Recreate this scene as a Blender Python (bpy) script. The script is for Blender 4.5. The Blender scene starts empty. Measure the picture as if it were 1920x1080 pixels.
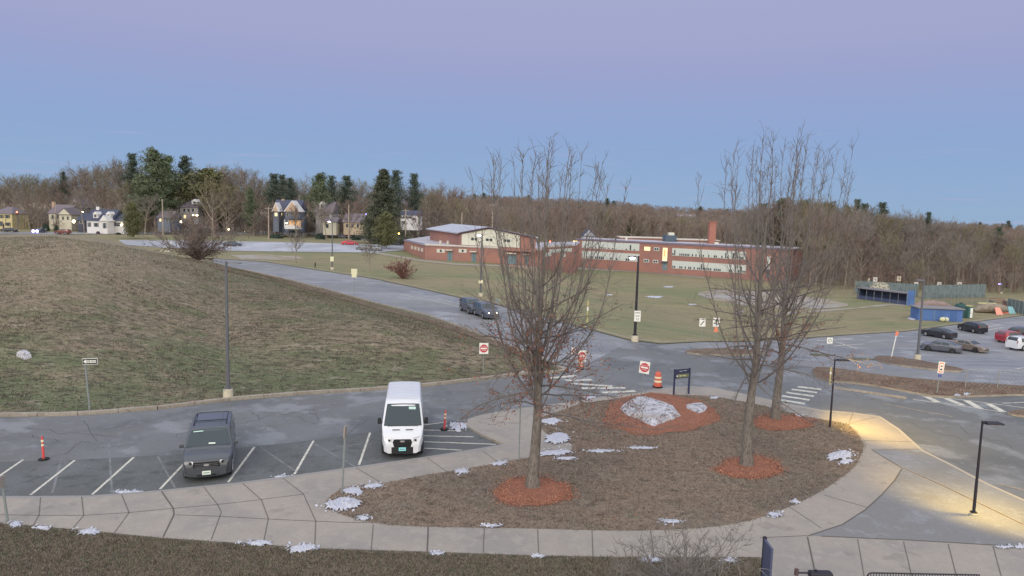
import bpy, bmesh, math, random
import numpy as np
from mathutils import Vector, Matrix
from mathutils.geometry import delaunay_2d_cdt
# ------------------------------------------------------------------ camera, sky, sun, exposure
scene = bpy.context.scene
COL = scene.collection
F = 1330.0; CAMH = 12.0; PITCH = math.atan(140 / F); ROLL = math.radians(1.5)
cam = bpy.data.objects.new('camera', bpy.data.cameras.new('camera')); COL.objects.link(cam)
cam.data.lens = 36 * F / 1920; cam.data.sensor_width = 36; cam.data.clip_end = 6000; cam.data.clip_start = 0.2
CAMM = Matrix.Rotation(math.radians(90) - PITCH, 4, 'X') @ Matrix.Rotation(ROLL, 4, 'Z')
CAMM = Matrix.Translation((0, 0, CAMH)) @ CAMM
cam.matrix_world = CAMM
scene.camera = cam
scene.render.resolution_x = 1920; scene.render.resolution_y = 1080
scene.view_settings.view_transform = 'Standard'; scene.view_settings.look = 'None'
scene.view_settings.exposure = 0.09; scene.view_settings.gamma = 1.0

def lin(c):
    c = c / 255.0
    return c / 12.92 if c <= 0.04045 else ((c + 0.055) / 1.055) ** 2.4
def S(r, g, b): return (lin(r), lin(g), lin(b), 1.0)
KL = 1.22
def C(r, g, b, k=None):
    k = KL if k is None else k
    r, g, b = lin(r) * k, lin(g) * k, lin(b) * k; y = .25 * r + .6 * g + .15 * b; d = .16
    return tuple(min(.85, v * (1 - d) + y * d + .004) for v in (r, g, b)) + (1.0,)

w = bpy.data.worlds.new('World'); scene.world = w; w.use_nodes = True
nt = w.node_tree; nt.nodes.clear()
out = nt.nodes.new('ShaderNodeOutputWorld'); bg = nt.nodes.new('ShaderNodeBackground')
tc = nt.nodes.new('ShaderNodeTexCoord'); sep = nt.nodes.new('ShaderNodeSeparateXYZ')
nt.links.new(tc.outputs['Generated'], sep.inputs[0])
rp = nt.nodes.new('ShaderNodeValToRGB')          # dusk colours by height above the horizon
els = [(0.0, (145, 171, 200)), (0.05, (141, 168, 203)), (0.10, (139, 164, 204)), (0.14, (143, 162, 203)), (0.188, (151, 160, 200)), (0.22, (157, 162, 200)), (0.295, (159, 166, 200)), (0.42, (157, 167, 202))]
cr = rp.color_ramp
while len(cr.elements) < len(els): cr.elements.new(0.5)
for e, (p, c) in zip(cr.elements, els): e.position = p; e.color = S(*c)
nt.links.new(sep.outputs['Z'], rp.inputs['Fac'])
def math_node(t, op, a=None, b=None, clamp=False):
    n = t.nodes.new('ShaderNodeMath'); n.operation = op; n.use_clamp = clamp
    for i, v in enumerate((a, b)):
        if v is None: continue
        if isinstance(v, (int, float)): n.inputs[i].default_value = v
        else: t.links.new(v, n.inputs[i])
    return n.outputs[0]
# the afterglow behind the camera (west) outshines the east; zenith brightened beyond real dusk to light the ground
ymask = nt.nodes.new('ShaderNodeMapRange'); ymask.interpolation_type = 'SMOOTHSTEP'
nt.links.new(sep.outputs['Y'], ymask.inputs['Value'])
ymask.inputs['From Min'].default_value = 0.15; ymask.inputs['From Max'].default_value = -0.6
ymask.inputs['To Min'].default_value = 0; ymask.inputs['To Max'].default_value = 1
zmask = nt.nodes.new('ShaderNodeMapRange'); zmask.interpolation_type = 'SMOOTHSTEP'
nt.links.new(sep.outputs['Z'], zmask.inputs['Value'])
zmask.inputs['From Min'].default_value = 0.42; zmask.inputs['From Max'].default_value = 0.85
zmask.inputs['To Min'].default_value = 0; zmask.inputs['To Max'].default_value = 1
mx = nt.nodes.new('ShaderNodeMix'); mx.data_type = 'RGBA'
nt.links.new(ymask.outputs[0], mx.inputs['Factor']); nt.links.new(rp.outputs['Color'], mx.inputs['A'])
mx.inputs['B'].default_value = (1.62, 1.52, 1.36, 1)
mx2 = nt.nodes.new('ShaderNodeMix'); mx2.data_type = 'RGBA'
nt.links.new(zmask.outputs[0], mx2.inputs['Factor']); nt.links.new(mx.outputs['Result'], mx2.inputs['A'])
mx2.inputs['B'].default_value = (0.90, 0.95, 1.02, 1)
# two thin pink cloud streaks
dv = nt.nodes.new('ShaderNodeVectorMath'); dv.operation = 'MULTIPLY'; dv.inputs[1].default_value = (9, 9, 190); nt.links.new(tc.outputs['Generated'], dv.inputs[0])
cn = nt.nodes.new('ShaderNodeTexNoise'); cn.inputs['Scale'].default_value = 1.0; cn.inputs['Detail'].default_value = 4; nt.links.new(dv.outputs[0], cn.inputs['Vector'])
c1 = nt.nodes.new('ShaderNodeMapRange'); nt.links.new(cn.outputs['Fac'], c1.inputs['Value']); c1.inputs['From Min'].default_value = .62; c1.inputs['From Max'].default_value = .74
c2 = nt.nodes.new('ShaderNodeMapRange'); nt.links.new(sep.outputs['Z'], c2.inputs['Value']); c2.inputs['From Min'].default_value = .13; c2.inputs['From Max'].default_value = .06
cf = math_node(nt, 'MULTIPLY', c1.outputs[0], c2.outputs[0]); cf = math_node(nt, 'MULTIPLY', cf, .32)
mx3 = nt.nodes.new('ShaderNodeMix'); mx3.data_type = 'RGBA'; nt.links.new(cf, mx3.inputs['Factor']); nt.links.new(mx2.outputs['Result'], mx3.inputs['A']); mx3.inputs['B'].default_value = S(186, 172, 208)
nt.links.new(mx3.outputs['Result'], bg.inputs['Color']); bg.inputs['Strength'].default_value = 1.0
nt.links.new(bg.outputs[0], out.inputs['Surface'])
sun = bpy.data.objects.new('sun', bpy.data.lights.new('sun', 'SUN')); COL.objects.link(sun)
sun.data.energy = 0.9; sun.data.angle = math.radians(28); sun.data.color = (1.0, 0.92, 0.84)
sun.rotation_euler = (math.radians(58), 0, math.radians(-22))     # afterglow from behind the camera

# ------------------------------------------------------------------ terrain
def sm(t):
    t = np.clip(t, 0, 1); return t * t * (3 - 2 * t)
def flat_pt(px, py, z=0.0):
    d = CAMM.to_3x3() @ Vector(((px - 960) / F, (540 - py) / F, -1.0))
    k = (z - CAMH) / d.z
    return d.x * k, d.y * k
KERB_HILL = [(-300, 784), (-80, 783), (0, 782), (100, 781), (170, 778), (300, 768), (420, 753), (560, 741), (700, 733), (800, 725), (905, 713), (975, 704), (1030, 702), (1062, 699)]
ROAD_NEAR = [(400, 492), (450, 505), (520, 520), (600, 540), (700, 568), (800, 592), (880, 620), (940, 643), (1000, 666), (1040, 683), (1062, 696)]
_kb = [flat_pt(*p) for p in KERB_HILL]; _rf = [flat_pt(*p) for p in ROAD_NEAR]
KA = np.array([x / y for x, y in _kb]); KD = np.array([y for x, y in _kb])
RA = np.array([-2.0, -0.44] + [x / y for x, y in _rf]); RD = np.array([150, 150] + [y for x, y in _rf])
HKA = (np.array([-300, 0, 100, 170, 230, 300, 400, 500, 600, 700, 800, 900, 1000, 1062]) - 960) / F
HKV = np.array([17.0, 17.3, 18.1, 18.0, 16.6, 14.6, 11.5, 10, 9, 8.5, 7.5, 6, 3, 0])
RGA = (np.array([-400, 300, 700, 900, 1050, 1150, 1250, 1400, 1600, 1800, 2100]) - 960) / F
RGV = np.array([14, 15, 16, 19, 18, 16, 11, 10, 7, 2, -1.])
HILL_ON = [True]
def Z(x, y):
    x = np.asarray(x, float); y = np.asarray(y, float)
    yy = np.maximum(y, 1.0); a = x / yy
    # right side falls away to the lower car park and playing field
    fy = sm((y - 90) / 60)
    x0 = 5 - 12 * fy; x1 = 45 - 20 * fy
    z = -5.0 * sm((y - 53) / 42) * sm((x - x0) / (x1 - x0))
    # street rises a little on the left
    z = z + sm((y - 160) / 60) * 1.5 * sm((-a - 0.08) / 0.12) + sm((y - 245) / 200) * 7 * sm((-a - 0.05) / 0.2)
    # distant wooded ridge
    rg = np.interp(a, RGA, RGV)
    z = z + (rg - z) * sm((y - 420) / 520)
    # near grass hill
    kd = np.interp(a, KA, KD); rd = np.interp(a, RA, RD)
    t = (y - kd) / np.maximum(1.0, np.minimum(45, (rd - kd) * 0.45))
    hk = np.interp(a, HKA, HKV)
    h = hk * np.clip(1 - y / rd, 0, 1) * sm(t) * (rd > kd)
    h = np.where((y > kd) & (y < rd) & (a < KA[-1]), h, 0)
    wv = 0.25 * np.sin(x * .21 + y * .13) * np.sin(y * .17 - x * .05) * np.clip(h / 3, 0, 1)
    return z + h + wv if HILL_ON[0] else z
_R3 = np.array(CAMM.to_3x3())
def rays(pts):
    pts = np.asarray(pts, float).reshape(-1, 2)
    v = np.stack([(pts[:, 0] - 960) / F, (540 - pts[:, 1]) / F, -np.ones(len(pts))], 1)
    d = v @ _R3.T
    return d / d[:, 1:2]
_YS = np.exp(np.linspace(np.log(14), np.log(1500), 700))
def GA(pts, dz=0.0):
    """where the lines through these picture points meet the terrain (raised by dz)"""
    d = rays(pts); outp = np.zeros((len(d), 3))
    for i0 in range(0, len(d), 2000):
        dd = d[i0:i0 + 2000]
        X = dd[:, 0:1] * _YS; ZZ = CAMH + dd[:, 2:3] * _YS
        g = ZZ - (Z(X, np.broadcast_to(_YS, X.shape)) + dz)
        below = g < 0
        idx = np.where(below.any(1), below.argmax(1), len(_YS) - 1); idx = np.maximum(idx, 1)
        lo = _YS[idx - 1].copy(); hi = _YS[idx].copy()
        for _ in range(22):
            mid = (lo + hi) / 2
            gm = CAMH + dd[:, 2] * mid - (Z(dd[:, 0] * mid, mid) + dz)
            lo = np.where(gm >= 0, mid, lo); hi = np.where(gm < 0, mid, hi)
        y = (lo + hi) / 2
        outp[i0:i0 + 2000] = np.stack([dd[:, 0] * y, y, CAMH + dd[:, 2] * y], 1)
    return outp
def G(px, py, dz=0.0): return Vector(GA([(px, py)], dz)[0])
def at_depth(px, py, y):
    d = rays([(px, py)])[0]; return Vector((d[0] * y, y, CAMH + d[2] * y))
def ground_at(px, y):
    """ground point under picture column px at depth y"""
    x = (px - 960) / F * y
    for _ in range(3):
        z = float(Z(x, y)); p = proj((x, y, z)); x += (px - p[0]) / F * y
    return Vector((x, y, float(Z(x, y))))
_INV = CAMM.inverted()
def proj(p):
    q = _INV @ Vector(p); return 960 + F * q.x / -q.z, 540 - F * q.y / -q.z
def hgt(P, ty):
    """height above P whose top shows at picture row ty"""
    lo, hi = 0.0, 60.0
    for _ in range(30):
        m = (lo + hi) / 2
        if proj((P[0], P[1], P[2] + m))[1] > ty: lo = m
        else: hi = m
    return lo
def ppm(P): return F / P[1]

# ------------------------------------------------------------------ materials
MATS = {}
def M(name, base, layers=(), rough=0.8, bump=None, metal=0.0, emit=None, spec=0.3, stretch=None, alpha=None, coat=0.0, trans=0.0, zmix=None):
    if name in MATS: return MATS[name]
    m = bpy.data.materials.new(name); m.use_nodes = True; t = m.node_tree
    b = t.nodes['Principled BSDF']
    b.inputs['Roughness'].default_value = rough; b.inputs['Metallic'].default_value = metal
    b.inputs['Specular IOR Level'].default_value = spec
    b.inputs['Base Color'].default_value = base
    if coat: b.inputs['Coat Weight'].default_value = coat; b.inputs['Coat Roughness'].default_value = 0.08
    if trans: b.inputs['Transmission Weight'].default_value = trans
    if emit: b.inputs['Emission Color'].default_value = emit[0]; b.inputs['Emission Strength'].default_value = emit[1]
    vec = None
    if layers or bump:
        tcn = t.nodes.new('ShaderNodeTexCoord'); mp = t.nodes.new('ShaderNodeMapping')
        t.links.new(tcn.outputs['Object'], mp.inputs[0]); vec = mp.outputs[0]
        if stretch: mp.inputs['Scale'].default_value = stretch
    col = None
    for (sc, det, lo, hi, c) in layers:
        n = t.nodes.new('ShaderNodeTexNoise'); n.inputs['Scale'].default_value = sc; n.inputs['Detail'].default_value = det
        n.inputs['Roughness'].default_value = 0.6
        off = t.nodes.new('ShaderNodeVectorMath'); off.operation = 'ADD'; off.inputs[1].default_value = (sc * 7.3 % 13, sc * 3.1 % 11, det)
        t.links.new(vec, off.inputs[0]); t.links.new(off.outputs[0], n.inputs['Vector'])
        r = t.nodes.new('ShaderNodeMapRange'); t.links.new(n.outputs['Fac'], r.inputs['Value'])
        r.inputs['From Min'].default_value = lo; r.inputs['From Max'].default_value = hi
        x = t.nodes.new('ShaderNodeMix'); x.data_type = 'RGBA'
        am = c[3] if len(c) > 3 else 1.0
        r.inputs['To Max'].default_value = am
        t.links.new(r.outputs[0], x.inputs['Factor'])
        if col is None: x.inputs['A'].default_value = base
        else: t.links.new(col, x.inputs['A'])
        x.inputs['B'].default_value = (c[0], c[1], c[2], 1); col = x.outputs['Result']
    if zmix:
        sp = t.nodes.new('ShaderNodeSeparateXYZ'); t.links.new(tcn.outputs['Object'], sp.inputs[0])
        n = t.nodes.new('ShaderNodeTexNoise'); n.inputs['Scale'].default_value = .15; n.inputs['Detail'].default_value = 5; t.links.new(tcn.outputs['Object'], n.inputs['Vector'])
        zz_ = math_node(t, 'ADD', sp.outputs['Z'], math_node(t, 'MULTIPLY', n.outputs['Fac'], 4.0))
        r = t.nodes.new('ShaderNodeMapRange'); t.links.new(zz_, r.inputs['Value']); r.inputs['From Min'].default_value = zmix[0]; r.inputs['From Max'].default_value = zmix[1]; r.inputs['To Max'].default_value = zmix[3]
        x = t.nodes.new('ShaderNodeMix'); x.data_type = 'RGBA'; t.links.new(r.outputs[0], x.inputs['Factor']); t.links.new(col, x.inputs['A']); x.inputs['B'].default_value = zmix[2]; col = x.outputs['Result']
    if col is not None: t.links.new(col, b.inputs['Base Color'])
    if bump:
        n = t.nodes.new('ShaderNodeTexNoise'); n.inputs['Scale'].default_value = bump[0]; n.inputs['Detail'].default_value = 6
        t.links.new(vec, n.inputs['Vector'])
        bp = t.nodes.new('ShaderNodeBump'); bp.inputs['Strength'].default_value = bump[1]; bp.inputs['Distance'].default_value = bump[2]
        t.links.new(n.outputs['Fac'], bp.inputs['Height']); t.links.new(bp.outputs[0], b.inputs['Normal'])
    MATS[name] = m; return m
def L(c, a): return (c[0], c[1], c[2], a)

# ------------------------------------------------------------------ object helpers
def tag(o, label=None, cat=None, group=None, kind=None):
    if label: o['label'] = label
    if cat: o['category'] = cat
    if group: o['group'] = group
    if kind: o['kind'] = kind
    return o
def thing(name, label, cat, loc, rz=0.0, group=None, rx=0, ry=0):
    o = bpy.data.objects.new(name, None); COL.objects.link(o); o.location = loc; o.rotation_euler = (rx, ry, rz)
    o.empty_display_size = 0.2
    return tag(o, label, cat, group)
def link(name, me, parent=None, loc=None):
    o = bpy.data.objects.new(name, me); COL.objects.link(o)
    if parent: o.parent = parent
    if loc is not None: o.location = loc
    return o
def dup(root, loc, rz=None, scale=None, label=None, group=None):
    r = root.copy(); COL.objects.link(r); r.location = loc
    if rz is not None: r.rotation_euler = (0, 0, rz)
    if scale is not None: r.scale = scale if hasattr(scale, '__len__') else (scale,) * 3
    if label: r['label'] = label
    if group: r['group'] = group
    for ch in list(root.children):
        c = ch.copy(); COL.objects.link(c); c.parent = r
        for g in list(ch.children):
            d = g.copy(); COL.objects.link(d); d.parent = c
    return r
class MB:
    def __init__(s): s.v = []; s.f = []; s.m = []
    def add(s, vs, fs, mi=0):
        o = len(s.v); s.v += [tuple(v) for v in vs]; s.f += [tuple(i + o for i in f) for f in fs]; s.m += [mi] * len(fs); return s
    def box(s, c, d, rz=0.0, mi=0, taper=1.0):
        cx, cy, cz = c; hx, hy, hz = d[0] / 2, d[1] / 2, d[2] / 2; ca, sa = math.cos(rz), math.sin(rz); vs = []
        for z, k in ((-hz, 1), (hz, taper)):
            for x, y in ((-hx, -hy), (hx, -hy), (hx, hy), (-hx, hy)):
                vs.append((cx + (x * ca - y * sa) * k, cy + (x * sa + y * ca) * k, cz + z))
        return s.add(vs, [(3, 2, 1, 0), (4, 5, 6, 7), (0, 1, 5, 4), (1, 2, 6, 5), (2, 3, 7, 6), (3, 0, 4, 7)], mi)
    def tube(s, pts, rs, n=8, mi=0, cap=True):
        pts = [Vector(p) for p in pts]
        if not hasattr(rs, '__len__'): rs = [rs] * len(pts)
        vs = []; up = None
        for i, p in enumerate(pts):
            d = (pts[min(i + 1, len(pts) - 1)] - pts[max(i - 1, 0)]).normalized()
            if up is None: up = Vector((0, 0, 1)) if abs(d.z) < .9 else Vector((1, 0, 0))
            a = d.cross(up).normalized(); b = a.cross(d).normalized(); up = b
            for k in range(n):
                t = 2 * math.pi * k / n; vs.append(p + a * (rs[i] * math.cos(t)) + b * (rs[i] * math.sin(t)))
        fs = [(i * n + k, (i + 1) * n + k, (i + 1) * n + (k + 1) % n, i * n + (k + 1) % n) for i in range(len(pts) - 1) for k in range(n)]
        if cap: fs += [tuple(range(n)), tuple((len(pts) - 1) * n + n - 1 - k for k in range(n))]
        return s.add(vs, fs, mi)
    def prism(s, poly, axis, a, b, mi=0):
        """2-D polygon (list of pairs) extruded along axis 'x','y','z' from a to b"""
        n = len(poly)
        def P(u, v, t): return (t, u, v) if axis == 'x' else ((u, t, v) if axis == 'y' else (u, v, t))
        vs = [P(u, v, a) for u, v in poly] + [P(u, v, b) for u, v in poly]
        fs = [tuple(range(n)), tuple(range(2 * n - 1, n - 1, -1))] + [(i, n + i, n + (i + 1) % n, (i + 1) % n) for i in range(n)]
        return s.add(vs, fs, mi)
    def build(s, name, mats, parent=None, smooth=None, loc=None, bevel=None):
        me = bpy.data.meshes.new(name); me.from_pydata(s.v, [], s.f)
        if not isinstance(mats, (list, tuple)): mats = [mats]
        for m in mats: me.materials.append(m)
        me.polygons.foreach_set('material_index', s.m)
        bm = bmesh.new(); bm.from_mesh(me); bmesh.ops.recalc_face_normals(bm, faces=bm.faces); bm.to_mesh(me); bm.free()
        if smooth is not None:
            me.polygons.foreach_set('use_smooth', [True] * len(me.polygons))
            me.set_sharp_from_angle(angle=math.radians(smooth))
        me.update()
        o = link(name, me, parent, loc)
        if bevel:
            b = o.modifiers.new('bevel', 'BEVEL'); b.width = bevel; b.segments = 2; b.limit_method = 'ANGLE'; b.angle_limit = math.radians(40)
        return o
def np_mesh(name, V, Fq, mats, parent=None, mi=None, smooth=False):
    me = bpy.data.meshes.new(name); V = np.asarray(V, np.float32); Fq = np.asarray(Fq, np.int32); k = Fq.shape[1]
    me.vertices.add(len(V)); me.vertices.foreach_set('co', V.ravel())
    me.loops.add(Fq.size); me.loops.foreach_set('vertex_index', Fq.ravel())
    me.polygons.add(len(Fq)); me.polygons.foreach_set('loop_start', np.arange(0, Fq.size, k, dtype=np.int32))
    me.polygons.foreach_set('loop_total', np.full(len(Fq), k, np.int32))
    if not isinstance(mats, (list, tuple)): mats = [mats]
    for m in mats: me.materials.append(m)
    if mi is not None: me.polygons.foreach_set('material_index', np.asarray(mi, np.int32))
    me.polygons.foreach_set('use_smooth', np.full(len(Fq), smooth, bool))
    me.update(calc_edges=True); me.validate()
    return link(name, me, parent)
def seg_arrays(segs, n=3):
    """segs: rows p0(3) p1(3) r0 r1 -> open n-sided tubes"""
    A = np.asarray(segs, float); p0 = A[:, :3]; p1 = A[:, 3:6]; r0 = A[:, 6:7]; r1 = A[:, 7:8]
    d = p1 - p0; d /= np.maximum(1e-6, np.linalg.norm(d, axis=1, keepdims=True))
    up = np.where(np.abs(d[:, 2:3]) < .9, np.array([[0, 0, 1.]]), np.array([[1., 0, 0]]))
    a = np.cross(d, up); a /= np.linalg.norm(a, axis=1, keepdims=True); b = np.cross(a, d)
    N = len(A); V = np.zeros((N, 2 * n, 3))
    for k in range(n):
        t = 2 * math.pi * k / n; o = a * math.cos(t) + b * math.sin(t)
        V[:, k] = p0 + o * r0; V[:, n + k] = p1 + o * r1
    base = (np.arange(N) * 2 * n)[:, None]
    Fs = np.stack([np.concatenate([base + k, base + (k + 1) % n, base + n + (k + 1) % n, base + n + k], 1) for k in range(n)], 1).reshape(-1, 4)
    return V.reshape(-1, 3), Fs

def smooth_poly(pts, it=2, closed=True):
    for _ in range(it):
        q = []; n = len(pts)
        for i in range(n if closed else n - 1):
            a, b = pts[i], pts[(i + 1) % n]
            q.append((a[0] * .75 + b[0] * .25, a[1] * .75 + b[1] * .25)); q.append((a[0] * .25 + b[0] * .75, a[1] * .25 + b[1] * .75))
        if not closed: q = [pts[0]] + q + [pts[-1]]
        pts = q
    return pts
def densify(pts, step, closed=True):
    q = []; n = len(pts)
    for i in range(n if closed else n - 1):
        a, b = pts[i], pts[(i + 1) % n]; k = max(1, int(math.dist(a, b) / step))
        for j in range(k): q.append((a[0] + (b[0] - a[0]) * j / k, a[1] + (b[1] - a[1]) * j / k))
    if not closed: q.append(pts[-1])
    return q
def inside(P, poly):
    P = np.asarray(P, float); poly = np.asarray(poly, float); x, y = P[:, 0], P[:, 1]; c = np.zeros(len(P), bool)
    j = len(poly) - 1
    for i in range(len(poly)):
        xi, yi = poly[i]; xj, yj = poly[j]
        if yi != yj:
            c ^= ((yi > y) != (yj > y)) & (x < (xj - xi) * (y - yi) / (yj - yi) + xi)
        j = i
    return c
def sheet(name, poly, off, mat, step=10, skirt=0.0, smooth=0, zfun=None, kind='structure', hill=False, skirt_mat=None):
    """picture-outline laid on the terrain as one sheet; skirt>0 gives it sides (a raised slab)"""
    if smooth: poly = smooth_poly(poly, smooth)
    poly = densify(poly, step)
    q = [poly[0]]
    for p in poly[1:]:
        if math.dist(p, q[-1]) > 0.05: q.append(p)
    poly = q
    xs = [p[0] for p in poly]; ys = [p[1] for p in poly]
    sy = min(step, max(1.0, (max(ys) - min(ys)) / 3))
    gx, gy = np.meshgrid(np.arange(min(xs), max(xs), step), np.arange(min(ys), max(ys), sy))
    P = np.stack([gx.ravel(), gy.ravel()], 1) + 0.37
    P = P[inside(P, poly)]
    pts = [Vector(p) for p in poly] + [Vector(p) for p in P]
    n = len(poly)
    r = delaunay_2d_cdt(pts, [], [list(range(n))], 1, 1e-4)
    V2 = np.array([[v.x, v.y] for v in r[0]]); faces = [tuple(f) for f in r[2]]
    HILL_ON[0] = hill; W = GA(V2, off); HILL_ON[0] = True
    if zfun is not None: W[:, 2] += zfun(V2)
    V = [tuple(v) for v in W]; F_ = list(faces); mi = [0] * len(F_)
    if skirt > 0:
        cnt = {}
        for f in faces:
            for i in range(len(f)):
                e = (f[i], f[(i + 1) % len(f)]); cnt.setdefault(tuple(sorted(e)), []).append(e)
        mp = {}
        for k, es in cnt.items():
            if len(es) == 1:
                a, b = es[0]
                for v in (a, b):
                    if v not in mp: mp[v] = len(V); V.append((W[v][0], W[v][1], W[v][2] - skirt))
                F_.append((b, a, mp[a], mp[b])); mi.append(1 if skirt_mat else 0)
    me = bpy.data.meshes.new(name); me.from_pydata(V, [], F_); me.materials.append(mat)
    if skirt_mat: me.materials.append(skirt_mat); me.polygons.foreach_set('material_index', mi)
    bm = bmesh.new(); bm.from_mesh(me); bmesh.ops.recalc_face_normals(bm, faces=bm.faces)
    up = sum(f.normal.z for f in bm.faces)
    if up < 0: bmesh.ops.reverse_faces(bm, faces=bm.faces)
    bm.to_mesh(me); bm.free(); me.update()
    o = link(name, me)
    if kind: o['kind'] = kind
    return o
def ribbon(pts, wpx):
    """thin quad polygon round a picture polyline"""
    L_, R_ = [], []
    for i, p in enumerate(pts):
        a = pts[max(0, i - 1)]; b = pts[min(len(pts) - 1, i + 1)]; dx, dy = b[0] - a[0], b[1] - a[1]; l = math.hypot(dx, dy) or 1
        nx, ny = -dy / l * wpx / 2, dx / l * wpx / 2
        L_.append((p[0] + nx, p[1] + ny)); R_.append((p[0] - nx, p[1] - ny))
    return L_ + R_[::-1]
def strips(name, lines, off, mat, width=0.1, kind='structure', taper=None, gap=None, label=None, height=None):
    """painted or cut lines: picture polylines turned to ground ribbons of real width, one mesh; height gives a raised kerb of stones"""
    V = []; Fc = []
    for ln in lines:
        w_ = width
        if len(ln) and not hasattr(ln[0], '__len__'): w_ = ln[0]; ln = ln[1]
        q = densify(ln, 6 if height is None else 5, closed=False)
        W = GA(q, off)
        if gap:                                     # resample to stones of equal length
            seg = np.linalg.norm(np.diff(W, axis=0), axis=1); cum = np.concatenate([[0], np.cumsum(seg)])
            nst = max(1, int(cum[-1] / gap)); 
            runs = []
            for k in range(nst):
                s0 = k * cum[-1] / nst + 0.012; s1 = (k + 1) * cum[-1] / nst - 0.012
                ss = np.linspace(s0, s1, 3); runs.append(np.stack([np.interp(ss, cum, W[:, j]) for j in range(3)], 1))
        else: runs = [W]
        for W in runs:
            t = np.zeros_like(W); t[1:-1] = W[2:] - W[:-2]; t[0] = W[1] - W[0]; t[-1] = W[-1] - W[-2]
            nrm = np.stack([-t[:, 1], t[:, 0], np.zeros(len(t))], 1); nrm /= np.maximum(1e-6, np.linalg.norm(nrm, axis=1, keepdims=True))
            a = W + nrm * w_ / 2; b = W - nrm * w_ / 2
            if height is None:
                a[:, 2] = Z(a[:, 0], a[:, 1]) + off; b[:, 2] = Z(b[:, 0], b[:, 1]) + off
                o = len(V); n = len(W); V += [tuple(v) for v in a] + [tuple(v) for v in b]
                Fc += [(o + i, o + i + 1, o + n + i + 1, o + n + i) for i in range(n - 1)]
            else:
                o = len(V); n = len(W); zt = W[:, 2] + height + random.uniform(-.012, .012)
                for P_, zz in ((a, zt), (b, zt), (a, W[:, 2] - .25), (b, W[:, 2] - .25)):
                    V += [(p[0], p[1], z_) for p, z_ in zip(P_, zz)]
                for i in range(n - 1):
                    Fc += [(o + i, o + i + 1, o + n + i + 1, o + n + i), (o + i, o + 2 * n + i, o + 2 * n + i + 1, o + i + 1), (o + n + i, o + n + i + 1, o + 3 * n + i + 1, o + 3 * n + i)]
                for i in (0, n - 1): Fc.append((o + i, o + n + i, o + 3 * n + i, o + 2 * n + i))
    me = bpy.data.meshes.new(name); me.from_pydata(V, [], Fc); me.materials.append(mat)
    bm = bmesh.new(); bm.from_mesh(me); bmesh.ops.recalc_face_normals(bm, faces=bm.faces)
    if height is None and sum(f.normal.z for f in bm.faces) < 0: bmesh.ops.reverse_faces(bm, faces=bm.faces)
    bm.to_mesh(me); bm.free(); me.update()
    o = link(name, me)
    if kind: o['kind'] = kind
    return o
TXT = {}
def text(name, s, size, mat, parent, loc, rot=(math.pi / 2, 0, 0), sx=1.0, extrude=0.002):
    key = (s, size, mat.name, extrude)
    if key not in TXT:
        cu = bpy.data.curves.new('t', 'FONT'); cu.body = s; cu.size = size; cu.extrude = extrude; cu.align_x = 'CENTER'; cu.align_y = 'CENTER'; cu.resolution_u = 3
        o = bpy.data.objects.new('t', cu); COL.objects.link(o); dg = bpy.context.evaluated_depsgraph_get(); dg.update()
        me = bpy.data.meshes.new_from_object(o.evaluated_get(dg)); me.name = name; me.materials.clear(); me.materials.append(mat)
        bpy.data.objects.remove(o); bpy.data.curves.remove(cu); TXT[key] = me
    o = link(name, TXT[key], parent, loc); o.rotation_euler = rot; o.scale = (sx, 1, 1); return o
# ------------------------------------------------------------------ ground materials
random.seed(7); rng = np.random.default_rng(7)
m_hill = M('hill_grass', C(123, 110, 92), [
    (0.05, 4, .44, .55, L(C(92, 104, 72), .85)), (0.12, 5, .52, .64, L(C(132, 116, 98), .7)), (0.3, 6, .50, .62, L(C(84, 96, 62), .75)),
    (0.8, 7, .56, .64, L(C(150, 138, 120), .55)), (2.4, 7, .53, .60, L(C(52, 48, 40), .85)), (1.1, 6, .54, .62, L(C(70, 66, 54), .7)), (7, 4, .5, .66, L(C(72, 66, 52), .5))],
    rough=.95, bump=(4, 1.0, .12), stretch=(.6, 1.5, 1), zmix=(5.0, 9.0, C(134, 119, 101), .75))
m_field = M('field_grass', C(128, 118, 88), [
    (0.03, 3, .45, .6, L(C(108, 114, 76), .9)), (0.12, 5, .5, .62, L(C(142, 124, 94), .6)), (0.5, 6, .5, .66, L(C(92, 96, 64), .5)), (3, 5, .5, .7, L(C(84, 80, 58), .5))],
    rough=.95, bump=(3, .6, .05), stretch=(.5, 1.2, 1))
m_lawn = M('dormant_lawn', C(129, 109, 94), [
    (0.16, 4, .47, .62, L(C(102, 92, 84), .8)), (0.5, 6, .5, .64, L(C(122, 112, 98), .7)), (1.6, 6, .55, .66, L(C(72, 60, 54), .75)), (0.9, 5, .58, .68, L(C(92, 96, 74), .6)),
    (6, 6, .5, .64, L(C(68, 56, 48), .7)), (17, 4, .52, .66, L(C(142, 128, 116), .5))], rough=.95, bump=(9, 1.0, .06))
m_lawn2 = M('near_lawn', C(108, 98, 87), [
    (0.3, 4, .45, .6, L(C(86, 90, 72), .8)), (1.3, 6, .5, .62, L(C(68, 62, 54), .7)), (4, 6, .5, .62, L(C(118, 112, 98), .6)), (13, 5, .5, .62, L(C(62, 60, 52), .6))], rough=.95, bump=(9, 1.0, .06))
m_asph = M('lot_asphalt', C(96, 97, 97), [
    (0.09, 5, .46, .6, L(C(106, 108, 112), .9)), (0.33, 8, .53, .60, L(C(128, 131, 138), .75)), (0.22, 7, .52, .62, L(C(80, 83, 86), .8)),
    (1.9, 8, .57, .66, L(C(118, 122, 132), .5)), (14, 6, .45, .7, L(C(78, 80, 84), .5)), (60, 3, .5, .7, L(C(120, 122, 126), .4))], rough=.62, bump=(40, .25, .01), spec=.4)
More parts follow.
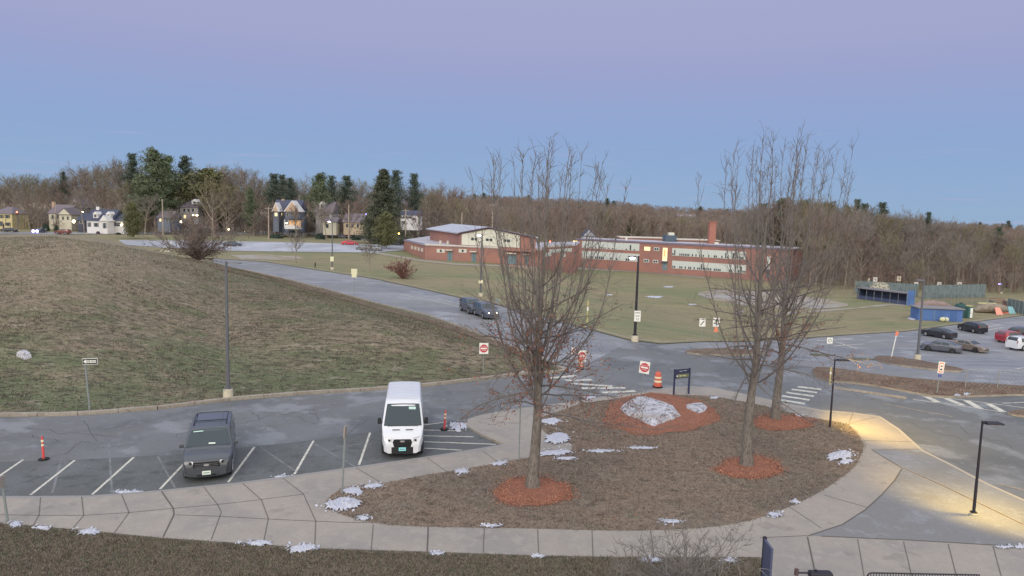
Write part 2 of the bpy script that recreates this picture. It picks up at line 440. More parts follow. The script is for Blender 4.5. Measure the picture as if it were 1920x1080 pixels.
m_asph2 = M('far_asphalt', C(116, 116, 118), [
    (0.05, 5, .46, .58, L(C(131, 132, 138), .8)), (0.2, 6, .5, .62, L(C(100, 104, 114), .75)), (0.5, 7, .55, .63, L(C(150, 154, 164), .6)), (3, 5, .5, .7, L(C(104, 106, 112), .5))],
    rough=.55, spec=.45, stretch=(.6, 1, 1))
m_pale = M('salted_asphalt', C(146, 148, 160), [(0.06, 5, .48, .6, L(C(168, 171, 184), .8)), (0.4, 6, .5, .66, L(C(126, 128, 138), .6))], rough=.6)
m_conc = M('concrete', C(147, 138, 130), [
    (0.35, 5, .45, .62, L(C(132, 127, 124), .8)), (2.2, 6, .5, .66, L(C(154, 146, 138), .6)), (12, 5, .5, .7, L(C(126, 120, 116), .5)), (0.9, 6, .6, .68, L(C(118, 112, 108), .5))], rough=.85, bump=(30, .2, .006))
m_pave = M('dark_paving', C(117, 116, 118), [
    (0.25, 5, .46, .6, L(C(128, 130, 136), .7)), (1.6, 7, .54, .64, L(C(146, 148, 156), .35)), (10, 5, .5, .7, L(C(102, 101, 102), .6))], rough=.8, bump=(40, .2, .006))
m_kerb = M('granite_kerb', C(150, 141, 130), [(1.3, 5, .45, .6, L(C(134, 124, 114), .8)), (7, 5, .5, .64, L(C(112, 102, 94), .6))], rough=.85, bump=(12, .4, .01))
m_joint = M('joint', C(98, 92, 87)); m_paint = M('road_paint', C(196, 192, 180), [(3, 6, .5, .62, L(C(150, 150, 148), .8)), (14, 5, .52, .62, L(C(120, 122, 124), .7))], rough=.7)
m_ghost = M('worn_paint', C(114, 117, 120), [(2, 6, .45, .6, L(C(96, 99, 102), .95))])
m_crack = M('crack', C(58, 60, 62), [(1.5, 5, .45, .6, L(C(84, 87, 90), .95))])
m_mulch = M('orange_mulch', C(148, 95, 72), [(1.2, 5, .45, .62, L(C(128, 84, 66), .7)), (9, 6, .5, .62, L(C(176, 112, 78), .7)), (22, 5, .5, .6, L(C(88, 44, 30), .8))], rough=.95, bump=(18, 1.0, .05))
m_snow = M('old_snow', (.54, .55, .63, 1), [(3, 6, .5, .62, (.44, .46, .58, .7)), (16, 5, .55, .66, (.30, .30, .36, .6))], rough=.7, bump=(9, .9, .05))
m_tan = M('infield_dirt', C(142, 130, 116), [(0.12, 5, .45, .6, L(C(146, 144, 148), .8)), (.25, 5, .5, .62, L(C(124, 116, 90), .8))])
m_litter = M('leaf_litter', C(113, 99, 83), [(0.6, 5, .45, .6, L(C(92, 68, 56), .8)), (5, 6, .5, .62, L(C(136, 108, 92), .7)), (14, 5, .5, .62, L(C(66, 48, 40), .7))], rough=.95, bump=(9, 1, .05))
m_path = M('footpath', C(142, 132, 122), [(0.5, 5, .5, .66, L(C(124, 116, 106), .7))])

# ------------------------------------------------------------------ the ground itself
nr, na = 560, 470
rr = np.exp(np.linspace(np.log(5), np.log(3500), nr)); aa = np.radians(np.linspace(-62, 62, na))
RR, AA = np.meshgrid(rr, aa, indexing='ij'); X = RR * np.sin(AA); Y = RR * np.cos(AA)
ZZ = Z(X, Y) - 0.02
V = np.stack([X, Y, ZZ], -1).reshape(-1, 3)
i = np.arange(nr - 1)[:, None] * na + np.arange(na - 1)[None, :]
Fq = np.stack([i, i + 1, i + na + 1, i + na], -1).reshape(-1, 4)[:, ::-1]
g = np_mesh('ground', V, Fq, m_hill, smooth=True); g['kind'] = 'structure'
under = MB(); under.add([(-5000, -5000, -9), (5000, -5000, -9), (5000, 5000, -9), (-5000, 5000, -9)], [(0, 1, 2, 3)])
o = under.build('earth', m_field); o['kind'] = 'structure'

# far field (playing field and everything beyond the roads)
FIELD = [(-200, 470), (0, 470), (220, 480), (400, 484.5), (500, 491), (600, 507), (700, 522), (780, 539), (860, 557), (960, 577), (1040, 599), (1120, 621), (1180, 637), (1240, 644), (1320, 640),
         (1420, 640), (1500, 634), (1600, 627), (1700, 621), (1800, 607), (1920, 591), (2100, 572), (2100, 470), (1920, 455), (1500, 440), (960, 425), (500, 425), (-200, 425)]
sheet('field', FIELD, .12, m_field, step=7)
# asphalt
ROAD = [(-300, 1010), (-300, 784)] + KERB_HILL[1:-1] + [(1062, 697)] + ROAD_NEAR[::-1] + \
       [(400, 484.5), (500, 491), (600, 507), (700, 522), (780, 539), (860, 557), (960, 577), (1040, 599), (1120, 621), (1180, 637), (1240, 644), (1320, 640), (1420, 640), (1500, 634), (1600, 627), (1700, 621), (1800, 607),
        (1920, 591), (2100, 572), (2100, 1010)]
NEAR = [(-300, 1010), (-300, 784)] + KERB_HILL[1:-1] + [(1062, 697), (1085, 690), (1130, 668), (1180, 640), (1240, 645), (1300, 652), (1420, 668), (1530, 690), (1700, 712), (1920, 728), (2100, 738), (2100, 1010)]
sheet('road', ROAD, .05, m_asph2, step=8)
sheet('parking_lot', NEAR, .06, m_asph, step=10)
PL = .06
sheet('bay_asphalt', [(-300, 905), (-80, 895), (0, 866), (140, 862), (252, 856), (350, 850), (478, 837), (589, 825), (695, 810), (795, 794), (840, 790), (884, 792), (872, 800), (905, 816), (945, 832), (900, 842), (800, 858), (680, 875), (550, 893), (450, 906), (300, 921), (170, 931), (70, 932), (0, 932), (-300, 933)], PL + .002,
      M('bay_asphalt', C(88, 91, 93), [(0.3, 6, .48, .62, L(C(99, 103, 106), .8)), (1.5, 7, .54, .64, L(C(70, 72, 72), .7)), (14, 6, .45, .7, L(C(68, 70, 71), .5)), (5, 5, .6, .68, L(C(112, 114, 116), .5))], rough=.75, bump=(40, .25, .01)), step=12)
# sidewalk slab
SW = [(-300, 930), (0, 930), (70, 930), (170, 929), (300, 919), (450, 904), (550, 891), (680, 873), (800, 856), (900, 840), (945, 832), (905, 815), (874, 797), (877, 786), (895, 779),
      (960, 767), (1040, 757), (1110, 747), (1190, 737), (1250, 727), (1290, 724), (1340, 727), (1380, 735), (1480, 757), (1540, 768), (1600, 773), (1650, 780), (1685, 803), (1728, 842),
      (1780, 868), (1850, 905), (1920, 936), (2100, 1010), (2100, 1400), (-300, 1400)]
SWZ = .19
sheet('sidewalk', SW, SWZ, m_conc, step=14, skirt=.3, skirt_mat=m_kerb)
ISL = [(611, 937), (642, 914), (720, 906), (785, 893), (845, 883), (924, 870), (970, 861), (1011, 855), (1070, 847), (1077, 833), (1050, 826), (1027, 814), (1012, 800), (1010, 784), (1056, 768), (1091, 756), (1145, 749),
       (1200, 743), (1254, 740), (1335, 742), (1440, 762), (1514, 782), (1589, 794), (1608, 812), (1623, 837), (1602, 876), (1575, 897), (1545, 918), (1500, 941), (1450, 962), (1390, 980), (1300, 991), (1170, 995), (1000, 990),
       (850, 988), (740, 985), (680, 976), (640, 964), (612, 950)]
LZ = .205
sheet('island_lawn', ISL, LZ, m_lawn, step=12, smooth=1)
LOWL = [(-300, 960), (-80, 971), (0, 981), (100, 989), (170, 995), (300, 1008), (450, 1018), (600, 1028), (800, 1034), (1000, 1041), (1170, 1045), (1300, 1045), (1425, 1044), (1440, 1060), (1446, 1100), (1446, 1390), (-300, 1390)]
sheet('front_lawn', LOWL, LZ, m_lawn2, step=14, skirt=.02)
sheet('dark_paving', [(1690, 879), (1678, 900), (1655, 926), (1622, 956), (1580, 983), (1516, 1004), (1700, 1012), (1920, 1025), (2100, 1035), (2100, 1075), (2010, 1030), (1920, 986), (1850, 952), (1760, 909)], SWZ + .004, m_pave)
sheet('dark_paving', [(1634, 843), (1727, 843), (1780, 870), (1850, 907), (1920, 939), (2100, 1014), (2100, 1070), (2010, 1025), (1920, 982), (1850, 948), (1760, 906), (1691, 875)], SWZ + .004, m_pave)
# verges and small islands on the right
def verge(poly, mat, sk=.14): return sheet('verge', poly, .19, mat, step=8, skirt=.3, smooth=1, skirt_mat=m_kerb)
verge([(1520, 688), (1560, 688), (1654, 703), (1732, 711), (1840, 718), (1925, 723), (2100, 730), (2100, 752), (1925, 738), (1840, 741), (1758, 743), (1715, 735), (1615, 717), (1532, 712)], m_litter)
verge([(1636, 669), (1655, 666), (1705, 671), (1762, 682), (1812, 692), (1795, 696), (1700, 686), (1650, 677)], m_litter)
verge([(1284, 656), (1340, 652), (1400, 655), (1446, 659), (1400, 665), (1330, 664), (1290, 661)], m_litter)
verge([(1884, 774), (1905, 768), (1960, 764), (2060, 770), (2060, 790), (1940, 782)], m_litter)
# litter bands along the kerbs
sheet('leaf_litter', ribbon([(400, 499), (460, 512), (530, 527), (620, 551), (720, 579), (810, 602), (890, 630), (945, 650), (1000, 674)], 7), .05, m_litter, step=8, hill=True)
sheet('leaf_litter', ribbon([(500, 487), (600, 503), (700, 518), (780, 535), (860, 553), (960, 572), (1040, 594), (1120, 615), (1180, 631), (1240, 638), (1320, 636)], 8), .06, m_litter, step=8)
sheet('footpath', ribbon([(640, 468), (700, 473), (735, 479), (780, 487), (850, 495), (960, 499), (1080, 503), (1200, 509), (1320, 520)], 3.2), .17, m_path, step=6)
sheet('far_car_park', [(222, 450), (400, 451.5), (560, 454.5), (690, 458.5), (745, 457), (850, 452), (870, 458), (760, 469), (700, 473.5), (560, 472), (420, 470), (300, 464), (235, 459)], .2, m_pale, step=5)
sheet('street', [(-200, 434.5), (150, 435.5), (400, 436), (590, 435.5), (640, 438), (700, 444), (770, 450), (900, 452), (900, 457), (760, 456), (690, 451), (620, 442.5), (590, 439.5), (400, 439.5), (150, 439), (-200, 438)], .22, m_asph2, step=5)
sheet('dirt_patch', [(430, 478), (500, 477), (560, 481), (575, 486), (520, 488), (455, 486)], .17, m_tan, step=5)
sheet('baseball_infield', [(1300, 549), (1340, 543), (1420, 545), (1500, 553), (1560, 563), (1600, 572), (1560, 578), (1490, 579), (1400, 573), (1335, 563)], .16, m_tan, step=6, smooth=1)
sheet('dirt_path', ribbon([(1440, 590), (1520, 584), (1600, 578), (1670, 571), (1730, 573)], 3), .16, m_tan, step=6)
# kerbs
random.seed(3)
strips('kerb', [[(-300, 783), (-80, 782), (0, 781), (100, 780), (170, 777), (300, 767), (420, 752), (560, 740), (700, 732), (800, 724), (905, 712), (975, 703), (1030, 701), (1060, 697)],
                [(1060, 696), (1035, 683), (1000, 667), (940, 644), (880, 621)]], 0, m_kerb, width=.30, height=.20, gap=2.0)
strips('kerb', [[(400, 484), (500, 490.5), (600, 506.5), (700, 521.5), (780, 538.5), (860, 556.5), (960, 576.5), (1040, 598.5), (1120, 620.5), (1180, 636.5), (1240, 643.5), (1320, 639.5)],
                [(1500, 633.5), (1600, 626.5), (1700, 620.5), (1800, 606.5), (1920, 590.5), (2050, 575)], [(880, 620), (800, 592), (700, 568), (600, 540), (520, 520), (450, 505)]], 0, m_kerb, width=.22, height=.17, gap=2.4)
strips('kerb_line', [[(0, 932), (70, 932), (170, 931), (300, 921), (450, 906), (550, 893), (680, 875), (800, 858), (900, 842), (940, 835)]], SWZ + .004, M('kerb_top', C(132, 130, 132)), width=.15)
strips('kerb_line', [[(1480, 759), (1540, 770), (1600, 775), (1650, 782), (1685, 805), (1728, 844), (1780, 870), (1850, 907), (1920, 938), (2050, 992)]], SWZ + .008, M('kerb_top_pale', C(158, 150, 140)), width=.17)
strips('kerb', [[(1700, 748), (1660, 742), (1600, 733), (1560, 728)]], .05, m_kerb, width=.2, height=.12, gap=2.2)
# sidewalk joints
J = [[(0, 965), (75, 966), (155, 966), (240, 961), (323, 953), (405, 946), (485, 937), (570, 926)],
     [(76, 932), (73, 966), (62, 985)], [(153, 931), (157, 966), (136, 991)], [(228, 927), (242, 961), (214, 999)],
     [(382, 913), (408, 946), (415, 960), (396, 1012)], [(455, 906), (490, 937), (503, 972), (494, 1018)],
     [(530, 896), (569, 926), (592, 977), (590, 1026)], [(415, 968), (503, 973), (592, 977), (640, 979), (700, 980)],
     [(0, 1001), (5, 985)], [(668, 877), (715, 905)], [(1046, 793), (1010, 786)], [(330, 965), (415, 968)],
     [(800, 858), (838, 884)], [(905, 845), (935, 868)]]
J2 = [[(700, 983), (696, 1030)], [(908, 990), (906, 1037)], [(1008, 992), (1010, 1041)], [(1110, 995), (1112, 1043)],
      [(1220, 994), (1226, 1045)], [(1608, 1010), (1622, 1090)], [(1694, 1015), (1712, 1090)], [(1778, 1020), (1796, 1090)], [(1862, 1024), (1880, 1090)], [(1950, 1030), (1970, 1090)],
      [(1545, 928), (1626, 951)], [(1480, 950), (1540, 990)], [(1634, 842), (1728, 842)], [(1514, 1004), (1470, 1006), (1425, 1008)], [(1600, 773), (1592, 793)], [(1480, 758), (1470, 771)],
      [(1380, 736), (1372, 748)], [(1290, 725), (1286, 740)], [(1200, 737), (1212, 742)], [(1640, 782), (1590, 795)], [(1612, 826), (1712, 828)]]
J3 = [[(803, 987), (801, 1033)], [(303, 921), (325, 953), (326, 965), (306, 1006)], [(1514, 1006), (1532, 1090)], [(1540, 1005), (1700, 1012), (1920, 1025), (2080, 1034)], [(1634, 843), (1691, 877), (1760, 907), (1850, 950), (1920, 984), (2010, 1028)],
      [(1691, 879), (1678, 900), (1655, 926), (1622, 956), (1580, 983), (1516, 1004)]]
strips('sidewalk_joint', J + J2, SWZ + .008, m_joint, width=.035)
strips('sidewalk_joint', J3, SWZ + .012, M('joint_dark', C(90, 84, 80)), width=.05)
# painted lines
ST = [[(43, 862), (-30, 912)], [(140, 863), (57, 928)], [(251, 857), (173, 927)], [(348, 866), (300, 917)], [(477, 838), (428, 904)], [(588, 826), (552, 889)], [(694, 811), (673, 872)],
      [(793, 797), (838, 791)], [(793, 806), (866, 808)], [(795, 817), (888, 819)], [(793, 828), (930, 833)], [(793, 840), (866, 844)]]
strips('parking_line', ST, PL + .006, m_paint, width=.11)
GH = [[(204, 832), (210, 925)], [(114, 864), (98, 925)], [(295, 854), (328, 914)], [(488, 838), (552, 882)], [(590, 832), (668, 876)], [(280, 853), (322, 853)], [(630, 838), (680, 832)]]
strips('worn_line', GH, PL + .005, m_ghost, width=.09)
XW = [(.45, l) for l in ([(1454, 748), (1509, 757)], [(1466, 742), (1518, 750)], [(1474, 735.5), (1526, 743)], [(1484, 730), (1532, 736)], [(1496, 725), (1540, 730)],
      [(1031, 709), (1080, 704)], [(1072, 719), (1148, 724)], [(1091, 728), (1172, 727)], [(1129, 736), (1191, 733)], [(1060, 713), (1110, 712)],
      [(1734, 742), (1758, 754)], [(1774, 747), (1806, 760)], [(1812, 751), (1838, 766)], [(1853, 757), (1881, 772)])]
XW += [(.12, [(1712, 749), (1780, 758), (1883, 773)]), (.12, [(1730, 742), (1800, 749), (1925, 765)]), (.12, [(1880, 756), (1925, 754)]), (.12, [(1072, 698), (1100, 689), (1132, 675)]), (.1, [(1062, 665), (1080, 655)])]
strips('crosswalk', XW, PL + .008, m_paint, width=.4)
strips('road_line', [[(1655, 756), (1720, 769), (1786, 781)], [(1875, 907), (1925, 920)]], PL + .008, M('yellow_worn', C(158, 140, 118), [(3, 5, .45, .6, L(C(110, 110, 112), .8))]), width=.13)
LOTL = [[(1853, 679), (1873, 678)], [(1850, 675), (1870, 674)], [(1890, 669), (1912, 670)], [(1885, 672), (1905, 674)], [(1845, 620), (1880, 614)], [(1790, 628), (1815, 630)], [(1850, 613), (1875, 609)],
        [(1880, 604), (1905, 606)], [(1905, 692), (1930, 688)], [(1745, 692), (1775, 680)], [(1520, 640), (1600, 634)], [(1540, 650), (1620, 645)], [(1565, 640), (1620, 658)]]
strips('parking_line', LOTL, .06, m_paint, width=.22)
strips('road_line', [[(750, 552), (800, 561), (860, 575)], [(820, 560), (850, 566)]], .06, m_paint, width=.15)
# cracks and sealed seams in the near car park
random.seed(11)
cr_l = []
for (x0, y0, dx, dy, n) in [(40, 800, 26, 3, 14), (120, 850, 10, -6, 10), (300, 790, 20, -2, 16), (330, 820, 9, -6, 9), (420, 800, 22, -5, 13), (560, 780, 8, 5, 8), (600, 760, 22, -3, 12), (520, 800, -7, 6, 8), (640, 820, 10, -7, 9),
                            (840, 760, 14, -3, 12), (260, 830, -12, 3, 12), (60, 815, 8, 5, 12), (580, 770, 3, 6, 10), (455, 770, 7, 5, 10), (150, 790, 6, 7, 9), (880, 735, 12, 3, 10), (1180, 700, 18, 3, 14), (1250, 690, 20, 5, 12), (1560, 740, 22, 6, 12), (1700, 790, 20, 8, 12), (1800, 800, 14, 9, 12)]:
    l = [(x0, y0)]
    for k in range(n):
        l.append((l[-1][0] + dx * random.uniform(.3, 1.2) * .7, l[-1][1] + dy * random.uniform(-.4, 1.6) * .6 + random.uniform(-2, 2)))
    cr_l.append(l)
strips('asphalt_crack', cr_l, PL + .004, m_crack, width=.032)

# ------------------------------------------------------------------ scattered small stuff (nobody could count it)
def sample(poly, n, dz):
    poly = np.asarray(poly, float); mn, mxx = poly.min(0), poly.max(0)
    # draw uniformly in the ground plane (weight by ground area of the picture row)
    W = GA(densify([tuple(p) for p in poly], 20), dz); lo, hi = W.min(0), W.max(0); res = []
    tot = 0
    while tot < n:
        q = rng.uniform(lo[:2], hi[:2], (n * 3, 2)); z = Z(q[:, 0], q[:, 1]) + dz
        iv = np.array(_INV); P4 = np.concatenate([q, z[:, None], np.ones((len(q), 1))], 1) @ iv.T
        pp = np.stack([960 + F * P4[:, 0] / -P4[:, 2], 540 - F * P4[:, 1] / -P4[:, 2]], 1)
        k = inside(pp, poly); r = np.concatenate([q, z[:, None]], 1)[k]; res.append(r); tot += len(r)
        if len(r) < 5: break
    return np.concatenate(res)[:n]
def tufts(name, P, mats, h=(.05, .12), wd=(.02, .045), blades=3, spread=.05, lean=.6, clump=None):
    n = len(P) * blades; B = np.repeat(P, blades, 0) + np.concatenate([rng.normal(0, spread, (n, 2)), np.zeros((n, 1))], 1)
    B[:, 2] -= .01
    an = rng.uniform(0, 2 * np.pi, n); H = rng.uniform(*h, n); W_ = rng.uniform(*wd, n); ln = rng.normal(0, lean, (n, 2)) * H[:, None]
    dx = np.stack([np.cos(an), np.sin(an)], 1) * W_[:, None] / 2
    V = np.zeros((n, 3, 3)); V[:, 0] = B; V[:, 0, :2] -= dx; V[:, 1] = B; V[:, 1, :2] += dx; V[:, 2] = B; V[:, 2, :2] += ln; V[:, 2, 2] += H
    mi = rng.integers(0, len(mats), len(P)).repeat(blades)
    o = np_mesh(name, V.reshape(-1, 3), np.arange(n * 3).reshape(-1, 3), mats, mi=mi); return o
def chips(name, P, mats, size=(.04, .09), lift=(.0, .03)):
    n = len(P); an = rng.uniform(0, 6.28, n); s = rng.uniform(*size, n); V = np.zeros((n, 4, 3))
    c = P.copy(); c[:, 2] += rng.uniform(*lift, n) + .012
    tx = rng.normal(0, .35, n); ty = rng.normal(0, .35, n)
    for k in range(4):
        t = an + k * np.pi / 2; r = s * (.7 if k % 2 else .45); V[:, k, 0] = c[:, 0] + np.cos(t) * r; V[:, k, 1] = c[:, 1] + np.sin(t) * r
        V[:, k, 2] = c[:, 2] + (np.cos(t) * tx + np.sin(t) * ty) * r + .01
    return np_mesh(name, V.reshape(-1, 3), np.arange(n * 4).reshape(-1, 4), mats, mi=rng.integers(0, len(mats), n))
gm = [M('blade_straw', C(150, 138, 122)), M('blade_brown', C(112, 96, 85)), M('blade_olive', C(88, 98, 70)), M('blade_dark', C(66, 58, 52)), M('blade_tan', C(134, 119, 104))]
HILLP = [(-60, 782), (-60, 470), (0, 445), (100, 443), (230, 462), (400, 495), (520, 522), (700, 570), (880, 623), (1000, 668), (1050, 692), (1030, 700), (905, 711), (700, 731), (560, 739), (420, 751), (300, 765), (170, 775), (0, 779)]
def patchy(P, sc, th):
    v = np.sin(P[:, 0] * sc + 1.3 * np.sin(P[:, 1] * sc * .8)) + np.sin(P[:, 1] * sc * 1.3 + 1.7 * np.sin(P[:, 0] * sc * .6 + 2)) + .8 * rng.normal(0, 1, len(P))
    return P[v > th]
P = sample(HILLP, 70000, -.02)
tag(tufts('hill_grass', P, [gm[2], gm[1], gm[2], gm[4]], h=(.04, .13), wd=(.03, .07), blades=3, spread=.14), 'rough brown and olive winter grass covering the hill', 'grass', kind='stuff')
P = patchy(sample(HILLP, 20000, -.02), .5, 1.2)
tag(tufts('dark_grass', P, [gm[3], gm[1]], h=(.06, .18), wd=(.05, .1), blades=4, spread=.25), 'darker dead grass clumps scattered over the hill', 'grass', kind='stuff')
P = sample(ISL, 60000, LZ)
tag(tufts('lawn_grass', P, [gm[4], gm[1], gm[1], gm[3], gm[0]], h=(.03, .07), wd=(.015, .035), blades=3, spread=.06), 'short dormant brown grass on the tree island', 'grass', kind='stuff')
P = sample([(-60, 975), (0, 982), (170, 997), (300, 1010), (600, 1030), (1000, 1043), (1425, 1047), (1440, 1100), (-60, 1100)], 45000, LZ)
tag(tufts('front_grass', P, [gm[2], gm[1], gm[3], gm[4], gm[4]], h=(.03, .09), wd=(.012, .03), blades=3, spread=.05), 'dark olive grass on the lawn below the walkway', 'grass', kind='stuff')
lm = [M('leaf_rust', C(136, 92, 70)), M('leaf_brown', C(112, 86, 72)), M('leaf_pale', C(150, 126, 106))]
P = np.concatenate([sample(ribbon([(400, 499), (530, 527), (720, 579), (890, 630), (1000, 674)], 9), 1500, .04), sample(ribbon([(600, 503), (780, 535), (960, 572), (1120, 615), (1320, 636)], 9), 1500, .05),
                    sample(ribbon([(170, 772), (420, 748), (700, 728), (905, 708)], 5), 900, .02), sample([(1520, 690), (1732, 713), (1925, 725), (1925, 737), (1758, 741), (1560, 714)], 1500, .2),
                    sample([(1640, 670), (1700, 673), (1800, 692), (1700, 684)], 200, .2), sample(ISL, 500, LZ), sample([(870, 700), (1000, 700), (1100, 745), (1010, 790), (900, 800)], 250, .2)])
tag(chips('fallen_leaves', P, lm, size=(.04, .09)), 'rust brown fallen leaves gathered along the kerbs and verges', 'leaves', kind='stuff')
# ------------------------------------------------------------------ trees
m_bark = M('oak_bark', C(116, 108, 102), [(3, 6, .45, .62, L(C(96, 90, 84), .8)), (14, 5, .5, .62, L(C(70, 64, 60), .7)), (1.2, 5, .55, .66, L(C(132, 134, 122), .5))], rough=.95, bump=(14, 1, .03), stretch=(1, 1, .3))
m_twig = M('oak_twig', C(98, 91, 90)); m_twig2 = M('grey_twig', C(108, 102, 100))
m_leaf = M('clinging_leaf', C(144, 94, 74), [(3, 4, .4, .6, L(C(120, 70, 56), .8))])
m_bgbark = M('far_bark', C(144, 132, 120), [(.8, 4, .4, .6, L(C(104, 94, 86), .8))])
def rnd_perp(d, r):
    v = Vector((r.gauss(0, 1), r.gauss(0, 1), r.gauss(0, 1))); v -= d * v.dot(d); return v.normalized()
class Grow:
    def __init__(s, seed): s.r = random.Random(seed); s.seg = []
    def branch(s, p, d, ln, rad, level, trop=0.0, wob=.14, kids=(0, 0), nseg=5, kid_f=None, tip=.25, start=.2):
        """one branch as nseg tapered pieces; spawns its children along the way"""
        r = s.r; d = d.normalized(); st = ln / nseg; pts = [p.copy()]
        for i in range(nseg):
            r0 = rad * (1 - (1 - tip) * i / nseg); r1 = rad * (1 - (1 - tip) * (i + 1) / nseg)
            d = (d + rnd_perp(d, r) * wob * r.random() + Vector((0, 0, trop))).normalized()
            q = p + d * st; s.seg.append((*p, *q, r0, r1)); 
            if kids[0]:
                nk = kids[0] / nseg; n = int(nk) + (r.random() < nk - int(nk))
                for _ in range(n):
                    f = (i + r.random()) / nseg
                    if f < start: continue
                    kid_f(p.lerp(q, r.random()), d, f, r1)
            p = q; pts.append(p.copy())
        return pts
def big_oak(name, px, py, top, seed, label, trunk_r, spread, lean=0.0, leaves=1400, leaf_h=(2.5, 7), up=10, dens=1.0, first=3.4, dz=LZ, cr_r=3.4):
    P = G(px, py, dz); H = hgt(P, top)
    root = thing('oak_tree', label, 'tree', P, group='young oaks on the lawn island')
    g = Grow(seed); r = g.r; twig = []
    # trunk
    n = 16; tp = []; rs = []
    for i in range(n + 1):
        f = i / n; z = f * H * .78
        tp.append(Vector((lean * z + .05 * math.sin(z * .9 + seed), .04 * math.sin(z * .7), z))); rs.append(max(.03, trunk_r * (1 - .9 * f ** .85) * (1 + .35 * math.exp(-z * 3.5))))
    mb = MB(); tp[0].z = -.15; mb.tube(tp, rs, 14)
    # root flare
    mb.build('trunk', m_bark, root, smooth=60)
    def at(z):
        f = min(.999, z / (H * .78)) * n; i = int(f); return tp[i].lerp(tp[i + 1], f - i), rs[i] + (rs[i + 1] - rs[i]) * (f - i)
    def twiglet(p, d, f, rr_):
        dd = (d * .75 + rnd_perp(d, r) * .8 + Vector((0, 0, .12))).normalized()
        g.branch(p, dd, r.uniform(.25, .65), .0085, 4, wob=.5, nseg=2, tip=.5, trop=.05)
    def sub(p, d, f, rr_):
        dd = (d * .9 + rnd_perp(d, r) * .75 + Vector((0, 0, .3 if p.z > H * .5 else 0))).normalized(); ln = r.uniform(.5, 1.35) * (1.2 - .6 * f)
        g.branch(p, dd, ln, min(rr_ * .65, .02), 3, trop=.05, wob=.3, kids=(2.7 * dens * ln, 0), nseg=4, kid_f=twiglet, tip=.45, start=.08)
    def limb(p, d, f, rr_):
        dd = (d * .9 + rnd_perp(d, r) * .55 + Vector((0, 0, .25))).normalized(); ln = r.uniform(.9, 2.0) * (1.15 - .6 * f)
        g.branch(p, dd, ln, min(rr_ * .6, .035), 2, trop=.06, wob=.25, kids=(2.4 * dens * ln, 0), nseg=5, kid_f=sub, tip=.35, start=.1)
    az = r.random() * 6
    # lower and middle side branches
    z = first
    while z < H * .6:
        f = (z - first) / (H * .6 - first); az += 2.399 + r.uniform(-.4, .4)
        p, tr = at(z); el = math.radians(-14 + 36 * f ** .9 + r.uniform(-10, 16))
        ln = spread * (1.2 - .4 * f) * r.uniform(.7, 1.1)
        d = Vector((math.cos(az) * math.cos(el), math.sin(az) * math.cos(el), math.sin(el)))
        g.branch(p, d, ln, max(.02, min(.05, tr * .42)), 1, trop=.015 if f > .3 else -.012, wob=.22, kids=((3.6 if f < .5 else 2.6) * ln * dens, 0), nseg=8, kid_f=sub if r.random() < .7 else limb, tip=.22, start=.2)
        z += r.uniform(.14, .28) / dens
    # tall ascending leaders: leave the trunk sideways, then rise to a rounded crown top
    def spur(p, d, f, rr_):
        dd = (d * 1.15 + rnd_perp(d, r) * .7 + Vector((0, 0, .15))).normalized(); ln = r.uniform(.35, 1.1) * (1.1 - .45 * f)
        g.branch(p, dd, ln, .012, 3, trop=.06, wob=.25, kids=(3.0 * ln, 0), nseg=3, kid_f=twiglet, tip=.5, start=.1)
    for k in range(up):
        az += 2.399; R = cr_r * math.sqrt((k + .5) / up) * r.uniform(.8, 1.1); ft = 1.01 - .12 * (R / cr_r) ** 2 - r.uniform(0, .05); zt = ft * H; zz = r.uniform(.20, .46) * H
        p, tr = at(zz); rd = Vector((math.cos(az), math.sin(az), 0)); tipp = rd * R + Vector((lean * zt, 0, zt)); mid_ = p + rd * (R * r.uniform(.75, 1.0)) + Vector((0, 0, (zt - zz) * .24))
        nn_ = 14; pts = []; ph = r.random() * 6
        for i in range(nn_ + 1):
            t = i / nn_; q = p * (1 - t) ** 2 + mid_ * (2 * t * (1 - t)) + tipp * t ** 2; wv = .09 * math.sin(t * 11 + ph) * min(1, t * 2); pts.append(q + Vector((math.sin(ph) * wv, math.cos(ph) * wv, 0)))
        rad = r.uniform(.038, .058)
        for i in range(nn_):
            f = i / nn_; r0 = rad * (1 - .82 * f); r1 = rad * (1 - .82 * (i + 1) / nn_); g.seg.append((*pts[i], *pts[i + 1], r0, r1)); d = (pts[i + 1] - pts[i]).normalized()
            if f > .12:
                for _ in range(int(.9 + r.random() * 2.2 + f * 2.0)): spur(pts[i].lerp(pts[i + 1], r.random()), d, f, r1)
    # central tip
    p, tr = at(H * .77); g.branch(p, Vector((0, 0, 1)), H * .22, .04, 1, wob=.1, kids=(16, 0), nseg=6, kid_f=spur, tip=.15)
    V, Fq = seg_arrays(g.seg, 3); np_mesh('crown', V, Fq, m_twig, root)
    if leaves:
        A = np.array(g.seg); rr2 = np.random.default_rng(seed); mid = (A[:, :3] + A[:, 3:6]) / 2; rad = np.hypot(mid[:, 0] - lean * mid[:, 2], mid[:, 1])
        wgt = ((A[:, 6] < .012) & (mid[:, 2] > leaf_h[0]) & (mid[:, 2] < leaf_h[1])) * np.exp(-((mid[:, 2] - (leaf_h[0] * .72 + leaf_h[1] * .28)) / ((leaf_h[1] - leaf_h[0]) * .33)) ** 2) * np.exp(-rad * .62)
        idx = rr2.choice(len(A), leaves, p=wgt / wgt.sum()); c = mid[idx] + rr2.normal(0, .06, (leaves, 3)) - np.array([0, 0, .05])
        u = rr2.normal(0, 1, (leaves, 3)); u /= np.linalg.norm(u, axis=1, keepdims=True); v = np.cross(u, rr2.normal(0, 1, (leaves, 3))); v /= np.linalg.norm(v, axis=1, keepdims=True)
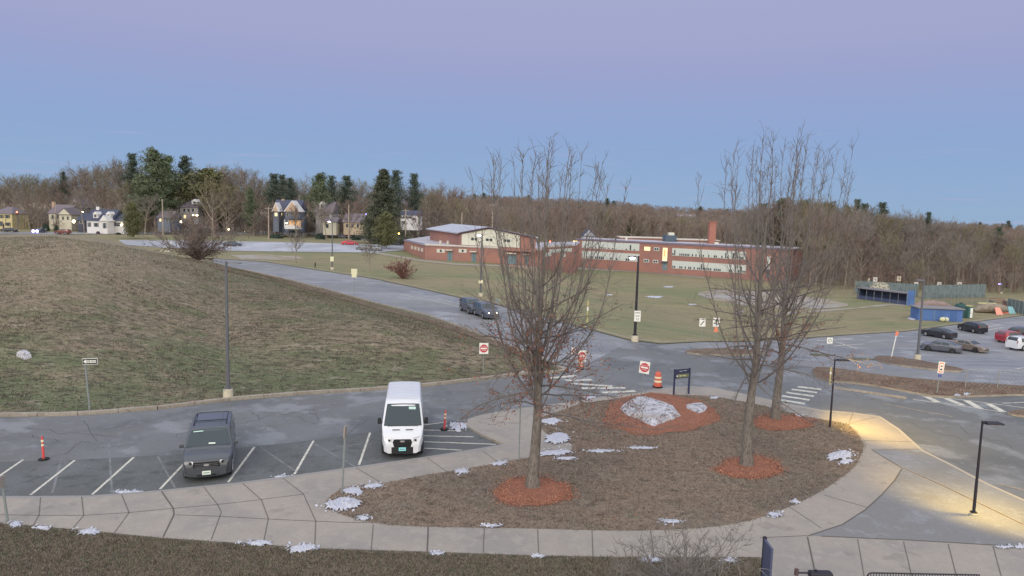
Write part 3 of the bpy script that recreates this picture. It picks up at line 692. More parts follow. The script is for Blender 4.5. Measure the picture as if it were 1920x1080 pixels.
        s = rr2.uniform(.035, .075, (leaves, 1)); V = np.stack([c - u * s, c + v * s * .55, c + u * s, c - v * s * .55], 1).reshape(-1, 3)
        np_mesh('clinging_leaves', V, np.arange(leaves * 4).reshape(-1, 4), [m_leaf, M('leaf_dark', C(118, 74, 60))], root, mi=rr2.integers(0, 2, leaves))
    return root
big_oak('oak', 1000, 914, 258, 5, 'tall bare oak in front with rust leaves clinging low, left of the other two', .27, 4.3, lean=.012, leaves=3000, leaf_h=(2.6, 9.0), up=25)
big_oak('oak', 1399, 873, 248, 9, 'tall leafless oak with pale trunk standing on the lawn between two mulch rings', .27, 4.0, lean=.02, leaves=40, up=16, dens=.8, first=4.2)
big_oak('oak', 1455, 786, 244, 23, 'bare oak near the zebra crossing with dark red leaves round its lower trunk', .27, 4.3, lean=.012, leaves=1100, leaf_h=(3, 7.5), up=19, cr_r=3.9, dens=.85, first=4.0)

def shrub(name, P, H, W_, n, seed, label, cat, mat, r0=.025, twr=.006, group=None, lvl=1.0, zup=.5, wb=.35):
    root = thing(name, label, cat, P, group=group); g = Grow(seed); r = g.r
    def tw(p, d, f, rr_):
        dd = (d + rnd_perp(d, r) * .9).normalized(); g.branch(p, dd, r.uniform(.15, .4) * lvl, twr, 3, wob=.5, nseg=2, tip=.5)
    def sub(p, d, f, rr_):
        dd = (d + rnd_perp(d, r) * .85).normalized(); ln = r.uniform(.4, 1.0) * lvl
        g.branch(p, dd, ln, min(rr_ * .6, twr * 2.2), 2, trop=.05, wob=.45, kids=(9 * ln / lvl, 0), nseg=4, kid_f=tw, tip=.4, start=.1)
    for k in range(n):
        az = k * 2.399 + r.random(); el = math.radians(r.uniform(28, 80)); ln = math.hypot(math.sin(el) * H, math.cos(el) * W_ * .9) * r.uniform(.75, 1.05)
        d = Vector((math.cos(az) * math.cos(el), math.sin(az) * math.cos(el), math.sin(el) * zup + .2))
        g.branch(Vector((r.gauss(0, .12), r.gauss(0, .12), -.05)), d, ln, r0, 1, trop=.05, wob=wb, kids=(10, 0), nseg=8, kid_f=sub, tip=.2, start=.12)
    A = np.array(g.seg); big = A[:, 6] > r0 * .45
    V, Fq = seg_arrays(A[big], 5); np_mesh('stems', V, Fq, mat, root)
    V, Fq = seg_arrays(A[~big], 3); np_mesh('twigs', V, Fq, mat, root); return root
# ornamental tree rising from below the frame in front
Pn = G(1285, 1130, LZ)
shrub('crabapple_tree', Pn, 1.9, 4.2, 26, 4, 'low spreading bare crabapple with tangled grey twigs at the bottom edge', 'tree', m_twig2, r0=.04, twr=.010, zup=.34, lvl=1.2, wb=.75)
m_red = M('red_twig', C(112, 76, 68)); m_bush = M('bush_twig', C(110, 96, 90))
Pb = G(372, 488); shrub('thicket_bush', Pb, hgt(Pb, 440) , 7.5, 34, 8, 'wide bare grey brown thicket on the back shoulder of the hill', 'bush', m_bush, r0=.06, twr=.03, lvl=2.6)
Pb = G(755, 522, .12); shrub('red_bush', Pb, hgt(Pb, 484), 2.8, 18, 12, 'small reddish bush with dead leaves beside the access road', 'bush', m_red, r0=.10, twr=.045, lvl=1.2)

# --- templates for distant trees: meshes are shared by all copies
m_far = [M('far_twig_brown', C(104, 92, 86)), M('far_twig_grey', C(118, 110, 104)), M('far_twig_red', C(116, 98, 90)), M('far_twig_olive', C(116, 108, 84))]
m_need = [M('needles_green', C(96, 108, 78), [(.6, 4, .42, .6, L(C(74, 88, 64), .8))]), M('needles_dark', C(78, 92, 80), [(.6, 4, .42, .6, L(C(60, 74, 64), .8))]), M('needles_yellow', C(104, 104, 66), [(.6, 4, .42, .6, L(C(78, 80, 50), .8))]), M('needles_spruce', C(80, 86, 66), [(.6, 4, .42, .6, L(C(58, 66, 50), .8))])]
def bare_template(seed, H, W_, trunk_f, mat, barkm, n_limb=11, thick=.034, name='bare_tree'):
    root = thing(name, 'x', 'tree', (0, 0, 0)); g = Grow(seed); r = g.r; tr = H * .016
    pts = []; p = Vector((0, 0, -.5)); d = Vector((0, 0, 1))
    for i in range(9):
        pts.append(p.copy()); d = (d + rnd_perp(d, r) * .07).normalized(); p = p + d * (H * .1)
    mb = MB(); mb.tube(pts, [tr * (1 - .09 * i) for i in range(9)], 7)
    tw_s = []
    def tw(p, d, f, rr_):
        dd = (d + rnd_perp(d, r) * .8 + Vector((0, 0, .2))).normalized(); g.branch(p, dd, H * r.uniform(.04, .075), thick, 3, wob=.4, nseg=2, tip=.45)
    def sub(p, d, f, rr_):
        dd = (d + rnd_perp(d, r) * .75 + Vector((0, 0, .15))).normalized(); ln = H * r.uniform(.08, .16)
        g.branch(p, dd, ln, min(rr_ * .6, thick * 1.5), 2, trop=.06, wob=.35, kids=(9, 0), nseg=3, kid_f=tw, tip=.5, start=.05)
    lim = []
    for k in range(n_limb):
        f = trunk_f + (1 - trunk_f) * (k / n_limb) * .75; i = min(7, int(f * 9)); p = pts[i].lerp(pts[i + 1], f * 9 - i)
        az = k * 2.399 + r.random(); el = math.radians(r.uniform(34, 74)); ln = min((H * .98 - p.z) / max(.5, math.sin(el)) * r.uniform(.75, 1), W_ * .62 / math.cos(el))
        d = Vector((math.cos(az) * math.cos(el), math.sin(az) * math.cos(el), math.sin(el)))
        q = g.branch(p, d, ln, tr * .42, 1, trop=.07, wob=.22, kids=(12, 0), nseg=6, kid_f=sub, tip=.25, start=.15)
        lim.append(q)
    p = pts[-1]; g.branch(p, Vector((0, 0, 1)), H * .16, tr * .3, 1, wob=.2, kids=(11, 0), nseg=4, kid_f=sub, tip=.3, start=0)
    A = np.array(g.seg); big = A[:, 6] > thick * 1.8
    for s_ in A[big]: mb.tube([s_[:3], s_[3:6]], [s_[6], s_[7]], 5, cap=False)
    mb.build('trunk', barkm, root)
    V, Fq = seg_arrays(A[~big], 3); np_mesh('crown', V, Fq, mat, root); return root
def pine_template(seed, H, W_, kind, mat, name='pine_tree', bare=.22, dens=1.0):
    root = thing(name, 'x', 'tree', (0, 0, 0)); r = random.Random(seed); q = np.random.default_rng(seed)
    mb = MB(); mb.tube([(0, 0, -.5), (0, 0, H * .5), (0, 0, H * .97)], [H * .017, H * .011, .04], 7)
    cl = []
    z = H * bare
    while z < H * .985:
        f = (z / H - bare) / (1 - bare)
        if kind == 'spruce': R = W_ * .5 * (1 - f) ** .85 + .15; el = -.18
        else: R = W_ * .5 * ((1 - f) ** .62 * (.55 + .45 * min(1, f * 3))) * r.uniform(.45, 1.2) + .12; el = .22
        nb = 6 if kind == 'spruce' else 3
        for k in range(nb):
            az = r.random() * 6.283; Rk = R * r.uniform(.4, 1.12)
            e = Vector((math.cos(az) * Rk, math.sin(az) * Rk, z + Rk * el * (r.uniform(.4, 1.3) if kind == 'spruce' else r.uniform(-.6, 3.2))))
            mb.tube([(0, 0, z), e], [.07, .02], 3, cap=False)
            for t in np.arange(.25, 1.02, .75 / max(2, Rk)):
                cl.append((*Vector((0, 0, z)).lerp(e, t), .22 + .16 * min(3, Rk)))
        z += H * (.018 if kind == 'spruce' else .021) * r.uniform(.5, 1.5) / dens
    mb.build('trunk', m_bgbark, root)
    c = np.array(cl); per = int((17 if kind == 'spruce' else 24)); n = len(c) * per
    B = np.repeat(c[:, :3], per, 0) + q.normal(0, 1, (n, 3)) * np.array([1, 1, .6]) * np.repeat(c[:, 3:4], per, 0)
    u = q.normal(0, 1, (n, 3)) + np.array([0, 0, .35]); u /= np.linalg.norm(u, axis=1, keepdims=True); v = np.cross(u, q.normal(0, 1, (n, 3))); v /= np.linalg.norm(v, axis=1, keepdims=True)
    s = q.uniform(.20, .42, (n, 1)) * (W_ / 9) ** .5; V = np.stack([B - u * s, B + v * s * .24, B + u * s, B - v * s * .24], 1).reshape(-1, 3)
    np_mesh('crown', V, np.arange(n * 4).reshape(-1, 4), mat, root); return root
FARM_LABEL = {}
def T_bare(k): return BARE[k % len(BARE)]
BARE = [bare_template(101, 18, 12, .30, m_far[0], m_bgbark), bare_template(102, 20, 11, .42, m_far[1], m_bgbark), bare_template(103, 17, 13, .25, m_far[2], m_bgbark), bare_template(104, 19, 10, .5, m_far[1], m_bgbark),
        bare_template(105, 18, 12, .33, m_far[3], m_bgbark)]
PINE = [pine_template(201, 22, 14, 'pine', m_need[0]), pine_template(202, 22, 12, 'pine', m_need[1], bare=.35, dens=.8), pine_template(203, 20, 13, 'spruce', m_need[3], name='spruce_tree', bare=.06), pine_template(204, 12, 12, 'pine', m_need[2], bare=.12)]
USED = set()
NH = {}
for o_ in BARE: NH[o_.name] = 1
BH = {0: 18, 1: 20, 2: 17, 3: 19, 4: 18}; PH = {0: 22, 1: 22, 2: 20, 3: 12}
def place(tmpl, h0, P, H, label, group=None, wide=1.0, rz=None):
    s = H / h0; rz = random.uniform(0, 6.28) if rz is None else rz
    sc = (s * wide, s * wide, s)
    if tmpl.name not in USED:
        USED.add(tmpl.name); tmpl.location = P; tmpl.rotation_euler = (0, 0, rz); tmpl.scale = sc; tmpl['label'] = label
        if group: tmpl['group'] = group
        return tmpl
    o = dup(tmpl, P, rz, sc, label)
    if group: o['group'] = group
    elif 'group' in o: del o['group']
    return o
# skyline of the background woods: picture column -> row of the tree tops
SKY = np.array([(-200, 332), (0, 334), (60, 330), (110, 334), (150, 322), (185, 303), (230, 300), (262, 312), (300, 330), (350, 322), (390, 318), (430, 314), (480, 318), (520, 334), (590, 334), (650, 336), (700, 346), (770, 346), (810, 350), (880, 352),
                (940, 372), (1000, 376), (1100, 378), (1160, 380), (1230, 384), (1300, 392), (1380, 392), (1440, 380), (1520, 378), (1580, 386), (1640, 398), (1700, 402), (1760, 412), (1810, 424), (1850, 436), (1920, 444), (2100, 452)])
def sky(px): return float(np.interp(px, SKY[:, 0], SKY[:, 1]))
random.seed(21)
gl = 'bare trees in the wood behind the houses'; lb = 'bare brown leafless tree in the band of woods behind the street of houses'
def woods(x0, x1, rows, label, group, palette, dyr=(0, 26), floor_=6):
    for (D, step, amp) in rows:
        px = x0 + random.uniform(0, step)
        while px < x1:
            P = ground_at(px, D * random.uniform(.97, 1.04)); H = hgt(P, sky(px) + random.uniform(*dyr) * amp)
            k = random.choice(palette)
            if H > floor_: place(BARE[k], BH[k], P, H, label, group, wide=random.uniform(.9, 1.25))
            px += step * random.uniform(.6, 1.4)
woods(-60, 860, [(300, 24, .9), (335, 22, .6)], lb, gl, [0, 4, 1, 2, 3, 1])
woods(-60, 860, [(268, 40, 1.7)], 'bare tree of middling height standing among the houses across the street', 'bare trees among the houses', [0, 1, 2, 4], dyr=(8, 44))
woods(860, 1400, [(300, 24, 1.0)], 'bare tree growing behind the school buildings', 'bare trees behind the school', [0, 2, 4, 2, 0], dyr=(14, 44), floor_=4)
woods(20, 800, [(238, 40, 2.2)], 'bare front yard tree standing before the houses across the street', 'bare front yard trees', [1, 3, 2], dyr=(18, 40))
def right_woods(rows):
    for (D, step, lo, hi) in rows:
        px = 1395 + random.uniform(0, step)
        while px < 2000:
            P = ground_at(px, D * random.uniform(.96, 1.05)); H = hgt(P, sky(px) + random.uniform(lo, hi))
            k = random.choice([0, 1, 3, 3, 1, 4, 2])
            if H > 4 and (D > 232 or px > 1500): place(BARE[k], BH[k], P, H, 'slender bare tree in the wood beyond the ball fields', 'bare trees in the wood beyond the ball fields', wide=random.uniform(.65, .95))
            px += step * random.uniform(.55, 1.45)
right_woods([(178, 19, 30, 100), (196, 17, 12, 70), (218, 15, -2, 40), (245, 14, -5, 22), (280, 20, 0, 18)])
# pines that stand out one by one: px, base depth, top row, template, width, label
for (px, D, ty, k, wd, lab) in [
    (252, 282, 288, 1, .8, 'dark narrow pine poking above the bare trees left of the great pine'), (292, 255, 280, 0, 1.25, 'great broad green pine, tallest tree on the left skyline'), (318, 275, 292, 0, .9, 'green pine shouldering the right side of the great pine'),
    (350, 280, 293, 1, .95, 'dark open pine just right of the great pine'), (122, 300, 322, 1, .6, 'small dark pine top above the houses on the far left'),
    (262, 262, 340, 0, .8, 'middle sized green pine left of the great pine'), (395, 275, 318, 3, 1.5, 'yellowish evergreen above the hillside thicket'), (515, 262, 326, 1, 1.0, 'dark pine behind the gabled victorian house'), (530, 275, 328, 1, .8, 'narrow dark pine right behind the victorian gable'),
    (545, 285, 334, 1, .8, 'short dark pine top right of the victorian house'), (600, 262, 325, 0, 1.15, 'broad green pine between the victorian house and the tall spruce'), (622, 280, 330, 1, .8, 'dark pine hugging the right of the broad green pine'),
    (650, 275, 330, 1, 1.0, 'flat topped dark pine above the tan house'), (718, 222, 316, 2, 1.15, 'tall pointed spruce in front of the street trees'), (742, 262, 320, 1, .95, 'open dark pine just right of the pointed spruce'), (775, 268, 326, 1, .8, 'smaller dark pine at the right end of the pine group'),
    (724, 200, 398, 3, .95, 'rounded yellow green pine at the corner of the upper car park'), (250, 212, 380, 3, .8, 'short brownish evergreen beside the white cottage'), (470, 255, 352, 0, .7, 'slim green pine left of the victorian house'),
    (1185, 330, 404, 2, 1.5, 'dark spruce standing alone behind the school roof'), (1460, 250, 372, 0, 1.3, 'broad olive pine behind the left oak crown on the right skyline'), (1500, 262, 376, 0, 1.2, 'olive pine filling the right wood behind the big oak'),
    (1545, 255, 380, 0, 1.2, 'wide olive pine right of the big oak crown'), (1690, 228, 420, 1, .6, 'slim dark pine inside the wood above the dugout'), (1800, 232, 432, 0, .6, 'olive pine inside the wood right of the batting cage'), (1580, 268, 386, 0, 1.0, 'olive pine at the shoulder of the right wood'), (1425, 270, 382, 1, 1.1, 'dark pine at the left edge of the right wood'),
    (1612, 250, 382, 1, .75, 'thin dark pine first of the pair above the ball field wood'), (1645, 245, 380, 1, .8, 'thin dark pine second of the pair above the ball field wood'), (1732, 248, 398, 1, .55, 'narrow pine behind the batting cage'),
    (1865, 240, 426, 1, .75, 'dark pine on the far right beside the blue white lamp'), (1600, 330, 374, 1, .7, 'distant pine tip between the right wood and the big oak')]:
    P = ground_at(px, D); place(PINE[k], PH[k], P, hgt(P, ty), lab, wide=wd)
# small bare trees closer by
for (px, py, ty, k, lab) in [(432, 472, 430, 3, 'thin young tree at the edge of the upper car park behind the left lamp'), (556, 498, 438, 1, 'small round bare tree on the grass beside the dirt patch'), (692, 508, 456, 0, 'small grey tree on the field left of the red bush'),
                             (612, 452, 392, 3, 'bare leaning tree in front of the tan house'), (1070, 470, 402, 2, 'orange brown tree with dead leaves behind the low brick wing'), (400, 446, 340, 4, 'large olive grey bare tree above the thicket bush'), (1600, 556, 510, 1, 'white stemmed birch by the outfield fence')]:
    P = G(px, py, .1); place(BARE[k], BH[k], P, hgt(P, ty), lab, wide=1.1)
# far wooded ridge: reads as one mass
def forest_mass(name, label, n, x0, x1, d0, d1, hr, seed):
    q = np.random.default_rng(seed); segs = []
    px = q.uniform(x0, x1, n); D = q.uniform(d0, d1, n); X = (px - 960) / F * D; Hh = q.uniform(*hr, n); Zg = Z(X, D)
    m = 46; t = q.uniform(0, 2 * np.pi, (n, m)); hh = q.uniform(.25, 1, (n, m)); R = (Hh[:, None] * .33) * np.sqrt(q.uniform(0, 1, (n, m))) * np.sin(np.clip(hh, 0, .96) * np.pi) ** .5
    B = np.stack([X[:, None] + np.cos(t) * R, D[:, None] + np.sin(t) * R, Zg[:, None] + hh * Hh[:, None]], -1)
    e = B + np.stack([np.cos(t) * .5, np.sin(t) * .5, np.ones_like(t)], -1) * (Hh[:, None, None] * .12)
    e += q.normal(0, .5, e.shape)
    r0 = np.full((n, m, 1), .12) * (D[:, None, None] / 500); A = np.concatenate([B, e, r0, r0 * .4], -1).reshape(-1, 8)
    tr = np.concatenate([np.stack([X, D, Zg - 1], 1), np.stack([X, D, Zg + Hh * .9], 1), np.full((n, 1), .22), np.full((n, 1), .08)], 1)
    V, Fq = seg_arrays(np.concatenate([A, tr]), 3); mi = q.integers(0, 3, n).repeat(m * 3); mi = np.concatenate([mi, np.full(n * 3, 1)])
    return tag(np_mesh(name, V, Fq, [m_far[0], m_far[2], m_far[1]], mi=mi), label, 'wood', kind='stuff')
forest_mass('wooded_ridge', 'far brown leafless woods covering the ridge on the horizon', 3000, 780, 1480, 340, 960, (9, 15), 5)
forest_mass('wooded_slope', 'far leafless woods on the low slope at the right edge', 1500, 1480, 2100, 330, 960, (9, 14), 6)
forest_mass('wooded_backdrop', 'dense leafless woods far behind the houses on the left', 1000, -120, 780, 350, 560, (8, 13), 8)
forest_mass('hedgerow', 'brown scrub and hedges at the foot of the trees behind the houses', 1500, -120, 900, 252, 330, (2.5, 6), 10)
forest_mass('undergrowth', 'low brown undergrowth at the foot of the wood beyond the ball fields', 1300, 1500, 2100, 176, 290, (2.5, 7), 9)
for k in range(22):
    px = random.uniform(880, 1480) if k < 15 else random.uniform(1800, 1960); D = random.uniform(800, 930); P = ground_at(px, D); place(PINE[random.choice([1, 2])], 22, P, random.uniform(13, 19), 'tiny dark conifer on the crest of the far ridge', 'conifers on the far ridge', wide=1.4)
# ------------------------------------------------------------------ vehicles
m_glass = M('car_glass', C(48, 60, 66), rough=.08, spec=.6); m_tyre = M('tyre', C(34, 34, 36), rough=.85); m_rim = M('wheel_rim', C(150, 150, 155), rough=.35, metal=.6)
m_rimd = M('dark_rim', C(66, 66, 70), rough=.4, metal=.5); m_black = M('black_trim', C(36, 37, 40), rough=.6); m_grille = M('grille', C(24, 24, 28), rough=.5); m_chrome = M('chrome', C(200, 200, 205), rough=.2, metal=.9)
m_lens = M('headlight_lens', C(205, 208, 212), rough=.1, spec=.6); m_tail = M('taillight_lens', C(150, 30, 34), rough=.2); m_plate = M('plate_white', C(205, 215, 205)); m_plate_b = M('plate_cyan', C(120, 205, 215))
m_on = M('headlight_on', (1, .9, .7, 1), emit=((1, .9, .7, 1), 9)); m_onr = M('brake_light_on', (1, .1, .1, 1), emit=((1, .12, .1, 1), 4))
def paint(name, c, rough=.32, metal=.25): return M('paint_' + name, c, rough=rough, metal=metal, spec=.5, coat=.6)
def lerp_tab(tab, y):
    ys = [t[0] for t in tab]; vs = [t[1] for t in tab]; return float(np.interp(y, ys, vs))
CARS = {
 # y runs from the rear bumper (negative) to the front (positive)
 'suv': dict(W=2.02, top=[(-2.55, .95), (-2.53, 1.25), (-2.42, 1.62), (-2.22, 1.80), (-1.8, 1.86), (-.2, 1.88), (.42, 1.82), (.62, 1.74), (1.30, 1.20), (1.40, 1.15), (2.1, 1.09), (2.42, 1.00), (2.53, .86), (2.56, .70)],
             bot=.30, belt=1.18, tumble=.19, plan=[(-2.55, .90), (-2.3, .97), (-1.5, 1), (1.6, 1), (2.2, .965), (2.45, .90), (2.56, .80)], wheels=(1.62, -1.45), wr=.40,
             ws=(1.27, .55), rw=(-2.50, -2.2), side=[(.95, .02), (-.06, -.98), (-1.06, -1.95)], mirror=1.08),
 'sedan': dict(W=1.85, top=[(-2.4, .80), (-2.36, 1.0), (-2.2, 1.06), (-1.75, 1.10), (-1.0, 1.38), (-.5, 1.45), (.1, 1.45), (.45, 1.38), (1.15, 1.02), (1.3, .97), (2.0, .88), (2.3, .76), (2.4, .58)],
             bot=.22, belt=.98, tumble=.34, plan=[(-2.4, .84), (-2.1, .95), (-1.4, 1), (1.3, 1), (1.9, .95), (2.25, .85), (2.4, .70)], wheels=(1.42, -1.38), wr=.34,
             ws=(1.12, .48), rw=(-1.72, -1.05), side=[(.75, -.02), (-.1, -.95)], mirror=.85),
 'crossover': dict(W=1.88, top=[(-2.3, .85), (-2.27, 1.15), (-2.05, 1.45), (-1.7, 1.60), (-.8, 1.67), (0, 1.67), (.4, 1.58), (1.15, 1.12), (1.3, 1.07), (1.95, .98), (2.2, .84), (2.3, .62)],
             bot=.26, belt=1.06, tumble=.26, plan=[(-2.3, .86), (-2.0, .96), (-1.3, 1), (1.3, 1), (1.9, .95), (2.15, .86), (2.3, .74)], wheels=(1.38, -1.32), wr=.36,
             ws=(1.12, .46), rw=(-2.22, -1.78), side=[(.78, -.02), (-.1, -.92), (-1.0, -1.6)], mirror=.9),
 'van': dict(W=2.06, top=[(-2.95, 1.2), (-2.94, 2.2), (-2.86, 2.40), (-2.6, 2.47), (0, 2.50), (.9, 2.48), (1.25, 2.40), (1.45, 2.25), (2.16, 1.42), (2.3, 1.32), (2.72, 1.12), (2.92, .92), (2.97, .70)],
             bot=.30, belt=1.34, tumble=.17, plan=[(-2.95, .93), (-2.8, .97), (-2.3, 1), (1.5, 1), (2.1, .985), (2.6, .93), (2.85, .86), (2.97, .76)], wheels=(1.95, -1.75), wr=.36,
             ws=(2.17, 1.38), rw=None, side=[(1.62, .75)], mirror=1.75),
 'pickup': dict(W=1.98, top=[(-2.85, .95), (-2.83, 1.12), (-.95, 1.13), (-.93, 1.5), (-.75, 1.80), (-.2, 1.85), (.3, 1.80), (.95, 1.22), (1.1, 1.17), (2.3, 1.10), (2.6, .95), (2.7, .7)],
             bot=.36, belt=1.18, tumble=.2, plan=[(-2.85, .96), (2.0, .99), (2.5, .92), (2.7, .82)], wheels=(1.7, -1.75), wr=.4, ws=(.92, .35), rw=(-.92, -.78), side=[(.7, -.02), (-.1, -.72)], mirror=.8)}
def half_w(p, y, z):
    w_ = p['W'] / 2 * lerp_tab(p['plan'], y); b = p['belt']
    if z > b: w_ *= 1 - p['tumble'] * (z - b) / (lerp_tab(p['top'], 0) - b) * .95
    else: w_ *= 1 - .06 * max(0, (.75 - z)) ** 1.0 - .02 * abs(z - .75)
    return w_
def car(kind, label, loc, rz, pm, group=None, plate=None, rim=None, lights=None, cat=None, rails=False, lights_rear=False, cladding=False, name=None):
    p = CARS[kind]; root = thing(name or {'suv': 'parked_suv', 'van': 'cargo_van', 'pickup': 'pickup_truck'}.get(kind, 'parked_car'), label, cat or {'van': 'van', 'pickup': 'pickup truck'}.get(kind, 'car'), loc, rz, group)
    top = p['top']; y0, y1 = top[0][0], top[-1][0]; ys = sorted(set([t[0] for t in top] + list(np.linspace(y0, y1, 30)) + [t[0] for t in p['plan']]))
    q = [ys[0]]
    for y in ys[1:]:
        if y - q[-1] > .012: q.append(y)
    ys = q; rings = []; hw = lambda y, z: half_w(p, y, z)
    for y in ys:
        zt = lerp_tab(top, y); e = .05 if zt - p['bot'] > .3 else .02; zb = p['bot']
        zs = [zb, zb + .06, zb + (zt - e - zb) * .3, zb + (zt - e - zb) * .5] ; b = p['belt']
        zs += [min(b, zt - e) if b > zs[-1] else zb + (zt - e - zb) * .75, zb + (zt - e - zb) * .9 if b < zb + (zt - e - zb) * .88 else zt - e * 1.2, zt - e]
        zs = sorted(zs); pts = [(0, zb + .02), (hw(y, zb) * .86, zb)] + [(hw(y, z), z) for z in zs[1:]]
        wt = hw(y, zt); pts += [(wt - .045, zt - .008), (wt * .6, zt + .012), (0, zt + .022)]
        rings.append([(x, y, z) for x, z in pts] + [(-x, y, z) for x, z in pts[1:-1]][::-1])
    n = len(rings[0]); mb = MB(); vs = [v for r_ in rings for v in r_]
    fs = [(i * n + k, i * n + (k + 1) % n, (i + 1) * n + (k + 1) % n, (i + 1) * n + k) for i in range(len(rings) - 1) for k in range(n)]
    fs += [tuple(range(n)), tuple((len(rings) - 1) * n + k for k in range(n - 1, -1, -1))]
    mb.add(vs, fs); mb.build('body', pm, root, smooth=32)
    def top_patch(nm, ya, yb, fa, fb, mat, off=.012, nu=7, nv=5, parent=root):
        m = MB(); vs = []
        for i in range(nv):
            t = i / (nv - 1); y = ya + (yb - ya) * t; f = fa + (fb - fa) * t; z = lerp_tab(top, y); dz = lerp_tab(top, y + .02) - lerp_tab(top, y - .02); nn = Vector((0, -dz, .04)).normalized()
            for k in range(nu):
                u = -1 + 2 * k / (nu - 1); x = (hw(y, z) - .05) * f * u
                vs.append((x, y + nn.y * off, z + .012 * (1 - abs(u)) + nn.z * off + .006))
        m.add(vs, [(i * nu + k, i * nu + k + 1, (i + 1) * nu + k + 1, (i + 1) * nu + k) for i in range(nv - 1) for k in range(nu - 1)]); return m.build(nm, mat, parent, smooth=40)
    def side_patch(nm, s, pts, mat, off=.008, parent=root):
        cx = sum(a for a, b in pts) / len(pts); cz = sum(b for a, b in pts) / len(pts); m = MB(); q = densify(pts, .18)
        vs = [(s * (hw(y, z) + off), y, z) for y, z in q] + [(s * (hw(cx, cz) + off), cx, cz)]; k = len(q)
        m.add(vs, [(i, (i + 1) % k, k) for i in range(k)]); return m.build(nm, mat, parent)
    top_patch('windshield', p['ws'][0], p['ws'][1], .97, .94, m_glass)
    if p['rw']: top_patch('rear_window', p['rw'][0], p['rw'][1], .86, .84, m_glass)
    for s in (1, -1):
        for (ya, yb) in p['side']:
            za = p['belt'] + .04
            def zt(y): return lerp_tab(top, y) - .10
            ta, tb = zt(ya), zt(yb)
            pts = [(yb, za), (ya, za)]
            if ta < za + .15:  # slanted front quarter
                yy = ya
                while zt(yy) < za + .1: yy -= .03
                pts = [(yb, za), (yy + .02, za), (yy, zt(yy))]; ya = yy
            else: pts = [(yb, za), (ya, za), (ya, ta)]
            for t in (.25, .5, .75): y = ya + (yb - ya) * t; pts.append((y, zt(y)))
            pts.append((yb, max(tb, za + .04))); side_patch('side_window', s, pts, m_glass)
        # door seams and handles
        for (ya, yb) in p['side'][:2]:
            m = MB(); yy = yb - .04; q = [(yy - .007, p['bot'] + .12), (yy + .007, p['bot'] + .12), (yy + .007, p['belt']), (yy - .007, p['belt'])]
            side_patch('door_seam', s, q, m_black, .003)
            h = MB(); h.box((s * (hw(yb + .12, p['belt'] - .12) + .015), yb + .12, p['belt'] - .14), (.03, .17, .03)); h.build('door_handle', m_black if kind in ('van',) else pm, root)
        mr = MB(); mx_ = s * (hw(p['mirror'], p['belt'] + .05) + .13); zm = p['belt'] + (.22 if kind == 'van' else .06); hh = .30 if kind == 'van' else .17
        mr.box((mx_, p['mirror'], zm), (.2, .1, hh), taper=.85); mr.box((mx_ - s * .12, p['mirror'] + .01, zm - .05), (.12, .05, .05))
        mr.build('side_mirror', m_black if kind == 'van' else pm, root, bevel=.03)
        for yw in p['wheels']:
            xw = s * (hw(yw, .4)); wr = p['wr']
            arch = [(yw + math.cos(t) * wr * 1.16, wr + math.sin(t) * wr * 1.16) for t in np.linspace(-.12, math.pi + .12, 16)]
            side_patch('wheel_arch', s, arch, m_black, .004)
            W_ = MB(); W_.tube([(xw - s * .2, yw, wr), (xw - s * .02, yw, wr), (xw + s * .012, yw, wr)], [wr, wr, wr * .93], 20)
            wo = W_.build('wheel', m_tyre, root, smooth=40)
            R = MB(); R.tube([(xw - s * .02, yw, wr), (xw + s * .016, yw, wr)], [wr * .66, wr * .62], 16)
            for k in range(5):
                a = k * 2 * math.pi / 5; R.tube([(xw + s * .022, yw, wr), (xw + s * .022, yw + math.cos(a) * wr * .6, wr + math.sin(a) * wr * .6)], .03, 5)
            R.build('rim', rim or m_rim, wo, smooth=40)
    # nose
    yn = y1; zn = lerp_tab(top, y1 - .12)
    wn = hw(y1 - .06, .6)
    for s in (1, -1):
        yh = y1 - (.20 if kind != 'van' else .16); zt_ = lerp_tab(top, yh)
        hl = MB(); x1 = s * (hw(yh, zt_ - .12)); x0 = s * wn * .62; zt2 = zt_ - .05
        if kind == 'van': za, zb = .82, 1.08
        elif kind == 'suv': za, zb = .80, .97
        else: za, zb = zt2 - .16, zt2 - .02
        yf = y1 + .012; hl.add([(x0, yf - .015, za + .02), (x1 * .985, yh + .03, za), (x1 + s * .008, yh - .16, zb - .02), (x1 * .97, yh - .02, zb), (x0, yf - .06, zb - .02), (x0 * 1.02, yf, (za + zb) / 2)], [(0, 1, 2, 3, 4), (0, 5, 4)])
        ho = hl.build('headlight', m_on if lights == 'on' else m_lens, root)
        if kind in ('van', 'suv') and lights != 'on':
            b_ = MB(); b_.tube([(x0 * 1.22, yh + .16, (za + zb) / 2), (x0 * 1.22, yh + .19, (za + zb) / 2)], .055, 10); b_.build('bulb_housing', m_black, ho)
        tl = MB(); yr = y0; zr = lerp_tab(top, y0 + .03); xr = s * hw(y0 + .05, zr - .15)
        zz0, zz1 = (.95, 1.35) if kind in ('suv', 'crossover') else ((1.0, 1.5) if kind == 'van' else (.72, .92))
        tl.add([(xr * .8, yr - .012, zz0), (xr * 1.0, yr + .05, zz0), (xr * 1.01, yr + .05, zz1), (xr * .8, yr + (.0 if kind != 'crossover' else .04) - .012, zz1)], [(0, 1, 2, 3)])
        tl.build('taillight', m_onr if lights_rear else m_tail, root)
    gr = MB(); yg = y1 + .012
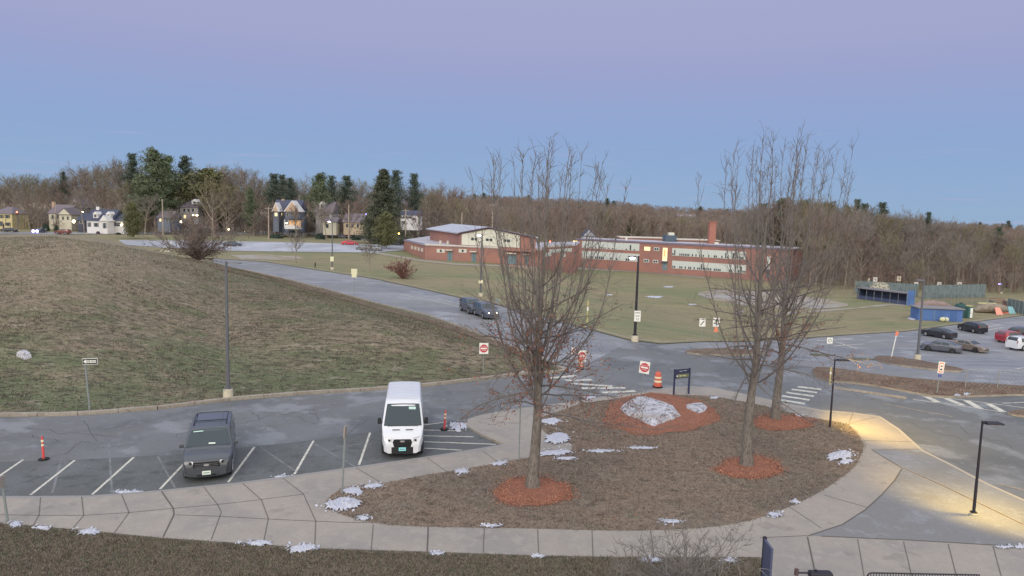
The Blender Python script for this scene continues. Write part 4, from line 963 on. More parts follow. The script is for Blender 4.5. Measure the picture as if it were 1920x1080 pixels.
    if kind == 'van':
        gr.add([(-.40, yg, .62), (.40, yg, .62), (.46, yg - .005, .86), (.40, yg - .03, .99), (-.40, yg - .03, .99), (-.46, yg - .005, .86)], [(0, 1, 2, 3, 4, 5)])
    elif kind == 'suv': gr.add([(-.52, yg, .68), (.52, yg, .68), (.56, yg - .01, .80), (.52, yg - .035, .92), (-.52, yg - .035, .92), (-.56, yg - .01, .80)], [(0, 1, 2, 3, 4, 5)])
    else: gr.add([(-.45, yg - .01, .42), (.45, yg - .01, .42), (.5, yg - .01, .56), (-.5, yg - .01, .56)], [(0, 1, 2, 3)])
    go = gr.build('grille', m_grille, root)
    if kind in ('van', 'suv'):
        b_ = MB()
        for k in range(3 if kind == 'suv' else 4):
            z = (.70 if kind == 'suv' else .67) + k * .075; b_.box((0, yg + .006 - (.02 if z > .85 else 0), z), (.92 if kind == 'suv' else .74, .012, .014))
        b_.build('grille_bar', m_black if kind == 'van' else m_chrome if False else M('grey_trim', C(96, 98, 104), rough=.4), go)
        e = MB(); zc = .80 if kind == 'suv' else .90; e.tube([(0, yg + .004, zc), (0, yg + .028, zc)], 1, 20); e.v = [(v[0] * .12, v[1] - (.012 if kind == 'van' else 0), zc + (v[2] - zc) * .05) for v in e.v]
        e.build('emblem', m_chrome, go)
    bp = MB(); yb_ = y1 - .02; hh = .2 if kind != 'van' else .29
    n_ = 9; vs = []
    for k in range(n_):
        u = -1 + 2 * k / (n_ - 1); x = u * (p['W'] / 2 * .97); y = y1 + .05 - .34 * abs(u) ** 3
        for z in (p['bot'] - .02, p['bot'] + hh + .02): vs += [(x, y, z)]
        vs += [(x * .98, y - .2, p['bot'] + hh + .04), (x * .98, y - .2, p['bot'] - .02)]
    bp.add(vs, [(4 * k + a, 4 * k + 4 + a, 4 * k + 4 + (a + 1) % 4, 4 * k + (a + 1) % 4) for k in range(n_ - 1) for a in range(4)] + [(0, 1, 2, 3), tuple(4 * (n_ - 1) + a for a in (3, 2, 1, 0))])
    bp.build('front_bumper', m_black if (kind == 'van' or cladding) else pm, root, smooth=40)
    if plate:
        pl = MB(); zp = .47 if kind != 'van' else .53; pl.box((0, y1 + .075, zp), (.34, .012, .17)); po = pl.build('licence_plate', plate, root)
        l_ = MB(); l_.box((0, y1 + .083, zp), (.24, .004, .045)); l_.build('plate_marks', M('plate_ink', C(110, 140, 135)), po)
        rp = MB(); rp.box((0, y0 - .02, .75), (.31, .012, .16)); rp.build('rear_plate', plate, root)
    if kind == 'suv':
        for s in (1, -1):
            m = MB(); yy = [.1, -.5, -1.2, -1.9]; m.tube([(s * (hw(y, lerp_tab(top, y)) - .12), y, lerp_tab(top, y) + (.07 if 0 < i < 3 else .02)) for i, y in enumerate(yy)], .02, 6); m.build('roof_rail', m_black, root)
            f = MB(); f.box((s * .74, y1 - .045, .49), (.2, .05, .13)); f.build('fog_light_recess', m_black, root); f2 = MB(); f2.tube([(s * .74, y1 - .02, .49), (s * .74, y1 - .005, .49)], .05, 10); f2.build('fog_light', m_lens, root)
            rb = MB(); rb.box((s * .98, 0, .36), (.12, 2.4, .06)); rb.build('running_board', M('grey_trim', C(96, 98, 104)), root)
        m = MB(); m.box((0, -.35, 1.935), (1.36, .05, .03)); m.build('roof_bar', m_black, root)
        m = MB(); m.box((0, y1 + .05, .36), (.75, .03, .06)); m.build('lower_intake', m_grille, root)
        m = MB(); m.add([(-.28, 1.24, 1.295), (-.0, 1.24, 1.305), (-.0, 1.19, 1.345), (-.28, 1.19, 1.335)], [(0, 1, 2, 3)]); m.build('dash_paper', m_plate, root)
        m = MB(); m.add([(.25, .70, 1.733), (.66, .70, 1.72), (.66, .66, 1.752), (.25, .66, 1.765)], [(0, 1, 2, 3)]); m.build('visor_sticker', M('sticker', C(170, 200, 195)), root)
    if kind == 'van':
        for s in (1, -1):
            m = MB(); z = lerp_tab(top, 2.40) + .03; m.box((s * .32, 2.42, z), (.36, .07, .014)); m.build('bonnet_vent', m_black, root)
            side_patch('side_moulding', s, [(-2.7, .62), (1.5, .62), (1.5, .74), (-2.7, .74)], m_black, .01)
        m = MB(); z = lerp_tab(top, 1.55); m.add([(-.62, 1.53, z + .06), (-.28, 1.53, z + .07), (-.28, 1.62, z - .035), (-.62, 1.62, z - .045)], [(0, 1, 2, 3)]); m.build('windscreen_sticker', M('sticker', C(170, 200, 195)), root)
        m = MB(); m.box((.0, 2.2, 1.43), (1.5, .03, .02)); m.build('wiper', m_black, root)
        for k in range(5):
            m = MB(); m.box((0, 1.0 - k * .75, 2.525), (1.5, .05, .012)); m.build('roof_rib', pm, root)
    return root
def head(P, px, py):  # rz so the nose points at the ground under a picture point
    Q = G(px, py); return math.atan2(-(Q.x - P.x), Q.y - P.y)
def put(P, fwd): return P
A_ = G(393, 878, PL); 
p_suv = paint('slate', C(62, 66, 74), metal=.1); p_white = paint('white', C(200, 202, 210), metal=0)
# slate SUV: front tyres touch the ground near (390,893)
ft = (G(358, 888, PL) + G(424, 893, PL)) / 2
rz = head(ft, 383, 930); fw = Vector((-math.sin(rz), math.cos(rz), 0))
car('suv', 'dark grey SUV with roof rails parked alone in the angled bays', ft - fw * 1.62, rz, p_suv, plate=m_plate, rails=True)
ft = (G(724, 846, PL) + G(786, 850, PL)) / 2
rz = head(ft, 752, 900); fw = Vector((-math.sin(rz), math.cos(rz), 0))
car('van', 'white high roofed cargo van with a black grille beside the hatched bay', ft - fw * 1.95, rz, p_white, plate=m_plate_b, rim=m_rimd)
def dropcar(kind, label, px, py, dx, dy, pm, D=None, **k):
    P = G(px, py, .06) if D is None else ground_at(px, D) + Vector((0, 0, .2)); rz = head(P, px + dx, py + dy) if D is None else (math.pi / 2 if dx < 0 else -math.pi / 2); return car(kind, label, P, rz, pm, **k)
dropcar('crossover', 'dark crossover leading its queue on the access road, headlight lit', 911, 594, 26, 12, paint('navy', C(70, 78, 96)), lights='on', name='moving_car')
dropcar('crossover', 'charcoal crossover following close behind on the access road', 884, 585, 26, 12, paint('charcoal', C(66, 70, 82)), name='moving_car')
CP = 'cars parked in the right car park'
dropcar('sedan', 'black saloon parked behind the two low grey cars', 1759, 632, -40, -6, paint('black', C(44, 44, 54)), group=CP)
dropcar('crossover', 'black crossover parked farthest back near the blue shed', 1822, 622, -40, -8, paint('black', C(44, 44, 54)), group=CP)
dropcar('sedan', 'dark grey fastback nearest the car park lamp post', 1764, 659, -50, -5, paint('graphite', C(84, 88, 100)), group=CP, rim=m_rimd)
dropcar('sedan', 'bronze grey saloon parked nose to the right behind the fastback', 1815, 657, 50, 9, paint('bronze', C(124, 112, 104)), group=CP, rim=m_rimd)
dropcar('crossover', 'red hatchback parked behind the white wagon at the right edge', 1896, 641, 50, -1, paint('red', C(160, 44, 58)), group=CP)
dropcar('crossover', 'black wagon with loaded roof rack beyond the red hatchback', 1918, 633, 50, -2, paint('black', C(44, 44, 54)), group=CP)
dropcar('suv', 'white wagon cut off by the right edge of the picture', 1921, 655, 60, -2, p_white, group=CP)
# street traffic and the upper car park
dropcar('sedan', 'small red car parked alone in the pale upper car park', 656, 459.5, 30, .8, paint('red2', C(190, 40, 56)))
dropcar('sedan', 'grey car parked beside the young tree in the upper car park', 684, 469, -30, -.5, paint('grey', C(110, 116, 124)), group='grey cars in the upper car park')
dropcar('sedan', 'second grey car at the right end of the upper car park', 700, 470.5, -30, -.5, paint('grey', C(110, 116, 124)), group='grey cars in the upper car park')
dropcar('sedan', 'dark car parked in the upper car park next to the thicket bush', 436, 462, 30, .5, paint('navy', C(70, 78, 96)))
dropcar('pickup', 'white pickup truck with lit headlights on the far street', 305, 437, -30, 0, p_white, lights='on')
dropcar('sedan', 'white car with glowing lights passing the victorian house', 499, 438, 30, 0, p_white, lights='on', lights_rear=True, name='moving_car')
dropcar('crossover', 'red car with one lit headlight on the street below the tan house', 655, 443, -30, -.5, paint('red3', C(170, 54, 56)), lights='on', name='moving_car')
dropcar('sedan', 'dark car ahead of the red one on the street', 622, 439.6, -30, -.5, paint('navy', C(70, 78, 96)), lights_rear=True, name='moving_car')
dropcar('crossover', 'dull red car at the street corner by the side road', 118, 437.5, -30, 0, D=226, pm=paint('maroon', C(120, 56, 52)), lights='on', name='moving_car')
dropcar('sedan', 'dark car parked in front of the yellow house', 18, 436.5, 30, 0, D=230, pm=paint('black', C(44, 44, 54)))
dropcar('crossover', 'tan car with a lit headlamp waiting on the far street', 470, 437.5, -30, 0, paint('tan', C(150, 140, 118)), lights='on', name='moving_car')
dropcar('sedan', 'dark car half hidden by the pointed spruce at the junction', 738, 449, 30, 0, paint('graphite', C(84, 88, 100)))

# ------------------------------------------------------------------ boulders, mulch, snow
def mulch(label, px, py, wx, hy, seed, dz=LZ):
    r = random.Random(seed); ph = [r.random() * 6 for _ in range(4)]
    poly = []
    for k in range(44):
        t = 2 * math.pi * k / 44; f = 1 + .05 * math.sin(3 * t + ph[0]) + .04 * math.sin(7 * t + ph[1]) + r.uniform(-.05, .05)
        poly.append((px + math.cos(t) * wx * f, py + math.sin(t) * hy * f))
    def zf(V2):
        d = np.hypot((V2[:, 0] - px) / wx, (V2[:, 1] - py) / hy); return np.clip(1 - d, 0, .4) * .16 + np.random.default_rng(seed).uniform(-.006, .006, len(V2))
    sheet('mulch_bed', poly, dz + .008, m_mulch, step=6, kind='stuff', zfun=zf)['label'] = label
    big = [(px + (x - px) * 1.18, py + (y - py) * 1.18) for x, y in poly]
    o = chips('wood_chips', np.concatenate([sample(poly, 2200, dz + .03), sample(big, 2200, dz)]), [M('chip_orange', C(168, 98, 68)), M('chip_dark', C(112, 66, 48)), M('chip_light', C(184, 128, 98))], size=(.02, .05), lift=(0, .03))
    tag(o, 'loose wood chips of ' + label, 'mulch', kind='stuff')
mulch('orange mulch round the front oak', 998, 922, 74, 28, 1); mulch('orange mulch round the middle oak', 1406, 877, 62, 21, 2); mulch('orange mulch round the back oak', 1468, 792, 58, 15, 3)
mulch('orange mulch round the big boulder', 1236, 777, 108, 38, 4)
m_rock = M('pale_granite', C(162, 160, 168), [(.9, 6, .45, .6, L(C(186, 187, 200), .8)), (2.2, 7, .54, .62, L(C(104, 98, 104), .85)), (7, 6, .54, .64, L(C(96, 90, 92), .7)), (.6, 4, .56, .64, L(C(160, 148, 138), .6))], rough=.85, bump=(5, 1, .05))
def rock(label, outline, h, seed, mat, dz=LZ, name='boulder', flat=.6):
    W = GA(densify(outline, 8), dz); P = W.mean(0); root = Vector(P); r = np.random.default_rng(seed)
    n = len(W); loc = W - P; V = []; rings = 7
    for k in range(rings):
        f = k / (rings - 1); sc = (1 - f) ** .55 if k < rings - 1 else 0; sc = max(sc, .0); zz = h * (1 - (1 - f) ** 2.2) if k else -.15
        for i in range(n):
            j = 1 + .03 * r.normal() * (0 if k == 0 else 1) * (1 if f < .9 else .2)
            V.append((loc[i, 0] * (flat + (1 - flat) * (1 - f) if f < .5 else sc * 1.05) * j if False else loc[i, 0] * (1 - f * .45 if f < .5 else (1 - f) * 1.55) * j, loc[i, 1] * (1 - f * .45 if f < .5 else (1 - f) * 1.55) * j, zz * (1 + .05 * r.normal() * (k > 0) * (f < .99)) * (1 if k < rings - 1 else 1)))
    Fc = [(k * n + i, k * n + (i + 1) % n, (k + 1) * n + (i + 1) % n, (k + 1) * n + i) for k in range(rings - 1) for i in range(n)] + [tuple(range(n - 1, -1, -1))]
    me = bpy.data.meshes.new(name); me.from_pydata(V, [], Fc); me.materials.append(mat)
    bm = bmesh.new(); bm.from_mesh(me); bmesh.ops.remove_doubles(bm, verts=bm.verts, dist=.03); bmesh.ops.recalc_face_normals(bm, faces=bm.faces); bm.to_mesh(me); bm.free()
    o = link(name, me, loc=P); return tag(o, label, 'rock')
rock('large pale granite boulder in the orange mulch behind the oaks', [(1160, 768), (1172, 755), (1190, 748), (1215, 749), (1240, 757), (1262, 764), (1272, 775), (1280, 783), (1262, 790), (1228, 803), (1212, 798), (1195, 789), (1175, 782)], .42, 3, m_rock)
rock('small pale boulder in the mulch right of the large one', [(1284, 762), (1298, 759), (1316, 758), (1328, 765), (1322, 773), (1311, 778), (1298, 774), (1287, 768)], .22, 4, m_rock)
rock('low whitish rock half sunk in the grassy hill', [(30, 668), (36, 661), (46, 658), (56, 663), (60, 671), (46, 675)], .35, 6, m_rock, dz=-.02)
rock('small stone beside the foot of the one way sign', [(168, 773), (176, 772), (178, 776), (170, 777)], .14, 7, m_rock, dz=0)
def snow(label, px, py, wx, hy, seed, dz=LZ, lobes=3, h=.07):
    r = random.Random(seed); best = []
    cs = [(px + r.uniform(-.45, .45) * wx, py + r.uniform(-.35, .35) * hy, wx * r.uniform(.4, .75), hy * r.uniform(.45, .8)) for _ in range(lobes)] + [(px, py, wx * .7, hy * .65)]
    poly = []; n = 64; ph = [r.random() * 6 for _ in range(6)]
    for k in range(n):
        t = 2 * math.pi * k / n; c, s = math.cos(t), math.sin(t); m = 0
        for (cx, cy, a, b) in cs:  # farthest hit of the ray with each lobe
            for q in np.linspace(0, 1.6, 33):
                x = px + c * wx * q; y = py + s * hy * q
                if ((x - cx) / a) ** 2 + ((y - cy) / b) ** 2 < 1: m = max(m, q)
        m = max(m, .12) * (1 + .07 * math.sin(9 * t + ph[0]) + .06 * math.sin(17 * t + ph[1]) + r.uniform(-.16, .16)); poly.append((px + c * wx * m, py + s * hy * m))
    def zf(V2):
        d = np.full(len(V2), 9.0)
        for (cx, cy, a, b) in cs: d = np.minimum(d, ((V2[:, 0] - cx) / a) ** 2 + ((V2[:, 1] - cy) / b) ** 2)
        q = np.random.default_rng(seed); return np.sqrt(np.clip(1 - d * .9, 0, 1)) * h * q.uniform(.55, 1.1, len(V2))
    o = sheet('snow_patch', poly, dz + .012, m_snow, step=3, zfun=zf, kind=None); return tag(o, label, 'snow patch', 'melting snow patches')
SN = [(28, 984, 16, 6, 'snow scrap on the grass at the far left bottom corner', LZ), (79, 990, 14, 5, 'second snow scrap from the left along the front lawn edge', LZ), (161, 998, 22, 7, 'snow patch on the front lawn edge below the angled bays', LZ),
      (480, 1019, 30, 5, 'thin snow strip at the lawn edge left of its larger neighbour', LZ), (565, 1028, 30, 8, 'pointed snow patch at the lawn edge below the walkway fork', LZ), (818, 1038, 14, 3.5, 'tiny snow scrap below the dark walkway joint', LZ), (1008, 1043, 12, 3.5, 'tiny snow scrap at the front lawn edge below the front oak', LZ),
      (637, 947, 34, 15, 'large snow pile on the left tip of the tree island', LZ), (660, 921, 22, 7, 'snow patch at the foot of the slanted grey post', LZ), (699, 911, 19, 6, 'snow patch right of the slanted grey post', LZ), (682, 972, 14, 5, 'small snow patch under the large pile on the island tip', LZ),
      (865, 884, 18, 6, 'snow patch on the island edge below the white van', LZ), (936, 869, 13, 5, 'small snow patch on the island edge left of the front oak', LZ), (1050, 822, 26, 14, 'bright snow pile right of the front oak trunk', LZ), (1042, 849, 32, 6, 'long snow strip behind the front oak', LZ), (1060, 860, 22, 4, 'broken thin snow behind the front oak', LZ),
      (862, 799, 22, 10, 'snow heap against the kerb nose beside the orange post', PL), (243, 923, 28, 3, 'thin snow line in the gutter left of the grey SUV', PL), (530, 895, 18, 4, 'snow sliver in the gutter between the SUV and the post', PL), (1576, 854, 32, 10, 'large snow patch by the yellow lit walkway', LZ), (1584, 866, 14, 6, 'lower lobe of snow by the yellow lit walkway', LZ),
      (1453, 965, 16, 5, 'snow patch at the right bottom rim of the island', LZ), (1492, 941, 8, 4, 'tiny snow scrap on the right rim of the island', LZ), (1260, 978, 22, 6, 'snow patch behind the crabapple twigs', LZ), (922, 986, 18, 3, 'thin snow scrap on the lower rim of the island', LZ), (1200, 840, 30, 3, 'thin broken snow line below the large boulder', LZ),
      (1130, 846, 34, 3, 'faint snow line left of the one below the boulder', LZ), (1340, 746, 10, 2.5, 'tiny snow scrap by the dark wayfinding sign', LZ), (1500, 780, 8, 2.5, 'tiny snow scrap beside the back oak mulch', LZ), (1104, 745, 14, 4, 'snow heap on the walkway by the snowy crossing', SWZ), (985, 697, 16, 5, 'snow on the tip of the grass hill', .0), (1030, 790, 26, 7, 'crusty snow under the front oak branches', LZ),
      (1795, 741, 6, 2, 'left snow scrap on the verge near the hatched paint', .2), (1812, 739, 6, 3, 'right snow scrap on the verge near the hatched paint', .2), (1885, 1026, 18, 3, 'snow scrap on the dark paving at the right bottom', SWZ), (1915, 1026, 10, 3, 'snow scrap beside the dark paving at the right edge', SWZ),
      (1228, 557, 16, 2.2, 'snow streak on the playing field right of the lamp', .13), (1255, 538, 12, 1.6, 'faint far snow streak on the playing field', .13), (1142, 553, 10, 1.6, 'snow streak on the playing field behind the front oak', .13), (1388, 585, 8, 1.8, 'snow streak near the infield', .13), (1712, 598, 12, 3, 'snow on the grass beside the blue shed', .13),
      (1222, 1050, 20, 5, 'snow on the front lawn under the crabapple', LZ), (1365, 1051, 16, 4, 'snow on the front lawn right of the crabapple stems', LZ), (1298, 571, 8, 1.5, 'dot of snow on the playing field', .13)]
for i_, (px, py, wx, hy, lab, dz) in enumerate(SN): snow(lab, px, py, wx, hy, i_ + 50, dz, h=.12 if hy > 8 else .07)

cr_ = []
for (px, py, wx, hy, lab, dz) in SN:
    n_ = int(10 + wx * 1.2); a_ = rng.uniform(0, 6.28, n_); q_ = rng.uniform(.7, 1.45, n_); cr_.append(GA(np.stack([px + np.cos(a_) * wx * q_ * .9, py + np.sin(a_) * hy * q_ * .9], 1), dz))
tag(chips('snow_crumbs', np.concatenate(cr_), [m_snow], size=(.03, .12), lift=(0, .02)), 'crumbs of old snow scattered round the melting patches', 'snow', kind='stuff')
# ------------------------------------------------------------------ poles, lamps, signs
m_pole = M('bronze_pole', C(96, 98, 106), rough=.5, metal=.3); m_dpole = M('black_pole', C(46, 44, 54), rough=.5, metal=.3); m_galv = M('galvanised_post', C(128, 136, 136), rough=.6, metal=.3)
m_wood = M('weathered_wood', C(160, 146, 132), [(2, 4, .45, .6, L(C(134, 120, 108), .8))], stretch=(4, 4, .5)); m_cb = M('concrete_base', C(178, 168, 146), [(2, 5, .45, .6, L(C(150, 142, 130), .8))])
m_lit = M('lamp_light_white', (1, .95, 1, 1), emit=((.92, .88, 1, 1), 14)); m_litw = M('lamp_light_warm', (1, .85, .5, 1), emit=((1, .8, .42, 1), 12)); m_litb = M('lamp_light_blue', (.7, .7, 1, 1), emit=((.40, .34, 1, 1), 9))
m_sw = M('sign_white', C(214, 214, 208), rough=.5); m_sr = M('sign_red', C(186, 44, 62), rough=.5); m_sb = M('sign_black', C(44, 44, 50), rough=.5); m_sg = M('sign_green', C(70, 120, 92)); m_so = M('sign_orange', C(226, 120, 84))
m_sy = M('sign_pale_yellow', C(206, 204, 168)); m_lensoff = M('lamp_lens', C(186, 182, 170))
def lamp_post(label, px, py, top, dz=0.0, arm=1, lit=None, base=True, r=.11, head_mat=None, name='street_lamp', group=None, arm_len=.55, mat=None, spot=None, P=None, baseh=.55):
    P = P or G(px, py, dz); H = hgt(P, top); root = thing(name, label, 'street lamp', P, group=group); s = arm; mat = mat or m_pole
    m = MB(); m.tube([(0, 0, 0), (0, 0, H)], [r, r * .6], 8); m.build('pole', mat, root, smooth=40)
    if base:
        b = MB(); b.tube([(0, 0, -.4), (0, 0, baseh * .9), (0, 0, baseh)], [r * 2.4, r * 2.3, r * 2.0], 14); b.build('concrete_base', m_cb, root, smooth=40)
        f = MB(); f.box((0, 0, baseh + .03), (r * 3, r * 3, .06)); f.build('foot_plate', mat, root)
    a = MB(); a.tube([(0, 0, H - .12), (s * arm_len * .5, 0, H - .1)], .035, 6); a.build('arm', mat, root)
    hd = MB(); cx = s * (arm_len * .5 + .3); k = 1 if r < .15 else 1.2
    vs = [(-.34 * s, -.14, -.03), (.36 * s, -.2, -.02), (.36 * s, .2, -.02), (-.34 * s, .14, -.03), (-.3 * s, -.1, .07), (.3 * s, -.15, .05), (.3 * s, .15, .05), (-.3 * s, .1, .07)]
    hd.add([(cx + v[0] * k, v[1] * k, H - .1 + v[2] * k) for v in vs], [(0, 1, 2, 3), (4, 5, 6, 7), (0, 1, 5, 4), (1, 2, 6, 5), (2, 3, 7, 6), (3, 0, 4, 7)]); ho = hd.build('lamp_head', mat, root)
    g = MB()
    if lit: g.tube([(cx, 0, H - .12), (cx, 0, H - .22), (cx, 0, H - .34)], [.2, .26, .12], 12); g.build('lamp_glass', head_mat or m_lit, ho, smooth=50)
    else: g.box((cx + s * .05, 0, H - .14), (.44, .26, .02)); g.build('lamp_glass', m_lensoff, ho)
    if spot:
        e, ang, tilt, tx = spot; l = bpy.data.lights.new('lamp_beam', 'SPOT'); l.energy = e; l.spot_size = math.radians(ang); l.spot_blend = .6; l.color = (1, .66, .12); l.shadow_soft_size = .12
        o = bpy.data.objects.new('lamp_beam', l); COL.objects.link(o); o.parent = root; o.location = (cx, 0, H - .2); o.rotation_euler = (math.radians(tx), math.radians(-tilt), 0)
    return root, H
root1, H1 = lamp_post('tall grey lamp post standing in the hillside grass behind the SUV', 428, 749, 490, dz=-.02, arm=1, r=.13, arm_len=.5, baseh=.7)
lamp_post('black walkway lamp at the yellow lit corner of the tree island', 1556, 801, 672, dz=LZ, arm=1, r=.065, base=False, mat=m_dpole, spot=(1800, 128, 54, 4), arm_len=.3)
lamp_post('black walkway lamp on the dark paving at the right, cast concrete foot', 1825, 966, 789, dz=SWZ, arm=1, r=.065, mat=m_dpole, baseh=.10, spot=(1300, 140, 30, 24), arm_len=.3)
lamp_post('tall dark pole in the right car park island', 1720, 674, 524, dz=.19, arm=-1, r=.15, baseh=.6, arm_len=.25)
lamp_post('lit lamp post with speed sign beside the playing field', 1190, 640, 480, dz=.06, arm=-1, lit=1, r=.15, baseh=.6, mat=m_dpole)
lamp_post('lit lamp post behind the left part of the front oak', 901, 556, 439, dz=.08, arm=-1, lit=1, r=.14, arm_len=.2)
lamp_post('lit lamp post with a pale board at the field near the walker', 623, 506, 414, dz=.08, arm=-1, lit=1, r=.14)
lamp_post('blue white lamp shining at the right edge of the wood', 1877, 566, 531, P=ground_at(1877, 178), arm=-1, lit=1, head_mat=m_litb, r=.12)
P = ground_at(367, 228); rt, H = lamp_post('twin globed street lamp before the grey house', 367, 450, 402, P=P, arm=-1, lit=1, head_mat=m_litw, r=.13, arm_len=.7)
x_ = MB(); x_.tube([(.55, 0, H - .12), (.55, 0, H - .28), (.55, 0, H - .46)], [.25, .34, .16], 12); x_.build('lamp_glass', m_litw, rt, smooth=50); x_ = MB(); x_.tube([(0, 0, H - .1), (.6, 0, H - .1)], .04, 6); x_.build('arm', m_pole, rt)
lamp_post('street lamp with warm light left of the white cottage', 163, 437, 396, P=ground_at(163, 232), arm=-1, lit=1, head_mat=m_litw, r=.12, arm_len=1.6)
lamp_post('cold white street lamp by the pointed spruce', 688, 444, 400, P=ground_at(690, 228), arm=-1, lit=1, head_mat=m_litb, r=.12, arm_len=.8)
lamp_post('small lit lamp high between the far left houses', 60, 434, 382, P=ground_at(60, 262), arm=-1, lit=1, head_mat=m_litw, r=.1)
def upole(label, px, D, top, arms=1):
    P = ground_at(px, D); H = hgt(P, top); root = thing('utility_pole', label, 'utility pole', P, rz=random.uniform(-.3, .3)); m = MB(); m.tube([(0, 0, -.5), (0, 0, H)], [.22, .16], 8); m.build('pole', m_wood, root, smooth=40)
    if arms: m = MB(); m.box((0, -.1, H - .5), (2.2, .12, .12)); m.build('crossarm', m_wood, root); m = MB(); [m.tube([(x, -.1, H - .44), (x, -.1, H - .28)], .05, 6) for x in (-1, -.4, .4, 1)]; m.build('insulator', m_lensoff, root)
upole('wooden utility pole right of the dark great pine', 306, 226, 373, 0); upole('wooden pole with crossarm left of the victorian house', 504, 226, 388); upole('bare wooden pole before the tan house roof', 654, 222, 384, 0)
upole('wooden pole with short crossarm before the white gabled house', 760, 222, 392); upole('wooden pole rising behind the left end of the gym roof', 865, 235, 398, 0); upole('tall wooden pole rising behind the middle of the gym roof', 922, 235, 382); upole('thin wooden pole behind the low brick wing', 1127, 300, 430, 0)
upole('thin utility pole among the houses at the far left', 106, 262, 380, 0)
# traffic signals
def signal(label, px, D, top, mat, H0=None):
    P = ground_at(px, D); H = hgt(P, top); root = thing('traffic_light', label, 'traffic light', P); m = MB(); m.tube([(0, 0, 0), (0, 0, H)], .09, 8); m.build('pole', m_pole, root)
    m = MB(); m.box((0, -.2, H - .45), (.4, .25, 1.1)); h = m.build('signal_housing', m_black, root)
    for k, c in enumerate((mat, m_black, m_black)): q = MB(); q.tube([(0, -.34, H - .12 - .33 * k), (0, -.38, H - .12 - .33 * k)], .24 if k == 0 else .13, 12); q.build('signal_lens', c, h)
m_sred = M('signal_red', (1, .1, .05, 1), emit=((1, .10, .05, 1), 12)); m_samb = M('signal_amber', (1, .6, .1, 1), emit=((1, .55, .12, 1), 10))
signal('red traffic light at the far left street corner', 35, 232, 397, m_sred); signal('glowing red signal behind the front oak near the brick wing', 1030, 215, 452, m_sred); signal('amber signal in front of the white gabled house', 748, 215, 437, m_samb)

def sign_post(label, px, py, top, wm, hm, build, dz=0.0, rz=0.0, tilt=0.0, name='road_sign', post=.035, group=None, P=None, mat=None, base=None):
    """post with a board of wm x hm metres whose upper edge is at picture row top"""
    P = P or G(px, py, dz); H = hgt(P, top); root = thing(name, label, 'road sign', P, rz, group=group, ry=tilt)
    m = MB(); m.tube([(0, .03, -.3), (0, .03, H)], post, 6); m.build('post', mat or m_galv, root)
    build(root, H - hm / 2, wm, hm); return root
def board(root, z, w_, h_, mat=None, name='sign_board', y=-.02, x=0):
    m = MB(); m.box((x, y, z), (w_, .02, h_)); return m.build(name, mat or m_sw, root)
def disc(par, z, r, mat, name, y=-.036, x=0, n=24):
    m = MB(); m.tube([(x, y + .004, z), (x, y, z)], r, n); return m.build(name, mat, par)
def dne(root, z, w_, h_):
    b = board(root, z, w_, h_); disc(b, z, w_ * .46, m_sr, 'red_disc'); m = MB(); m.box((0, -.042, z), (w_ * .72, .004, w_ * .15)); m.build('white_bar', m_sw, b)
    text('lettering', 'DO NOT', w_ * .17, m_sw, b, (0, -.042, z + w_ * .2)); text('lettering', 'ENTER', w_ * .17, m_sw, b, (0, -.042, z - w_ * .22))
sign_post('do not enter sign on the walkway beside the boulder, slightly tilted', 1201, 744, 677, .66, .80, dne, dz=SWZ, rz=-.35, tilt=.09)
sign_post('do not enter sign on the hill tip left of the front oak', 906, 703, 643, .66, .82, dne, dz=0, rz=.15)
sign_post('do not enter sign beside the striped barrel at the junction', 1090, 690, 657, .72, .9, dne, dz=.05, rz=.3)
sign_post('small red and white sign peeping through twigs by the junction', 1074, 683, 651, .40, .6, dne, dz=.05, rz=.7)
def oneway(root, z, w_, h_):
    b = board(root, z, w_, h_, m_sw, x=w_ * .38); c = board(b, z, w_ * .95, h_ * .84, m_sb, 'black_field', y=-.034, x=w_ * .38)
    m = MB(); a = -w_ * .06; m.add([(a, -.048, z), (a + .16, -.048, z + h_ * .34), (a + .16, -.048, z + h_ * .2), (w_ * .80, -.048, z + h_ * .2), (w_ * .80, -.048, z - h_ * .2), (a + .16, -.048, z - h_ * .2), (a + .16, -.048, z - h_ * .34)], [(0, 1, 2, 3, 4, 5, 6)]); m.build('white_arrow', m_sw, b)
    text('lettering', 'ONE WAY', h_ * .36, m_sb, b, (w_ * .46, -.054, z))
sign_post('leaning one way sign with a white arrow pointing left at the hill foot', 168, 773, 672, .86, .36, oneway, dz=0, tilt=-.06, post=.05)
def white_txt(lines, col=None, sz=None):
    def f(root, z, w_, h_):
        b = board(root, z, w_, h_)
        for i, s_ in enumerate(lines):
            k = h_ / (len(lines) + .3); text('lettering', s_, (sz or .8) * k * (1.25 if s_.isdigit() else .8), col or m_sb, b, (0, -.034, z + h_ / 2 - k * (i + .65)))
    return f
